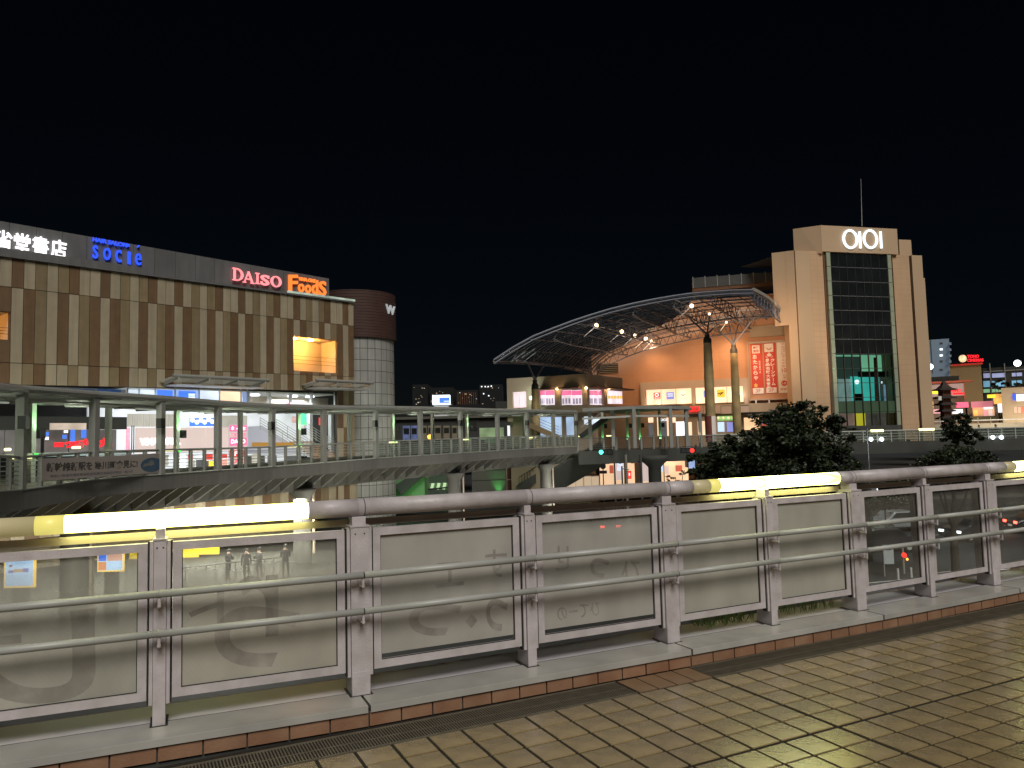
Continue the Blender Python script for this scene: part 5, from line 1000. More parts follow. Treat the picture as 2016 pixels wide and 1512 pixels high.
q = MB(); q.box(FPl, ta_, -.03, -.4, .3, zl2, zl); q.box(FPr, 0, tb_2+3, -.4, .3, zl2, zl); mk('ledge', q, M['beige'], root=pv)
q = MB(); q.box(FPl, ta_, -.05, -3.5, -.5, GZ, zl2-.02); mk('lower_storey', q, M['beige'], root=pv)
q = MB(); q.box(FPl, ta_, 0, -4, -3.8, zl, zt-.4); mk('inner_wall', q, M['cream'], root=pv)
def pw(F, name, x0, y0, x1, y1, mt, d0=-.4, d1=-.3): r = F.rect(x0, y0, x1, y1, d1); q = MB(); q.box(F, r[0], r[1], d0, d1, r[2], r[3]); return mk(name, q, mt, root=pv)
pw(FPl, 'side_wall', 998.5, 745, 1009, 830, M['beige'], -.3, .01)
for x0, x1 in ((1009, 1022), (1023, 1036)): pw(FPl, 'window', x0, 767, x1, 803, emit('window_lilac', (.95, .75, .80), .85, var=.3, scale=.4) if 'window_lilac' not in bpy.data.materials else bpy.data.materials['window_lilac'])
for x0, x1 in ((1036, 1062), (1092, 1104), (1146, 1156)): pw(FPl, 'wall_pier', x0, 764, x1, 803, M['beige'], -.35, .004)
for F_, x0, x1 in ((FPl, 1063, 1073), (FPl, 1073.6, 1091), (FPl, 1105, 1125), (FPl, 1125.6, 1146), (FPr, 1161, 1168), (FPr, 1168.5, 1177), (FPr, 1177.5, 1189)):
    w_ = pw(F_, 'window', x0, 768, x1, 797, emit('shop_window_white', (1, .86, .95), .95, var=.3, scale=.7) if 'shop_window_white' not in bpy.data.materials else bpy.data.materials['shop_window_white'])
    r = F_.rect(x0, 769, x1, 778, -.28); q = MB(); q.box(F_, r[0], r[1], -.3, -.28, r[2], r[3]); mk('pink_band', q, E['mag'], root=pv, parent=w_)
    r = F_.rect(x0, 784, x1, 795, -.28); q = MB()
    for f in (.1, .4, .7): q.box(F_, r[0]+(r[1]-r[0])*f, r[0]+(r[1]-r[0])*(f+.2), -.3, -.28, r[2], r[3])
    mk('shelf_goods', q, emit('goods_grey', (.42, .38, .5), .6, var=.5, scale=1.5) if 'goods_grey' not in bpy.data.materials else bpy.data.materials['goods_grey'], root=pv, parent=w_, kind='stuff')
for k in range(5): x0 = 1197+k*5.8; w_ = pw(FPr, 'window', x0, 769, x0+5, 795, bpy.data.materials['shop_window_white']); r = FPr.rect(x0, 779, x0+5, 785, -.28); q = MB(); q.box(FPr, r[0], r[1], -.3, -.28, r[2], r[3]); mk('gold_band', q, emit('gold_band', (1, .62, .12), .8) if 'gold_band' not in bpy.data.materials else bpy.data.materials['gold_band'], root=pv, parent=w_)
for x0, x1 in ((1155, 1161), (1189, 1196)): pw(FPr, 'wall_pier', x0, 766, x1, 797, M['beige'], -.35, .004)
for F_, x0, x1, y in ((FPl, 1062, 1092, 764.5), (FPl, 1103, 1146, 762.5), (FPr, 1160, 1231, 764)): r = F_.rect(x0, y-1.5, x1, y+2.5, 0); q = MB(); q.box(F_, r[0], r[1], .01, 1.2, r[2], r[2]+.12); mk('awning', q, M['groove'], root=pv)
for F_, x, y in ((FPl, 1097, 765), (FPl, 1154, 764), (FPr, 1198, 765)):
    a = F_.px(x, y, .25); q = MB(); q.ball(F_.p(a[0], .25, a[1]), .16, 8); mk('wall_lamp', q, E['lampw'], root=pv); l_ = light('POINT', F_.p(a[0], .5, a[1]-.2), 26, (1, .62, .28), .1); l_.parent = pv; l_.matrix_parent_inverse = Matrix.Translation(-ORG[pv.name])
a = FPl.px(1046.5, 783.5, .6); q = MB(); q.ball(FPl.p(a[0], .6, a[1]), .22, 8); mk('floodlamp', q, E['lampc'], root=pv); l_ = light('POINT', FPl.p(a[0], 1.0, a[1]), 130, (.8, 1, .85), .2); l_.parent = pv; l_.matrix_parent_inverse = Matrix.Translation(-ORG[pv.name])
for x0, x1, y0, y1 in ((1062, 1088, 821, 860), (1089, 1105, 821, 860), (1115, 1129, 821, 859), (1150, 1166, 820, 836), (1167, 1186, 821, 834)): pw(FPl, 'lower_window', x0, y0, x1, y1, E['cool'] if x0 > 1140 else emit('window_sky', (.50, .66, .92), .85, var=.35, scale=.4) if 'window_sky' not in bpy.data.materials else bpy.data.materials['window_sky'], -.5, -.4)
# stair and escalator in front of the pavilion
es = thing('escalator', 'escalator with green lit underside climbing behind the footbridge', 'escalator', at(1160, 862, 80)); 
a, b = at(1142, 860, 79), at(1194, 822, 79); q = MB(); q.beam(a, b, .9, .5); mk('truss_box', q, M['mull'], root=es); q = MB(); q.beam(a+Vector((0, -.5, .9)), b+Vector((0, -.5, .9)), .05, .08); mk('handrail', q, M['bsteel'], root=es); q = MB(); q.beam(a+Vector((.4, -.6, -.1)), b+Vector((.4, -.6, -.1)), .08, .12); mk('green_strip', q, mat('green_panel', (.1, .3, .1), .6), root=es)
ss = thing('outdoor_stair', 'brown outdoor stair with thin rails in front of the blue lit windows', 'staircase', at(1070, 862, 79.5))
q = MB(); a, b = at(1040, 836, 79.5), at(1100, 862, 79.5); q.beam(a, b, 1.2, .55); mk('flight', q, M['brownb'], root=ss)
q = MB()
for h in (.5, .8, 1.1): q.tube(a+Vector((0, -.6, h)), b+Vector((0, -.6, h)), .03, 5)
mk('stair_rail', q, M['bsteel'], root=ss)
# ================================================================== deck beyond the footbridge and its second roof
dk = MB()
pl = [(1135, 880, 72.6), (1400, 876, 77.5), (1640, 866, 84), (2100, 868, 86)]
pt = [Vector((*at(x, 800, Y).xy, 0)) for x, y, Y in pl]
back = [Vector((*at(x, 800, 98).xy, 0)) for x in (1100, 1400, 1640, 2300)]
poly = [p for p in pt]+back[::-1]; n = len(poly)
dk.add([Vector((p.x, p.y, -.45)) for p in poly]+[Vector((p.x, p.y, 0)) for p in poly], [tuple(range(n))[::-1], tuple(range(n, 2*n))]+[(i, (i+1) % n, n+(i+1) % n, n+i) for i in range(n)])
struct('plaza_deck', dk, M['pave'])
for i in range(3):
    a, b = pt[i], pt[i+1]; F = Frame(a, (b-a).x, (b-a).y); L = (b-a).length; q = MB(); q.box(F, 0, L, .0, .15, -1.15, .12)
    struct('deck_fascia', q, M['concd'])
rl = thing('deck_balustrade', 'long balustrade with glass infill and lit handrail lengths along the far pedestrian deck', 'balustrade', (pt[2].x, pt[2].y, 0))
for i in (1, 2):
    a, b = pt[i], pt[i+1]; F = Frame(a, (b-a).x, (b-a).y); L = (b-a).length
    for k in range(int(L/1.6)+1): q = MB(); q.box(F, k*1.6-.05, k*1.6+.05, -.1, .1, .1, 1.25); mk('post', q, M['bsteel2'], root=rl)
    q = MB(); q.tube(F.p(0, 0, 1.33), F.p(L, 0, 1.33), .08, 8); mk('top_rail', q, M['bsteel2'], root=rl)
    for z in (.4, .7, 1.0): q = MB(); q.tube(F.p(0, .05, z), F.p(L, .05, z), .025, 5); mk('rail_wire', q, M['bsteel2'], root=rl)
    q = MB(); q.box(F, 0, L, -.02, 0, .2, 1.25); mk('infill_glass', q, dusty('deck_glass', .30, .50, 0, col=(.17, .20, .16), h0=90, h1=99) if 'deck_glass' not in bpy.data.materials else bpy.data.materials['deck_glass'], root=rl)
    if i == 2:
        for x0, x1 in ((1714, 1738), (1809, 1838)): q = MB(); t0, t1 = F.px(x0, 848)[0], F.px(x1, 848)[0]; q.tube(F.p(t0, .05, 1.36), F.p(t1, .05, 1.36), .14, 10); mk('lit_tube', q, bpy.data.materials['lit_tube_far'], root=rl)
        for n_i, x in enumerate((1712, 1733, 1903, 1951, 1968)):
            t, z = F.px(x, 865 if x < 1800 else 851 if x < 1940 else 861); q = MB(); q.ball(F.p(t, .3, z), .22 if x != 1903 else .18, 8); q.tube(F.p(t, .3, z), F.p(t, 0, z), .08, 6)
            solo('spot_lamp', ['round white lamp on the far deck balustrade, first of the close pair under the tower', 'round white lamp on the far deck balustrade, second of the close pair under the tower', 'dimmer white lamp on the far deck balustrade above the small tree', 'round white lamp beside the walking person in a dark coat', 'round white lamp just past the person nearest the edge of the deck'][n_i], 'lamp', q, E['lampc'], F.p(t, .3, z), 'white lamps along the far deck balustrade')  # glowing balls stand in for bright points taken as reflections in the glass
# raised roof over the end of the footbridge
rr = thing('raised_roof', 'raised flat roof on grey posts where the footbridge meets the store deck', 'shelter', at(1250, 876, 74))
rp = [(1163, 803, 882, 73), (1208, 806, 881, 73), (1250, 801.5, 878, 72), (1322, 801.5, 877, 74), (1353, 802, 877, 76), (1380, 812, 877, 78)]
for x, y0, y1, Y in rp: a, b = at(x, y0, Y), at(x, y1, Y); q = MB(); q.box(WF, b.x-.16, b.x+.16, b.y-.16, b.y+.16, b.z-.2, a.z); mk('post', q, M['bsteel'], root=rr)
for x, Y in ((1187, 80), (1236, 81), (1260, 81), (1300, 82)):
    a, b = at(x, 812, Y), at(x, 872, Y); q = MB(); q.box(WF, b.x-.12, b.x+.12, b.y-.12, b.y+.12, 0, a.z+.3); o = mk('back_post', q, M['bsteel2'], root=rr)
    q = MB(); q.box(WF, b.x+.15, b.x+.45, b.y-.4, b.y-.15, 2.3, 2.75); mk('speaker_box', q, M['black'], root=rr, parent=o)
    l_ = light('SPOT', (b.x, b.y-.25, .8), 120, (.25, 1, .3), .05, aim=(b.x, b.y, 4.2), spot=math.radians(60), blend=.8); l_.parent = rr; l_.matrix_parent_inverse = Matrix.Translation(-ORG[rr.name])
e1 = [at(1146, 807, 70), at(1250, 802, 72), at(1322, 802, 74), at(1357, 803, 76)]; e2 = [at(1210, 812, 84), at(1290, 811, 84), at(1340, 811, 84), at(1362, 811, 84)]
for i in range(3):
    q = MB(); u_ = Vector((0, 0, .12)); A, B2, C2, D2 = e1[i], e1[i+1], e2[i+1], e2[i]; zt = A.z; q.hexa([A, B2, Vector((C2.x, C2.y, B2.z)), Vector((D2.x, D2.y, A.z))], [A+u_, B2+u_, Vector((C2.x, C2.y, B2.z))+u_, Vector((D2.x, D2.y, A.z))+u_]); mk('roof_pane', q, M['bsteel'], root=rr)
    q = MB(); q.beam(A, B2, .15, .3); mk('edge_beam', q, M['bsteel'], root=rr); q = MB(); q.beam(A-Vector((0, -.4, .8)), B2-Vector((0, -.4, .8)), .1, .18); mk('lower_beam', q, M['bsteel2'], root=rr)
F = Frame(pt[0], (pt[1]-pt[0]).x, (pt[1]-pt[0]).y); L = (pt[1]-pt[0]).length
er = thing('end_balustrade', 'short balustrade with wide posts under the raised roof at the footbridge end', 'balustrade', F.p(L/2, 0, 0))
q = MB(); q.tube(F.p(0, 0, 1.3), F.p(L, 0, 1.3), .06, 6); mk('top_rail', q, M['bsteel'], root=er)
for k in range(12): q = MB(); q.box(F, k*L/11-.09, k*L/11+.09, -.08, .08, 0, 1.3); mk('post', q, M['bsteel'], root=er)
for k in range(5): q = MB(); q.tube(F.p(0, 0, .3+.18*k), F.p(L, 0, .3+.18*k), .02, 5); mk('rail_wire', q, M['bsteel'], root=er)
p = at(1288, 900, 74); q = MB(); q.lathe((p.x, p.y, 0), [(.62, GZ), (.62, -1.6), (1.3, -.9), (1.3, -.5), (0, -.5)], 20); solo('round_pier', 'dark round concrete pier with a flared head in front of the bright ground floor shop', 'pier', q, M['concd'], (p.x, p.y, GZ), smooth=True)
for k in range(7):
    a = at(1165+k*22, 884, 73+k*.6); b = at(1148+k*24, 895, 79); q = MB(); q.beam(Vector((a.x, a.y, -.7)), Vector((b.x, b.y, -1.1)), .25, .55); solo('deck_rib', ['first', 'second', 'third', 'fourth', 'fifth', 'sixth', 'seventh'][k]+' slanting concrete rib under the footbridge end, counted from the green traffic signal', 'rib', q, M['concrete'], (a.x, a.y, -1), 'ribs under the footbridge end')
# ------------------------------------------------------------------ mid distance behind the footbridge
def bd(x0, x1, ytop, ybot, Y, dep, mt, name, label, cat='building', ret=False):
    a, b = at(x0, (ytop+ybot)/2, Y), at(x1, (ytop+ybot)/2, Y); zt_, zb_ = at((x0+x1)/2, ytop, Y).z, (GZ if ybot is None else at((x0+x1)/2, ybot, Y).z)
    F = Frame((a.x, a.y), b.x-a.x, b.y-a.y); L = (b-a).xy.length
    if x0 > 1800:   # these blocks stand square to the street that runs towards the walkway
        c = (a+b)/2; F = Frame((c.x, c.y), c.y, -c.x); t0, t1 = F.px(x0, (ytop+(ybot or 800))/2)[0], F.px(x1, (ytop+(ybot or 800))/2)[0]; o_ = F.p(t0); F = Frame((o_.x, o_.y), F.u.x, F.u.y); L = t1-t0
    r = thing(name, label, cat, F.p(L/2, 0, zb_)); q = MB(); q.box(F, 0, L, -dep, 0, zb_, zt_); mk('wall', q, mt, root=r); return r, F
def bw(r, F, name, x0, y0, x1, y1, mt, d=.08, par=None, d0=0): rr_ = F.rect(x0, y0, x1, y1, d); q = MB(); q.box(F, rr_[0], rr_[1], d0+.004, d, rr_[2], rr_[3]); return mk(name, q, mt, root=r, parent=par)
r, F = bd(776, 1062, 821, 880, 108, 8, M['dkgrey'], 'station_building', 'dim grey two storey building with blue and dark windows seen through the footbridge')
bw(r, F, 'roof_edge', 776, 818, 1062, 823, M['midg'], .5)
for x0, x1, k in ((793, 807, 'd'), (809, 822, 'd')): w_ = bw(r, F, 'window', x0, 838, x1, 868, emit('window_indigo', (.10, .13, .26), .6, var=.4) if 'window_indigo' not in bpy.data.materials else bpy.data.materials['window_indigo'], .1); q = bw(r, F, 'pane', x0+1.5, 843, x1-1.5, 855, M['black'], .14, w_)
for x0, x1 in ((832, 840), (843, 852), (856, 868), (873, 885), (890, 900)): w_ = bw(r, F, 'window', x0, 838, x1, 866, emit('window_dull', (.13, .11, .07), .6) if 'window_dull' not in bpy.data.materials else bpy.data.materials['window_dull'], .1); bw(r, F, 'pane', x0+1, 842, x1-1, 853, M['black'], .14, w_)
for x0, x1 in ((912, 921), (929, 939)): bw(r, F, 'dark_opening', x0, 826, x1, 847, M['black'], .1)
bw(r, F, 'lit_room', 944, 842, 992, 866, emit('room_green', (.24, .34, .18), .6, var=.6, scale=.5), .1); bw(r, F, 'exit_sign', 975, 850, 981, 858, E['greeng'], .2); bw(r, F, 'hall_window', 999, 838, 1004, 858, E['cool'], .1); bw(r, F, 'dark_door', 1024, 835, 1034, 862, M['black'], .1)
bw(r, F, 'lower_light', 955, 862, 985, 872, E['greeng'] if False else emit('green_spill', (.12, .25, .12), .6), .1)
for x, y, w, k, nm, lab in ((848, 860, 7, 'orgl', 'bulb_lamp', 'flat orange lamp in the dim building behind the footbridge, under the small windows'), (1016, 847, 5, 'orgl', 'lantern', 'round orange lantern hanging behind the footbridge beside a green lit post')):
    a = at(x, y, 100); q = MB(); s_ = w*100/FPX; q.lathe(a, [(.01, -.3), (s_*.7, -.28), (s_, 0), (s_*.8, .22), (.01, .3)], 12); solo(nm, lab, 'lamp', q, E[k], a, smooth=True)
a = at(894, 881, 66); 
r, F = bd(976, 998, 790, 825, 112, 5, M['dkgrey'], 'roof_unit', 'small dark grey box on the roof beside the cream pavilion', 'building')
# lit white sign block on a far roof
sb = thing('roof_sign_box', 'glowing white sign box with a blue corner panel on a roof in the dark distance', 'sign', at(869, 799, 150)); a, b = at(851, 778, 150), at(885.5, 796, 150)
q = MB(); q.box(WF, a.x, b.x, 150, 152, b.z, a.z); mk('lit_box', q, emit('sign_box_white', (.85, .95, 1), 1.6), root=sb); c, d = at(865, 783, 149.9), at(885, 793, 149.9); q = MB(); q.box(WF, c.x, d.x, 149.8, 149.95, d.z, c.z); mk('blue_panel', q, E['posterb'], root=sb); c = at(876, 790.5, 149.7); mk('lettering', text_mb('DAIWA', WF, c.x-.2, c.z-.1, .28, 1.2, 149.7, .05, .01), E['w1'], root=sb)
q = MB(); q.box(WF, a.x+.3, b.x-.3, 150.2, 151.8, b.z-3, b.z); mk('stand', q, M['white'], root=sb)
r, F = bd(776, 1000, 797, 870, 160, 20, M['city'], 'low_roofline', 'long black roofline behind the footbridge under the far tower blocks')
# far apartment blocks with scattered windows
rc = random.Random(11)
for n_i, (x0, x1, yt, lab) in enumerate(((812, 842, 757, 'black far apartment block with a few lit windows, next to the round tower'), (846, 892, 763, 'black far apartment block behind the glowing roof sign'), (898, 942, 768, 'black far apartment block with dim brownish windows'), (944, 990, 757, 'black far apartment block with white lights, next to the canopy tip'))):
    r, F = bd(x0, x1, yt, 812, 520, 30, M['city'], 'apartment_block', lab)
    for k in range(14):
        y = yt+3+rc.random()*(798-yt); x = x0+2+rc.random()*(x1-x0-5); s_ = rc.choice((.7, .9, 1.3)); bw(r, F, 'window', x, y, x+s_*1.4, y+s_, E['city'] if rc.random() < .7 else E['cityw'], .5)
    if n_i == 3:
        for x, y in ((947, 760), (954, 760), (960, 760), (966, 759), (951, 774), (961, 778)): bw(r, F, 'window', x, y, x+2.4, y+2.2, E['w1'], .6)
    if n_i == 2:
        for k in range(9):
            x = x0+3+k*4.4; rr2 = F.rect(x, 772, x+1, 800, .4); q = MB(); q.box(F, rr2[0], rr2[1], 0, .4, rr2[2], rr2[3]); mk('stair_strip', q, emit('brown_glow', (.10, .04, .015), .5) if 'brown_glow' not in bpy.data.materials else bpy.data.materials['brown_glow'], root=r)
# ------------------------------------------------------------------ under the footbridge
r, F = bd(1180, 1356, 893, 975, 86, 6, M['cream'], 'ground_shop', 'bright peach lit ground floor shop with red awnings under the footbridge'); 
bw(r, F, 'lit_wall', 1181, 896, 1355, 965, E['store'], .05)
for x0, x1 in ((1210, 1229), (1233, 1250), (1262, 1278), (1295, 1306)): bw(r, F, 'red_awning', x0, 898, x1, 905, E['redaw'], .6)
for x0, y0, x1, y1, k in ((1200, 916, 1208, 932, 'postr'), (1213, 911, 1227, 945, 'pink'), (1215, 912, 1226, 927, 'poster'), (1235, 910, 1249, 948, 'store'), (1264, 906, 1277, 948, 'pink'), (1296, 912, 1306, 928, 'poster'), (1309, 917, 1317, 933, 'pink'), (1330, 916, 1343, 928, 'postr')): bw(r, F, 'shop_poster' if k != 'store' else 'shop_door', x0, y0, x1, y1, E[k], .12)
for x0, x1 in ((1229, 1232), (1250, 1260), (1278, 1281), (1307, 1308.2)): bw(r, F, 'shop_pillar', x0, 900, x1, 960, M['beige'], .3)
l_ = light('POINT', at(1334, 909, 84), 120, (1, .72, .42), .2)
r, F = bd(1352, 1372, 886, 920, 85, 3, M['dkgrey'], 'corner_shop', 'cool white lit shopfront half hidden by the big tree under the footbridge'); bw(r, F, 'lit_front', 1334, 888, 1372, 896, E['cool'], .1); bw(r, F, 'lit_front', 1356, 897, 1368, 922, E['cool2'], .1)
r, F = bd(1104, 1182, 937, 975, 80, 5, M['cream'], 'low_wall', 'pale panelled wall at street level beside the peach lit shop', 'wall'); 
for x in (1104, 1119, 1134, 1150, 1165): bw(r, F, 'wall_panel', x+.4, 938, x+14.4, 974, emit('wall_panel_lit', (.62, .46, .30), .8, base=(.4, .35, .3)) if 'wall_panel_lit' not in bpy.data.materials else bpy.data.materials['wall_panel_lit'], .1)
st2 = thing('street_stair', 'wide enclosed stair climbing from the street to the deck, dark above and tan below', 'staircase', at(1130, 935, 79))
for y0, y1, h_, mt in (((1084, 950), (1190, 889), 2.2, 'concd'), ((1098, 952), (1196, 896), .9, 'cream')):
    a, b = at(*y0, 79 if mt == 'cream' else 79.5), at(*y1, 79 if mt == 'cream' else 79.5); q = MB(); q.beam(a, b, .3 if mt == 'cream' else 2.5, h_); mk('stair_side', q, M[mt], root=st2)
r, F = bd(929, 996, 918, 975, 88, 6, M['midg'], 'round_kiosk', 'dim grey curved kiosk lit by a green spot under the footbridge'); a = F.px(981, 962, 1.0); l_ = light('SPOT', F.p(a[0], .5, a[1]-1.0), 500, (.15, 1, .2), .1, aim=F.p(a[0], 0, a[1]+3), spot=math.radians(70), blend=1)
bw(r, F, 'joint_line', 929, 925, 996, 926, M['seam'], .03); bw(r, F, 'joint_line', 929, 945, 996, 946, M['seam'], .03)
r, F = bd(997, 1029, 916, 975, 90, 4, M['groove'], 'brown_doorway', 'dark brown framed glass doorway under the footbridge', 'building')
for x in (997, 1013, 1016, 1027): bw(r, F, 'door_frame', x, 917, x+1.5, 974, M['backrail'], .1)
bw(r, F, 'door_rail', 997, 943, 1029, 945, M['backrail'], .1)
r, F = bd(1030, 1068, 913, 975, 92, 4, M['midg'], 'stair_lobby', 'stair lobby with a bright white wall under the footbridge'); bw(r, F, 'lit_wall', 1035, 920, 1062, 946, E['w1'] if False else emit('lobby_light', (.9, .86, .76), .85, var=.4, scale=.5), .1)
s3 = thing('lobby_stair', 'dark stair with a barred rail rising in front of the bright lobby wall', 'staircase', at(1048, 945, 88)); a, b = at(1022, 962, 88), at(1066, 934, 88); q = MB(); q.beam(a, b, 1.2, .9); mk('flight', q, M['concd'], root=s3)
for k in range(9):
    p = a.lerp(b, k/8); q = MB(); q.tube(p, p+Vector((0, -.6, 1.3)), .035, 5); mk('baluster', q, M['mull'], root=s3)
q = MB(); q.tube(a+Vector((0, -.6, 1.3)), b+Vector((0, -.6, 1.3)), .05, 6); mk('handrail', q, M['mull'], root=s3)
r, F = bd(778, 836, 928, 985, 72, 4, M['greenw'], 'green_lit_wall', 'wall washed in green light under the footbridge', 'wall'); l_ = light('AREA', F.p(2, 3.5, -4), 50, (.3, 1, .32), 1.0, aim=F.p(2.5, 0, -5)); q = MB(); a_, b_, c_, d_ = F.px(790, 976, .8), F.px(846, 926, .8), F.px(846, 912, .8), F.px(778, 955, .8); q.prism(F, [a_, b_, c_, d_], .3, .8); mk('stair_underside', q, M['dkgrey'], root=r)
r2, F2 = bd(836, 900, 918, 975, 84, 4, M['dkgrey'], 'back_wall', 'dark wall behind the striped awning under the footbridge', 'wall'); l_ = light('AREA', F2.p(1.5, 3, -2.2), 60, (.4, 1, .4), 1.2, aim=F2.p(1.5, 0, -3.5))
aw = thing('striped_awning', 'curved awning striped pale and green at street level under the footbridge', 'awning', at(865, 960, 78))
for k in range(9): a, b = at(840+k*6, 954.5-k*.2, 78), at(846+k*6, 964, 77); q = MB(); q.hexa([Vector((a.x, 78, b.z)), Vector((b.x, 77, b.z)), Vector((b.x, 77, b.z+.1)), Vector((a.x, 78, b.z+.1))], [Vector((a.x, 79, a.z)), Vector((b.x, 78.7, a.z)), Vector((b.x, 78.7, a.z+.1)), Vector((a.x, 79, a.z+.1))]); mk('awning_stripe', q, emit('awning_pale', (.55, .75, .42), .75) if k % 2 and 'awning_pale' not in bpy.data.materials else (bpy.data.materials['awning_pale'] if k % 2 else M['greenw']), root=aw)
q = MB(); a, b = at(815, 966, 74), at(888, 959, 76); q.tube(a, b, .08, 6); fn = solo('street_fence', 'black low street fence in front of the striped awning', 'fence', q, M['black'], at(850, 965, 75))
for x, y, Y, lab, k in ((1192, 890, 70, 'green traffic signal hanging under the footbridge', 'cyan'), (1354, 887, 71, 'red traffic signal at the edge of the big tree under the footbridge', 'tail')):
    p = at(x, y, Y); o = thing('traffic_signal', lab, 'traffic signal', p); q = MB(); q.box(WF, p.x-.65, p.x+.65, Y, Y+.2, p.z-.25, p.z+.25); mk('housing', q, M['black'], root=o)
    for j, s_ in enumerate((-.4, 0, .4)): lit = (k == 'cyan' and j == 0) or (k == 'tail' and j == 2); q = MB(); q.tube((p.x+s_, Y-.05, p.z), (p.x+s_, Y+.02, p.z), .16 if not lit else .2, 12); mk('lens', q, E[k] if lit else M['mull'], root=o)
    q = MB(); q.tube((p.x+.8, Y+.1, GZ), (p.x+.8, Y+.1, p.z+.5), .08, 8); q.beam((p.x+.8, Y+.1, p.z+.4), (p.x-.5, Y+.1, p.z+.35), .06, .06); mk('pole', q, M['concd'], root=o)
p = at(1239, 935, 60); o = thing('pedestrian_signal', 'red standing figure pedestrian signal in front of the peach lit shop', 'traffic signal', p); q = MB(); q.box(WF, p.x-.16, p.x+.16, 60, 60.2, p.z-.3, p.z+.3); mk('housing', q, M['black'], root=o); q = MB(); q.box(WF, p.x-.12, p.x+.12, 59.96, 60, p.z-.25, p.z+.25); mk('red_lens', q, E['tail'], root=o); q = MB(); q.box(WF, p.x-.04, p.x+.04, 59.93, 59.96, p.z-.05, p.z+.15); mk('figure', q, E['w1'], root=o)
q = MB(); q.tube((p.x-.55, 60.1, GZ), (p.x-.55, 60.1, p.z+.7), .06, 8); q.tube((p.x-.55, 60.1, p.z+.5), (p.x, 60.1, p.z+.4), .04, 6); mk('pole', q, M['mull'], root=o)
for x, y0, y1, Y, w, lab in ((1187, 918, 965, 58, .5, 'round sign disc with a dark plate below on a thin pole'), ): 
    a, b = at(x, y0, Y), at(x-5, y1, Y); o = thing('road_sign', lab, 'road sign', (a.x, Y, GZ)); q = MB(); q.tube((a.x, Y, GZ), (a.x, Y, a.z), .04, 6); mk('pole', q, M['mull'], root=o); q = MB(); q.tube((a.x, Y-.06, a.z), (a.x, Y-.02, a.z), .22, 16); mk('disc', q, M['black'], root=o); q = MB(); q.box(WF, a.x-.28, a.x+.28, Y-.08, Y-.03, a.z-.55, a.z-.32); mk('plate', q, M['black'], root=o)
for x, Y, lab in ((1232, 66, 'thin grey pole standing before the shop door'), (1261, 64, 'dark tall pole crossing the bright shopfront')): a = at(x, 895, Y); q = MB(); q.tube((a.x, Y, GZ), (a.x, Y, a.z), .11, 8); solo('utility_pole', lab, 'pole', q, M['concd'] if x > 1250 else M['concrete'], (a.x, Y, GZ))
# ------------------------------------------------------------------ far right: cinema, pagoda, car park, lamps
r, F = bd(1826, 1872, 668, 780, 230, 14, M['apt'], 'white_apartment_block', 'pale blue lit apartment block standing beside the tower'); 
l_ = light('AREA', F.p(3, 26, 25), 3500, (.75, .88, 1), 6, aim=F.p(3, 0, 18))
bw(r, F, 'dark_slot', 1833, 670, 1835, 735, M['dkgrey'], .1)
for y in (676, 688, 700, 711.5, 728): bw(r, F, 'window', 1850, y-2, 1856, y+1.6, M['dkgrey'] if y in (676, 711.5, 728) else E['w1'], .15); bw(r, F, 'balcony', 1868.5, y-2, 1873, y+3, M['apt'], 1.2)
r, F = bd(1872, 1934, 718, 800, 170, 16, M['brownb'], 'cinema_block', 'plain brown concrete block carrying a round badge and red lettering on its roof'); bw(r, F, 'roof_edge', 1872, 715.5, 1935, 719, M['red'], .3)
l_ = light('AREA', F.p(4, 18, 2), 2600, (1, .75, .45), 5, aim=F.p(4, 0, 6))
cs_ = thing('cinema_sign', 'red lit two line cinema sign with a round badge, on the brown block roof', 'sign', at(1905, 718, 170)); Fq = Frame(at(1872, 700, 170), 1, 0)
def tq(root, txt, x0, y0, x1, y1, Fz, mt, bo_=.03): mk('lettering', text_in(txt, Fz, x0, y0, x1, y1, 0, .2, bo_), mt, root=root)
tq(cs_, 'TOHO', 1904, 698.5, 1927, 704.5, Fq, E['neon'], .02); tq(cs_, 'CINEMAS', 1904, 706, 1936, 712, Fq, E['neon'], .02)
a = Fq.px(1895, 706); q = MB(); q.disc(Fq, a[0], a[1], .82, .82, -.1, .2, 20); mk('badge', q, emit('badge_cream', (.9, .62, .35), .9, var=.5, scale=1), root=cs_); q = MB()
for x in (1895, 1912, 1925): b = Fq.px(x, 718); q.tube(Fq.p(b[0], -.1, b[1]-.3), Fq.p(b[0], -.1, a[1]), .06, 5)
mk('support', q, M['mull'], root=cs_)
r, F = bd(1936, 2040, 722, 800, 190, 20, M['mull'], 'car_park', 'multi storey car park with pale blue lit decks behind the brown block'); 
for y0, y1, k in ((735, 744, (.42, .46, .75)), (750, 762, (.22, .50, .72)), (766, 773, (.30, .62, .35))):
    for x0, x1 in ((1936, 1949), (1953, 1980), (1992, 2012)): bw(r, F, 'lit_deck', x0, y0-(x0-1936)*.02, x1, y1-(x0-1936)*.06, emit('deck_glow_%d' % y0, k, .65, var=.4, scale=.15) if 'deck_glow_%d' % y0 not in bpy.data.materials else bpy.data.materials['deck_glow_%d' % y0], .2)
for x in (1950, 1979): bw(r, F, 'frame_column', x, 715, x+2, 790, M['bsteel'], .5)
bw(r, F, 'top_rail', 1936, 728, 2040, 730, M['bsteel'], .3)
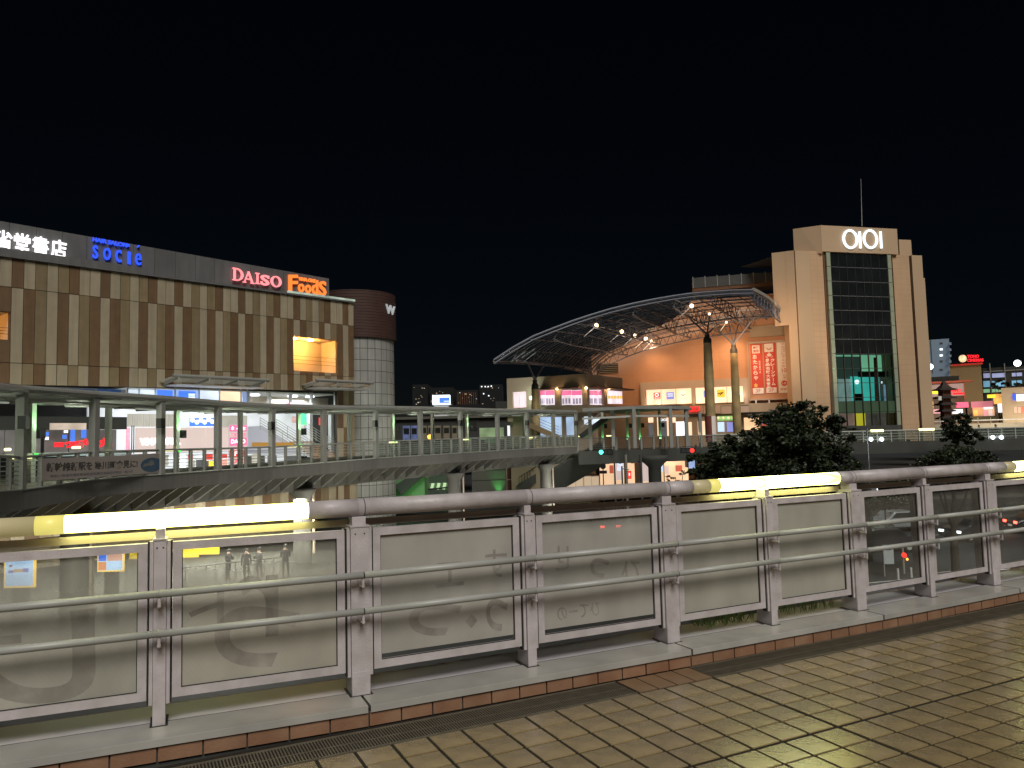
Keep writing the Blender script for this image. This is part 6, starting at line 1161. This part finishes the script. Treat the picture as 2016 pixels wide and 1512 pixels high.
for x, y, s_, lab in ((1831, 722, .42, 'dazzling white flood lamp beside the tower edge'), (2003, 715, .75, 'dazzling white flood lamp above the car park')):
    p = at(x, y, 110 if x < 1900 else 180); q = MB(); q.ball(p, s_, 10); o = thing('flood_lamp', lab, 'lamp', p); mk('lamp_head', q, emit('flood_white', (.9, .95, 1), 5) if 'flood_white' not in bpy.data.materials else bpy.data.materials['flood_white'], root=o); q = MB(); q.tube((p.x, p.y+s_, GZ), (p.x, p.y+s_, p.z), .08, 6); mk('pole', q, M['mull'], root=o)
r, F = bd(1826, 1900, 752, 838, 150, 8, M['midg'], 'red_framed_hall', 'hall with red roof edge and red posts behind the pagoda'); bw(r, F, 'roof_edge', 1830, 750, 1915, 753, mat('dull_red_frame', (.40, .09, .05), .6), 2.0)
bw(r, F, 'dark_roof', 1830, 741, 1888, 750, M['mull'], .6)
for x in (1830, 1868, 1898): bw(r, F, 'red_post', x, 753, x+1.2, 785, bpy.data.materials['dull_red_frame'], 1.8)
bw(r, F, 'pale_wall', 1833, 756, 1898, 780, emit('hall_pale', (.36, .28, .25), .7, var=.3, scale=.3), .1)
l_ = light('AREA', F.p(4, 10, 0), 1800, (1, .55, .35), 5, aim=F.p(4, 0, 3))
c2 = thing('second_cinema_sign', 'smaller red lit cinema lettering low beside the pagoda roofs', 'sign', at(1885, 776, 138)); Fr2 = Frame(at(1870, 770, 138), 1, 0)
tq(c2, 'TOHO', 1870, 766, 1891, 771.5, Fr2, E['neon'], .02); tq(c2, 'CINEMAS', 1873, 772.5, 1898, 777, Fr2, E['neon'], .02)
a = at(1841.5, 772, 136); q = MB(); q.disc(Frame(a, 1, 0), 0, a.z, .78, .36, 0, .2, 20); solo('oval_sign', 'bright yellow oval sign peeking out between the tower and the pagoda', 'sign', q, E['yel'], a)
pg = thing('pagoda', 'dark wooden pagoda with curved roofs in front of the bright restaurants', 'pagoda', at(1861, 845, 125)); pc_ = at(1861, 800, 125)
for k, (yt, hw) in enumerate(((762, 24), (778, 22), (791, 22), (804, 20), (818, 20))):
    z = at(1861, yt, 125).z; w_ = hw*125/FPX; q = MB(); q.lathe((pc_.x, 125, 0), [(w_, z-.55), (w_*.98, z-.40), (w_*.6, z-.18), (w_*.32, z+.30), (.12 if k == 0 else w_*.3, z+(1.1 if k == 0 else .45))], 4, PI/4, PI/4+2*PI); q.lathe((pc_.x, 125, 0), [(w_, z-.55), (w_*.4, z-.6)], 4, PI/4, PI/4+2*PI); mk('roof', q, M['pag'], root=pg)
    q = MB(); w2 = w_*.34; q.box(WF, pc_.x-w2, pc_.x+w2, 125-w2, 125+w2, z-1.6, z-.5); mk('storey', q, M['pagw'], root=pg)
q = MB(); q.tube((pc_.x, 125, at(1861, 760, 125).z), (pc_.x, 125, at(1861, 750, 125).z), .09, 6); mk('spire', q, M['pag'], root=pg)
def glowbox(name, label, x0, y0, x1, y1, Y, mt, dep=.4, cat='sign'):
    a, b = at(x0, y0, Y), at(x1, y1, Y); q = MB(); q.box(WF, a.x, b.x, Y, Y+dep, b.z, a.z); return solo(name, label, cat, q, mt, Vector(((a.x+b.x)/2, Y, b.z)))
E['pinkglow'] = emit('pink_glow', (1, .45, .50), .65, var=.5, scale=.5); E['hotpink'] = emit('hot_pink_sign', (1, .14, .26), .9, var=.3, scale=1); E['arcade'] = emit('arcade_glow', (.75, .42, .22), .6, var=.6, scale=.25); E['goldglow'] = emit('gold_glow', (1, .50, .12), 1.0, var=.5, scale=.6)
r, F = bd(1905, 1976, 790, 840, 145, 8, M['midg'], 'restaurant_row', 'row of low restaurants glowing pink and orange behind the pale parapet')
bw(r, F, 'shop_front', 1915, 800, 1958, 822, E['arcade'], .1); bw(r, F, 'pink_awning', 1912, 790, 1955, 802, emit('awning_mauve', (.55, .20, .26), .6, var=.3, scale=.3), 1.5); bw(r, F, 'lit_strip', 1937, 801.5, 1954, 805, E['w'], 1.7); bw(r, F, 'planting', 1905, 819, 1976, 828, M['leaf'], 1.0)
for x0, x1, k in ((1917, 1925, 'goldglow'), (1927, 1935, 'arcade'), (1937, 1944, 'pinkglow'), (1946, 1954, 'pink')): bw(r, F, 'shop_door', x0, 807, x1, 819, E[k], .2)
glowbox('pink_shop_sign', 'white and hot pink lit shop sign at the foot of the pagoda', 1884, 792, 1907, 802, 132, E['hotpink']); glowbox('orange_shopfront', 'orange lit shopfront strip beside the tower base', 1832, 790, 1838, 804, 134, E['goldglow'], cat='shopfront'); glowbox('pale_pink_sign', 'pale pink glowing sign low beside the tower base', 1831, 806, 1851, 814, 133, E['pinkglow']); glowbox('white_lamp_panel', 'small pale lit panel on the side of the pagoda', 1848, 780, 1854, 788, 123.5, E['ivory'], .2)
glowbox('white_spill_sign', 'white glowing sign partly behind the small tree', 1877, 806, 1896, 814, 133, E['w1'])
kk = thing('gold_kiosk', 'round golden lit tower kiosk with a glowing white base among the restaurants', 'kiosk', at(1967, 830, 135)); p = at(1967, 780, 135); w_ = 10*135/FPX
for y0, y1, k in ((772, 776, 'mull'), (776, 795, 'g'), (795, 812, 'w')):
    z1, z0 = at(1967, y0, 135).z, at(1967, y1, 135).z; s_ = {'mull': 1.5, 'g': 1, 'w': .35}[k]; q = MB(); q.lathe((p.x, 135, 0), [(.01, z0), (w_*s_, z0), (w_*s_*(.7 if k == 'mull' else 1), z1), (.01, z1)], 14); mk({'mull': 'roof', 'g': 'lantern_body', 'w': 'lit_base'}[k], q, {'mull': M['groove'], 'g': E['goldglow'], 'w': E['w']}[k], root=kk)
glowbox('yellow_awning_sign', 'bright yellow lit sign panel joined to the golden kiosk', 1946, 777, 1960, 783, 134, E['yel'])
r, F = bd(1973, 2060, 762, 840, 128, 10, M['beige'], 'beige_hall', 'plain beige low building with a white and blue lit sign at its wall'); bw(r, F, 'sign_blue', 1994, 776, 2001, 788, E['blue'], .3); bw(r, F, 'sign_white', 2001, 776, 2030, 789, E['w1'], .3)
for x0, x1 in ((1996, 2002), (2004, 2010), (2011, 2030)): bw(r, F, 'wall_poster', x0, 801, x1, 813, E['postr'] if x0 > 2010 else emit('poster_flesh', (.7, .42, .32), .6) if 'poster_flesh' not in bpy.data.materials else bpy.data.materials['poster_flesh'], .1)
l_ = light('AREA', F.p(3, 8, 1), 1300, (1, .80, .55), 4, aim=F.p(3, 0, 2))
for k in range(5): p = at(1960+k*7, 750+(k % 2)*3, 140)
q = MB()
r, F = bd(1834, 2060, 833, 842, 105, 1, M['cream'], 'cream_parapet', 'long cream parapet with glass panels on top beyond the far deck', 'wall'); l_ = light('AREA', F.p(8, 6, 1.5), 500, (1, .85, .6), 6, aim=F.p(8, 0, 1.5))
for k in range(8): x = 1850+k*25; bw(r, F, 'glass_post', x, 822, x+1.2, 834, M['cream'], .1)
q = MB(); rr2 = F.rect(1834, 826, 2060, 828, 0); q.box(F, rr2[0], rr2[1], 0, .06, rr2[3]-.12, rr2[3]); mk('top_rail', q, M['white'], root=r)
# car roofs glinting behind the parapet
for k, (x, c_) in enumerate(((1925, 'hot'), (1955, 'white'), (1985, 'dark'), (2008, 'red'))):
    pass
# small trees in front of the car park edge
# ================================================================== trees, people, vehicles, street level
def leafball(mb, c, rx, ry, rz, n, s0, rnd, hollow=.35):
    for _ in range(n):
        th = rnd.uniform(0, 2*PI); ph = math.acos(rnd.uniform(-1, 1)); r = hollow+(1-hollow)*rnd.random()**.5
        p = c+Vector((rx*r*math.sin(ph)*math.cos(th), ry*r*math.sin(ph)*math.sin(th), rz*r*math.cos(ph)))
        s = s0*rnd.uniform(.6, 1.4); a = Vector((rnd.uniform(-1, 1), rnd.uniform(-1, 1), rnd.uniform(-.6, .6))).normalized(); b = a.cross(Vector((rnd.uniform(-1, 1), rnd.uniform(-1, 1), rnd.uniform(-1, 1)))).normalized()
        mb.mi = 0 if rnd.random() < .6 else 1
        mb.add([p-a*s, p+b*s*.45, p+a*s, p-b*s*.45], [(0, 1, 2, 3)])
def tree(label, base, clumps, n, s0, seed, name='broadleaf_tree'):
    rnd = random.Random(seed); o = thing(name, label, 'tree', base); top = sum((c for c, _ in clumps), Vector())/len(clumps); fork = Vector((base[0], base[1], base[2]+(top.z-base[2])*.45))
    q = MB(); q.tube(base, fork, .22, 10, .15); mk('trunk', q, M['bark'], root=o)
    for c, r in clumps[::max(1, len(clumps)//9)]:
        q = MB(); m_ = fork.lerp(c, .5)+Vector((0, 0, -.3)); q.tube(fork, m_, .09, 6, .06); q.tube(m_, c, .06, 6, .02); mk('limb', q, M['bark'], root=o)
    q = MB(); tot = sum(r[0]*r[2] for _, r in clumps)
    for c, r in clumps:
        k = int(n*r[0]*r[2]/tot)
        for j in range(max(3, k//90)):   # sprays of leaves, so the outline stays ragged
            th = rnd.uniform(0, 2*PI); ph = math.acos(rnd.uniform(-1, 1)); rr = rnd.random()**.45
            cc = c+Vector((r[0]*rr*math.sin(ph)*math.cos(th), r[1]*rr*math.sin(ph)*math.sin(th), r[2]*rr*math.cos(ph)))
            leafball(q, cc, r[0]*.34, r[1]*.34, r[2]*.30, k//max(3, k//90), s0, rnd, .1)
    mk('crown', q, [M['leaf'], M['leaf2']], root=o); return o
T1 = 30
def cl(lst, Y, dep): return [(at(x, y, Y+dz), (rx*Y/FPX, dep, ry*Y/FPX)) for x, y, rx, ry, dz in lst]
tree('big dark broadleaf tree behind the second lit tube, in front of the store', at(1530, 1100, 31).xy.to_3d()+Vector((0, 0, GZ)), cl([(1560, 832, 62, 42, 0), (1520, 860, 70, 42, -.6), (1600, 870, 60, 50, .5), (1450, 895, 62, 38, 0), (1400, 915, 42, 28, .6), (1545, 915, 80, 45, -.8), (1640, 905, 45, 40, 0), (1480, 935, 80, 36, 0), (1600, 945, 70, 40, .3), (1635, 822, 26, 26, 0), (1570, 792, 26, 16, 0), (1500, 822, 18, 10, .3), (1440, 862, 18, 22, 1), (1385, 935, 30, 22, 0), (1664, 860, 16, 26, .4), (1418, 898, 30, 24, 0), (1372, 915, 18, 22, .2), (1430, 925, 50, 26, -.5), (1475, 880, 40, 26, 0), (1550, 880, 60, 40, -1)], T1, 1.3), 26000, .095, 5)
tree('round dark tree behind the clear end of the railing, below the far deck', at(1880, 1100, 38).xy.to_3d()+Vector((0, 0, GZ)), cl([(1875, 915, 62, 34, 0), (1850, 925, 45, 28, 0), (1915, 925, 42, 32, .3), (1880, 893, 42, 22, 0), (1830, 905, 20, 16, .2), (1945, 935, 22, 18, 0)], 38, 1.5), 9000, .085, 8)
tree('small loose tree in front of the pagoda, above the round tree', at(1885, 870, 82).xy.to_3d()+Vector((0, 0, -.5)), cl([(1885, 845, 26, 24, 0), (1900, 850, 18, 20, 0), (1872, 852, 18, 14, 0), (1893, 822, 16, 13, 0), (1880, 868, 22, 14, 0), (1915, 862, 16, 18, 0), (1868, 835, 14, 14, 0), (1905, 830, 16, 12, 0)], 80, 1.4), 5200, .15, 9)
tree('dark small tree beside the car park behind the restaurants', at(1965, 800, 140).xy.to_3d()+Vector((0, 0, -3)), cl([(1958, 755, 8, 7, 0), (1972, 752, 7, 8, 0), (1990, 757, 12, 6, 0), (2010, 758, 14, 6, 0), (1966, 765, 14, 6, 0)], 138, 1.5), 1200, .25, 10)
tree('low shrub at the foot of the glass bay on the far deck', at(1670, 860, 90).xy.to_3d()+Vector((0, 0, 0)), cl([(1655, 842, 14, 5, 0), (1675, 843, 14, 5, 0), (1692, 845, 10, 4, 0)], 89, .6), 900, .12, 11, 'shrub')
tree('sparse bare shrub glowing brown in front of the ground floor shop', at(1335, 960, 70).xy.to_3d()+Vector((0, 0, GZ)), cl([(1330, 940, 18, 8, 0), (1345, 930, 10, 9, 0), (1318, 944, 8, 5, 0)], 70, .8), 260, .09, 12, 'shrub')
for i, (x, y, w, h, Y, lab) in enumerate(((1735, 985, 55, 18, 44, 'dark low hedge along the lower street, beside the round tree'), (1520, 1110, 60, 14, 30, 'dark hedge on the lower street bank under the big tree'), (1780, 950, 40, 12, 58, 'dark bushes between the lower street and the far deck'))):
    q = MB(); leafball(q, at(x, y, Y), w*Y/FPX, 1.2, h*Y/FPX, 1500, .12, random.Random(20+i), .2); o = mk('hedge', q, [M['leaf'], M['leaf2']], loc=at(x, y, Y)); tag(o, lab, 'hedge')
# ---- people
def person(label, p, h, top, pose='stand', name='person', rot=0):
    """one continuous skinned body; clothing colours by part"""
    s = h/1.7; o = thing(name, label, 'person', p)
    V = [(0, 0, .92), (0, 0, 1.12), (0, .01, 1.36), (0, .0, 1.47), (0, -.02, 1.60), (-.10, 0, .86), (-.11, -.03, .48), (-.11, .03, .08), (-.11, -.10, .03), (.10, 0, .86), (.12, .05, .48), (.12, .10, .08), (.12, -.02, .03), (-.19, 0, 1.38), (.19, 0, 1.38)]
    if pose == 'phone': V += [(-.25, .0, 1.12), (-.13, -.24, 1.15), (-.10, -.30, 1.20), (.25, .0, 1.12), (.14, -.22, 1.13), (.10, -.29, 1.19)]
    else: V += [(-.25, .02, 1.10), (-.25, -.06, .84), (-.25, -.08, .76), (.25, .02, 1.10), (.25, -.06, .84), (.25, -.08, .76)]
    Ed = [(0, 1), (1, 2), (2, 3), (3, 4), (0, 5), (5, 6), (6, 7), (7, 8), (0, 9), (9, 10), (10, 11), (11, 12), (2, 13), (2, 14), (13, 15), (15, 16), (16, 17), (14, 18), (18, 19), (19, 20)]
    R_ = [.15, .14, .15, .06, .10, .095, .065, .045, .05, .095, .065, .045, .05, .07, .07, .05, .04, .035, .05, .04, .035]
    cr_, sr_ = math.cos(rot), math.sin(rot)
    me = bpy.data.meshes.new('body'); me.from_pydata([((x*cr_-y*sr_)*s, (x*sr_+y*cr_)*s, z*s) for x, y, z in V], Ed, []); ob = bpy.data.objects.new('body', me); C.objects.link(ob); ob.parent = o
    sk = ob.modifiers.new('skin', 'SKIN'); lay = me.skin_vertices[0].data if me.skin_vertices else None
    if lay is None:
        bpy.context.view_layer.update(); lay = me.skin_vertices[0].data if me.skin_vertices else None
    if lay:
        for i, r in enumerate(R_): lay[i].radius = (r*s, r*s*(.75 if i < 3 else 1)); lay[i].use_root = (i == 0)
    sb_ = ob.modifiers.new('sub', 'SUBSURF'); sb_.levels = 1; sb_.render_levels = 1; sk.use_smooth_shade = True
    bpy.context.view_layer.update(); dg = bpy.context.evaluated_depsgraph_get(); m2 = bpy.data.meshes.new_from_object(ob.evaluated_get(dg)); ob.modifiers.clear(); ob.data = m2
    m2.materials.clear()
    for mt in (top, M['cloth'], M['skin'], M['skinh']): m2.materials.append(mt)
    for f in m2.polygons:
        z = f.center.z/s; x = abs(f.center.x/s)
        f.material_index = 1 if z < .86 and x < .24 else 2 if (z > 1.44 and z < 1.6) else 3 if z >= 1.6 or (z > 1.5) else 0
    q = MB(); q.ball(Vector(p)+Vector((0, .03*s, 1.63*s)), .115*s, 8); mk('hair', q, M['skinh'], root=o)
    if pose == 'phone':
        q = MB(); c = Vector(p)+Vector((0, 0, 1.22*s))+Vector((.32*sr_, -.32*cr_, 0))*s; q.box(Frame(c, 1, 0), -.04, .04, -.01, .01, c.z-.05, c.z+.08); solo('phone', 'dark phone held by the person '+' '.join(label.split()[1:9]), 'phone', q, M['black'], c)
    return o
Yp = 43
def pground(x, y): p = atz(x, y, GZ); return Vector((p.x, p.y, GZ))
YP = 42.5
for x, h, pose, rot, lab in ((450, 1.62, 'phone', 1.2, 'person in dark coat looking down at a phone, standing apart, seen through the grimy glass'), (485, 1.62, 'stand', .3, 'person in dark coat standing behind the street rail, seen through the grimy glass'), (510, 1.66, 'phone', -.5, 'person in a long dark coat close to another walker, seen through the grimy glass'), (562, 1.78, 'phone', 0, 'person standing alone facing the railing with both hands raised, on the lower pavement')):
    b = at(x, 1100, YP); person(lab, (b.x, YP, GZ+.15), h, M['cloth'] if x != 510 else M['cloth2'], pose, rot=rot)
for x, y, h, lab in ((1928, 836.5, 1.7, 'person in a dark coat walking on the far deck above the round tree'), (1961, 834, 1.72, 'person in black standing between two white lamps on the far deck')):
    b = at(x, y+15, 87); person(lab, (b.x, 87, 0), h, M['cloth'], rot=.4)
b = at(1690, 820, 91.0); person('small figure in white and dark clothes inside the lit lowest floor of the glass bay', (FT.p(FT.px(1690, 830, -2.2)[0], -2.2).x, FT.p(FT.px(1690, 830, -2.2)[0], -2.2).y, .12), 1.6, M['white'])
# ---- cars
def car(name, label, p, ang, paint, tail=False, head=False, L=4.3, W_=1.7, Hh=1.5):
    o = thing(name, label, 'car', p); o.rotation_euler.z = ang; ORG[o.name] = Vector((0, 0, 0)); F = Frame((0, 0), 1, 0)
    prof = [(-L/2, .35), (-L/2, .85), (-L/2+.25, .98), (-L/2+.75, 1.05), (-L/2+1.2, 1.46), (-L/2+1.6, Hh), (.75, Hh-.02), (1.25, 1.02), (L/2-.15, .86), (L/2, .65), (L/2, .32)]
    q = MB(); q.prism(F, [(t, z) for t, z in prof], -W_/2, W_/2); b = mk('body', q, paint, root=o); bv = b.modifiers.new('soft', 'BEVEL'); bv.width = .09; bv.segments = 2
    for d in (-W_/2-.006, W_/2-.004): q = MB(); q.prism(F, [(-L/2+1.0, 1.05), (-L/2+1.35, 1.40), (.68, 1.40), (1.05, 1.05)], d, d+.01); mk('side_window', q, M['darkg'], root=o)
    q = MB(); q.add([(-L/2+.80, -.7, 1.08), (-L/2+.80, .7, 1.08), (-L/2+1.16, .62, 1.44), (-L/2+1.16, -.62, 1.44)], [(0, 1, 2, 3)]); q.v = [v+Vector((-.012, 0, .012)) for v in q.v]; mk('rear_window', q, M['darkg'], root=o)
    q = MB(); q.add([(1.22, -.7, 1.06), (1.22, .7, 1.06), (.80, .62, 1.45), (.80, -.62, 1.45)], [(0, 1, 2, 3)]); q.v = [v+Vector((.014, 0, .012)) for v in q.v]; mk('windscreen', q, M['darkg'], root=o)
    for x in (-1.3, 1.3):
        for y in (-W_/2+.08, W_/2-.08):
            q = MB(); q.tube((x, y-.1, .32), (x, y+.1, .32), .32, 16); w = mk('wheel', q, M['rubber'], root=o); q = MB(); q.tube((x, y-.108, .32), (x, y+.108, .32), .18, 12); mk('rim', q, M['bsteel2'], root=o, parent=w)
    for y in (-.62, .62):
        q = MB(); q.box(F, -L/2-.02, -L/2+.04, y-.17, y+.17, .74, .90); mk('tail_light', q, (emit('tail_bright', (1, .05, .03), 14) if 'tail_bright' not in bpy.data.materials else bpy.data.materials['tail_bright']) if tail else M['red'], root=o); q = MB(); q.box(F, L/2-.06, L/2+.02, y-.17, y+.17, .62, .76); mk('headlight', q, E['lampc'] if head else M['white'], root=o)
    q = MB(); q.box(F, -L/2-.03, -L/2, -.22, .22, .52, .66); mk('number_plate', q, E['ivory'] if tail else M['white'], root=o)
    return o
p = at(1193, 1036, 58); car('parked_car', 'dark car with both red tail lights glowing, seen through the glass below the street shop', (p.x, 58+2, p.z-.85), PI/2+.15, M['card'], tail=True)
# the street there lies on an embankment: build the car's road slab
q = MB(); q.box(WF, p.x-9, p.x+30, 50, 75, GZ-.1, p.z-.86); struct('raised_road', q, M['asphalt'])
p = pground(1772, 1045); car('parked_car', 'pale car under a street lamp behind the first clear glass panel', (p.x, p.y, GZ), .15, M['carp'], head=True)
p = pground(1735, 1085); car('parked_car', 'black car with glinting lamps below the pale car on the lower street', (p.x, p.y, GZ), .1, M['card'])
p = pground(1895, 1075); q = MB()
p = pground(2010, 1050); car('parked_car', 'black car with one red light behind the last clear panel', (p.x+1.5, p.y, GZ), -.05, M['card'], tail=True)
p = pground(1915, 1062); car('moving_car', 'dark car with bright headlights coming along the empty road', (p.x, p.y, GZ), PI+.4, M['card'], head=True)
p = pground(1640, 985); q = MB(); sc_ = solo
p = at(1668, 960, 60); car('parked_car', 'silver car glinting behind the leaves at the edge of the big tree', (p.x, 60, p.z-.9), .3, M['carp'], head=True)
# ---- street level: kerbs, lines, sign, signal
for i, (x0, y0, x1, y1, w) in enumerate(((1690, 1150, 1990, 1120, .18), (1700, 1060, 2016, 1045, .16), (1820, 1130, 1900, 1122, .12))):
    a, b = atz(x0, y0, GZ), atz(x1, y1, GZ); q = MB(); q.beam((a.x, a.y, GZ+.004), (b.x, b.y, GZ+.004), w, .006); struct('road_line', q, M['line'])
for i, (x0, y0, x1, y1, h) in enumerate(((1690, 1185, 2040, 1150, 2.0), (1700, 1035, 2040, 1015, 1.2), (1690, 985, 2040, 975, 3.0))):
    a, b = atz(x0, y0, GZ), atz(x1, y1, GZ); q = MB(); q.beam((a.x, a.y, GZ+.07), (b.x, b.y, GZ+.07), h, .14); struct('pavement_kerb', q, M['pave'])
p = pground(1742, 1135); o = thing('notice_board', 'white notice board on a thin pole on the lower street, behind the first clear panel', 'sign', p); a, b = at(1738, 1073, p.y), at(1760, 1110, p.y); q = MB(); q.box(WF, a.x, b.x, p.y-.03, p.y, b.z, a.z); mk('board', q, M['sky_grey'], root=o); q = MB(); q.tube((a.x+.03, p.y+.04, GZ), (a.x+.03, p.y+.04, a.z), .03, 6); mk('pole', q, M['bsteel2'], root=o); q = MB(); q.box(WF, a.x+.15, b.x-.12, p.y-.04, p.y-.03, a.z-.26, a.z-.08); mk('printed_mark', q, M['blueink'], root=o)
p = at(1780, 1093, 40); o = thing('bollard_light', 'small red warning lamp with an amber point on a low post on the lower street', 'lamp', (p.x, 40, GZ)); q = MB(); q.ball(p, .13, 8); mk('red_lamp', q, E['tail'], root=o); q = MB(); c = at(1786, 1101, 40); q.ball(c, .07, 6); mk('amber_lamp', q, E['orgl'], root=o); q = MB(); q.tube((p.x, 40.1, GZ), (p.x, 40.1, p.z+.5), .05, 6); mk('post', q, M['bsteel2'], root=o)
for n_i, (x, y) in enumerate(((1769, 1140), (1795, 1138))): p = pground(x, y+4); q = MB(); q.tube(p, p+Vector((0, 0, .6)), .05, 8); solo('bollard', ['white bollard on the lower street pavement, beside the warning lamp', 'short white bollard on the lower street pavement, nearer the narrow post'][n_i], 'bollard', q, M['white'], p, 'white bollards on the lower street')
for n_i, (x, yb, yt, Y, w) in enumerate(((1716, 1010, 715, 50, .07), (1706, 1060, 940, 44, .2), (1742, 1010, 985, 50, .05))):
    a = at(x, (yb+yt)/2, Y); zt = at(x, yt, Y).z
    if n_i == 0: zt = at(1707, 842, Y).z+.0; a = at(1709, 880, Y)
    q = MB(); q.tube((a.x, Y, GZ), (a.x, Y, zt), w, 8); solo(['lamp_post', 'tree_trunk', 'thin_post'][n_i], ['thin dark lamp post crossing the far deck at the edge of the glass bay', 'dark trunk close behind the first clear glass panel', 'thin dark post standing on the lower pavement'][n_i], ['lamp post', 'tree trunk', 'post'][n_i], q, M['mull'], (a.x, Y, GZ))
# street level on the left, seen through the glass
pv_ = MB(); pv_.box(WF, -60, -2, 30, 53, GZ, GZ+.15); struct('lower_pavement', pv_, M['pave'])
yw = thing('yellow_hoarding', 'long yellow hoarding band at street level, seen through the grimy glass', 'hoarding', at(380, 1090, 51)); 
for x0, x1, y0, y1 in ((255, 262, 1072, 1120), (262, 273, 1074, 1110), (350, 391, 1070, 1097), (391, 431, 1066, 1091)): a, b = at(x0, y0, 51), at(x1, y1, 51); q = MB(); q.box(WF, a.x, b.x-.02, 51, 51.15, b.z, a.z); mk('board', q, emit('yellow_lit', (.80, .55, .04), 1.4, base=(.7, .5, .04)) if 'yellow_lit' not in bpy.data.materials else bpy.data.materials['yellow_lit'], root=yw)
for n_i, (x0, y0, x1, y1, Y) in enumerate(((12, 1100, 65, 1153, 26), (195, 1086, 241, 1122, 32))):
    a, b = at(x0, y0, Y), at(x1, y1, Y); o = thing('lit_poster_case', ['large pale blue lit poster case with a yellow rim at street level', 'lit map board in four coloured fields at street level'][n_i], 'poster case', ((a.x+b.x)/2, Y, GZ)); q = MB(); q.box(WF, a.x-.06, b.x+.06, Y, Y+.07, b.z-.06, a.z+.06); mk('case', q, E['ylamp2'] if False else emit('case_rim', (1, .62, .1), 2.4), root=o); q = MB(); q.box(WF, a.x, b.x, Y-.03, Y, b.z, a.z); mk('lit_face', q, emit('poster_case_face', (.50, .72, 1), 2.0) if 'poster_case_face' not in bpy.data.materials else bpy.data.materials['poster_case_face'], root=o)
    w_, h_ = b.x-a.x, a.z-b.z; q = MB(); q.box(WF, a.x+.2, b.x-.2, Y+.05, Y+.15, GZ, b.z-.06); mk('stand', q, M['mull'], root=o)
    F_ = Frame((a.x, Y-.03), 1, 0)
    def cell(u0, v0, u1, v1, mt, nm='print_field'): q = MB(); q.box(F_, w_*u0, w_*u1, .004, .012, b.z+h_*v0, b.z+h_*v1); mk(nm, q, mt, root=o)
    if n_i: cell(0, .5, .33, .9, emit('map_blue', (.06, .22, 1), 1.6)); cell(.36, .5, 1, .95, emit('map_salmon', (1, .55, .42), 1.2)); cell(0, .02, .33, .46, emit('map_orange', (1, .35, .12), 1.5)); cell(0, .91, .4, 1, E['greeng'])
    else: cell(.3, .5, .65, .62, E['cream']); cell(.15, .70, .26, .78, E['pinkglow']); cell(.12, .48, .3, .58, emit('lilac_print', (.45, .4, 1), .9)); cell(.65, .5, .85, .64, bpy.data.materials['lilac_print'])
sf = thing('street_rail', 'thin barred rail running past the standing people at street level', 'street rail', at(470, 1130, 45))
a, b = at(352, 1163, 43), at(590, 1095, 47)
a = Vector((a.x, 40, GZ+1.1)); b = Vector((b.x, 43.6, GZ+1.1)); q = MB(); q.tube(a, b, .035, 6); mk('top_rail', q, M['mull'], root=sf)
for k in range(14): p = a.lerp(b, k/13); q = MB(); q.tube((p.x, p.y, GZ), p, .025, 6); mk('upright', q, M['mull'], root=sf)
for k, (x, y, Y, e_) in enumerate(((380, 1030, 47, 500), (250, 1040, 42, 260), (520, 1040, 50, 420), (120, 1050, 38, 200), (430, 1050, 40, 420), (560, 1045, 44, 380))): p = at(x, y, Y); light('AREA', (p.x, Y, -1.75), e_*2.4, (1, .97, .85), 2, aim=(p.x, Y, GZ))  # unseen area lights added under the decks to brighten the pavement
for k, (x, y) in enumerate(((338, 991), (382, 985), (426, 980), (251, 999), (1700, 0))):
    if x > 1000: break
    p = at(x, y, 48); q = MB(); q.box(WF, p.x-.2, p.x+.2, 47.8, 48.2, p.z-.05, p.z+.25); solo('ceiling_lamp', ['first', 'second', 'third', 'dimmer fourth'][k]+' small square white lamp under the footbridge, just above the lit railing tube', 'lamp', q, E['lampc'] if k < 3 else E['cream'], p, 'square lamps above the lit railing tube')
g2 = MB(); g2.box(WF, -60, -5, 47, 52, -1.55, -1.5)
for x0, x1, lab in ((280, 300, 'a'),): pass
# bare point lights without lamp bodies (light pools on the lower streets)
for n_i, (x, y, Y, e_, c_) in enumerate(((1740, 990, 46, 500, (.9, .95, 1)), (1900, 1000, 52, 420, (.9, .95, 1)), )):
    p = at(x, y, Y); light('POINT', (p.x, Y, GZ+6.5), e_, c_, .2)
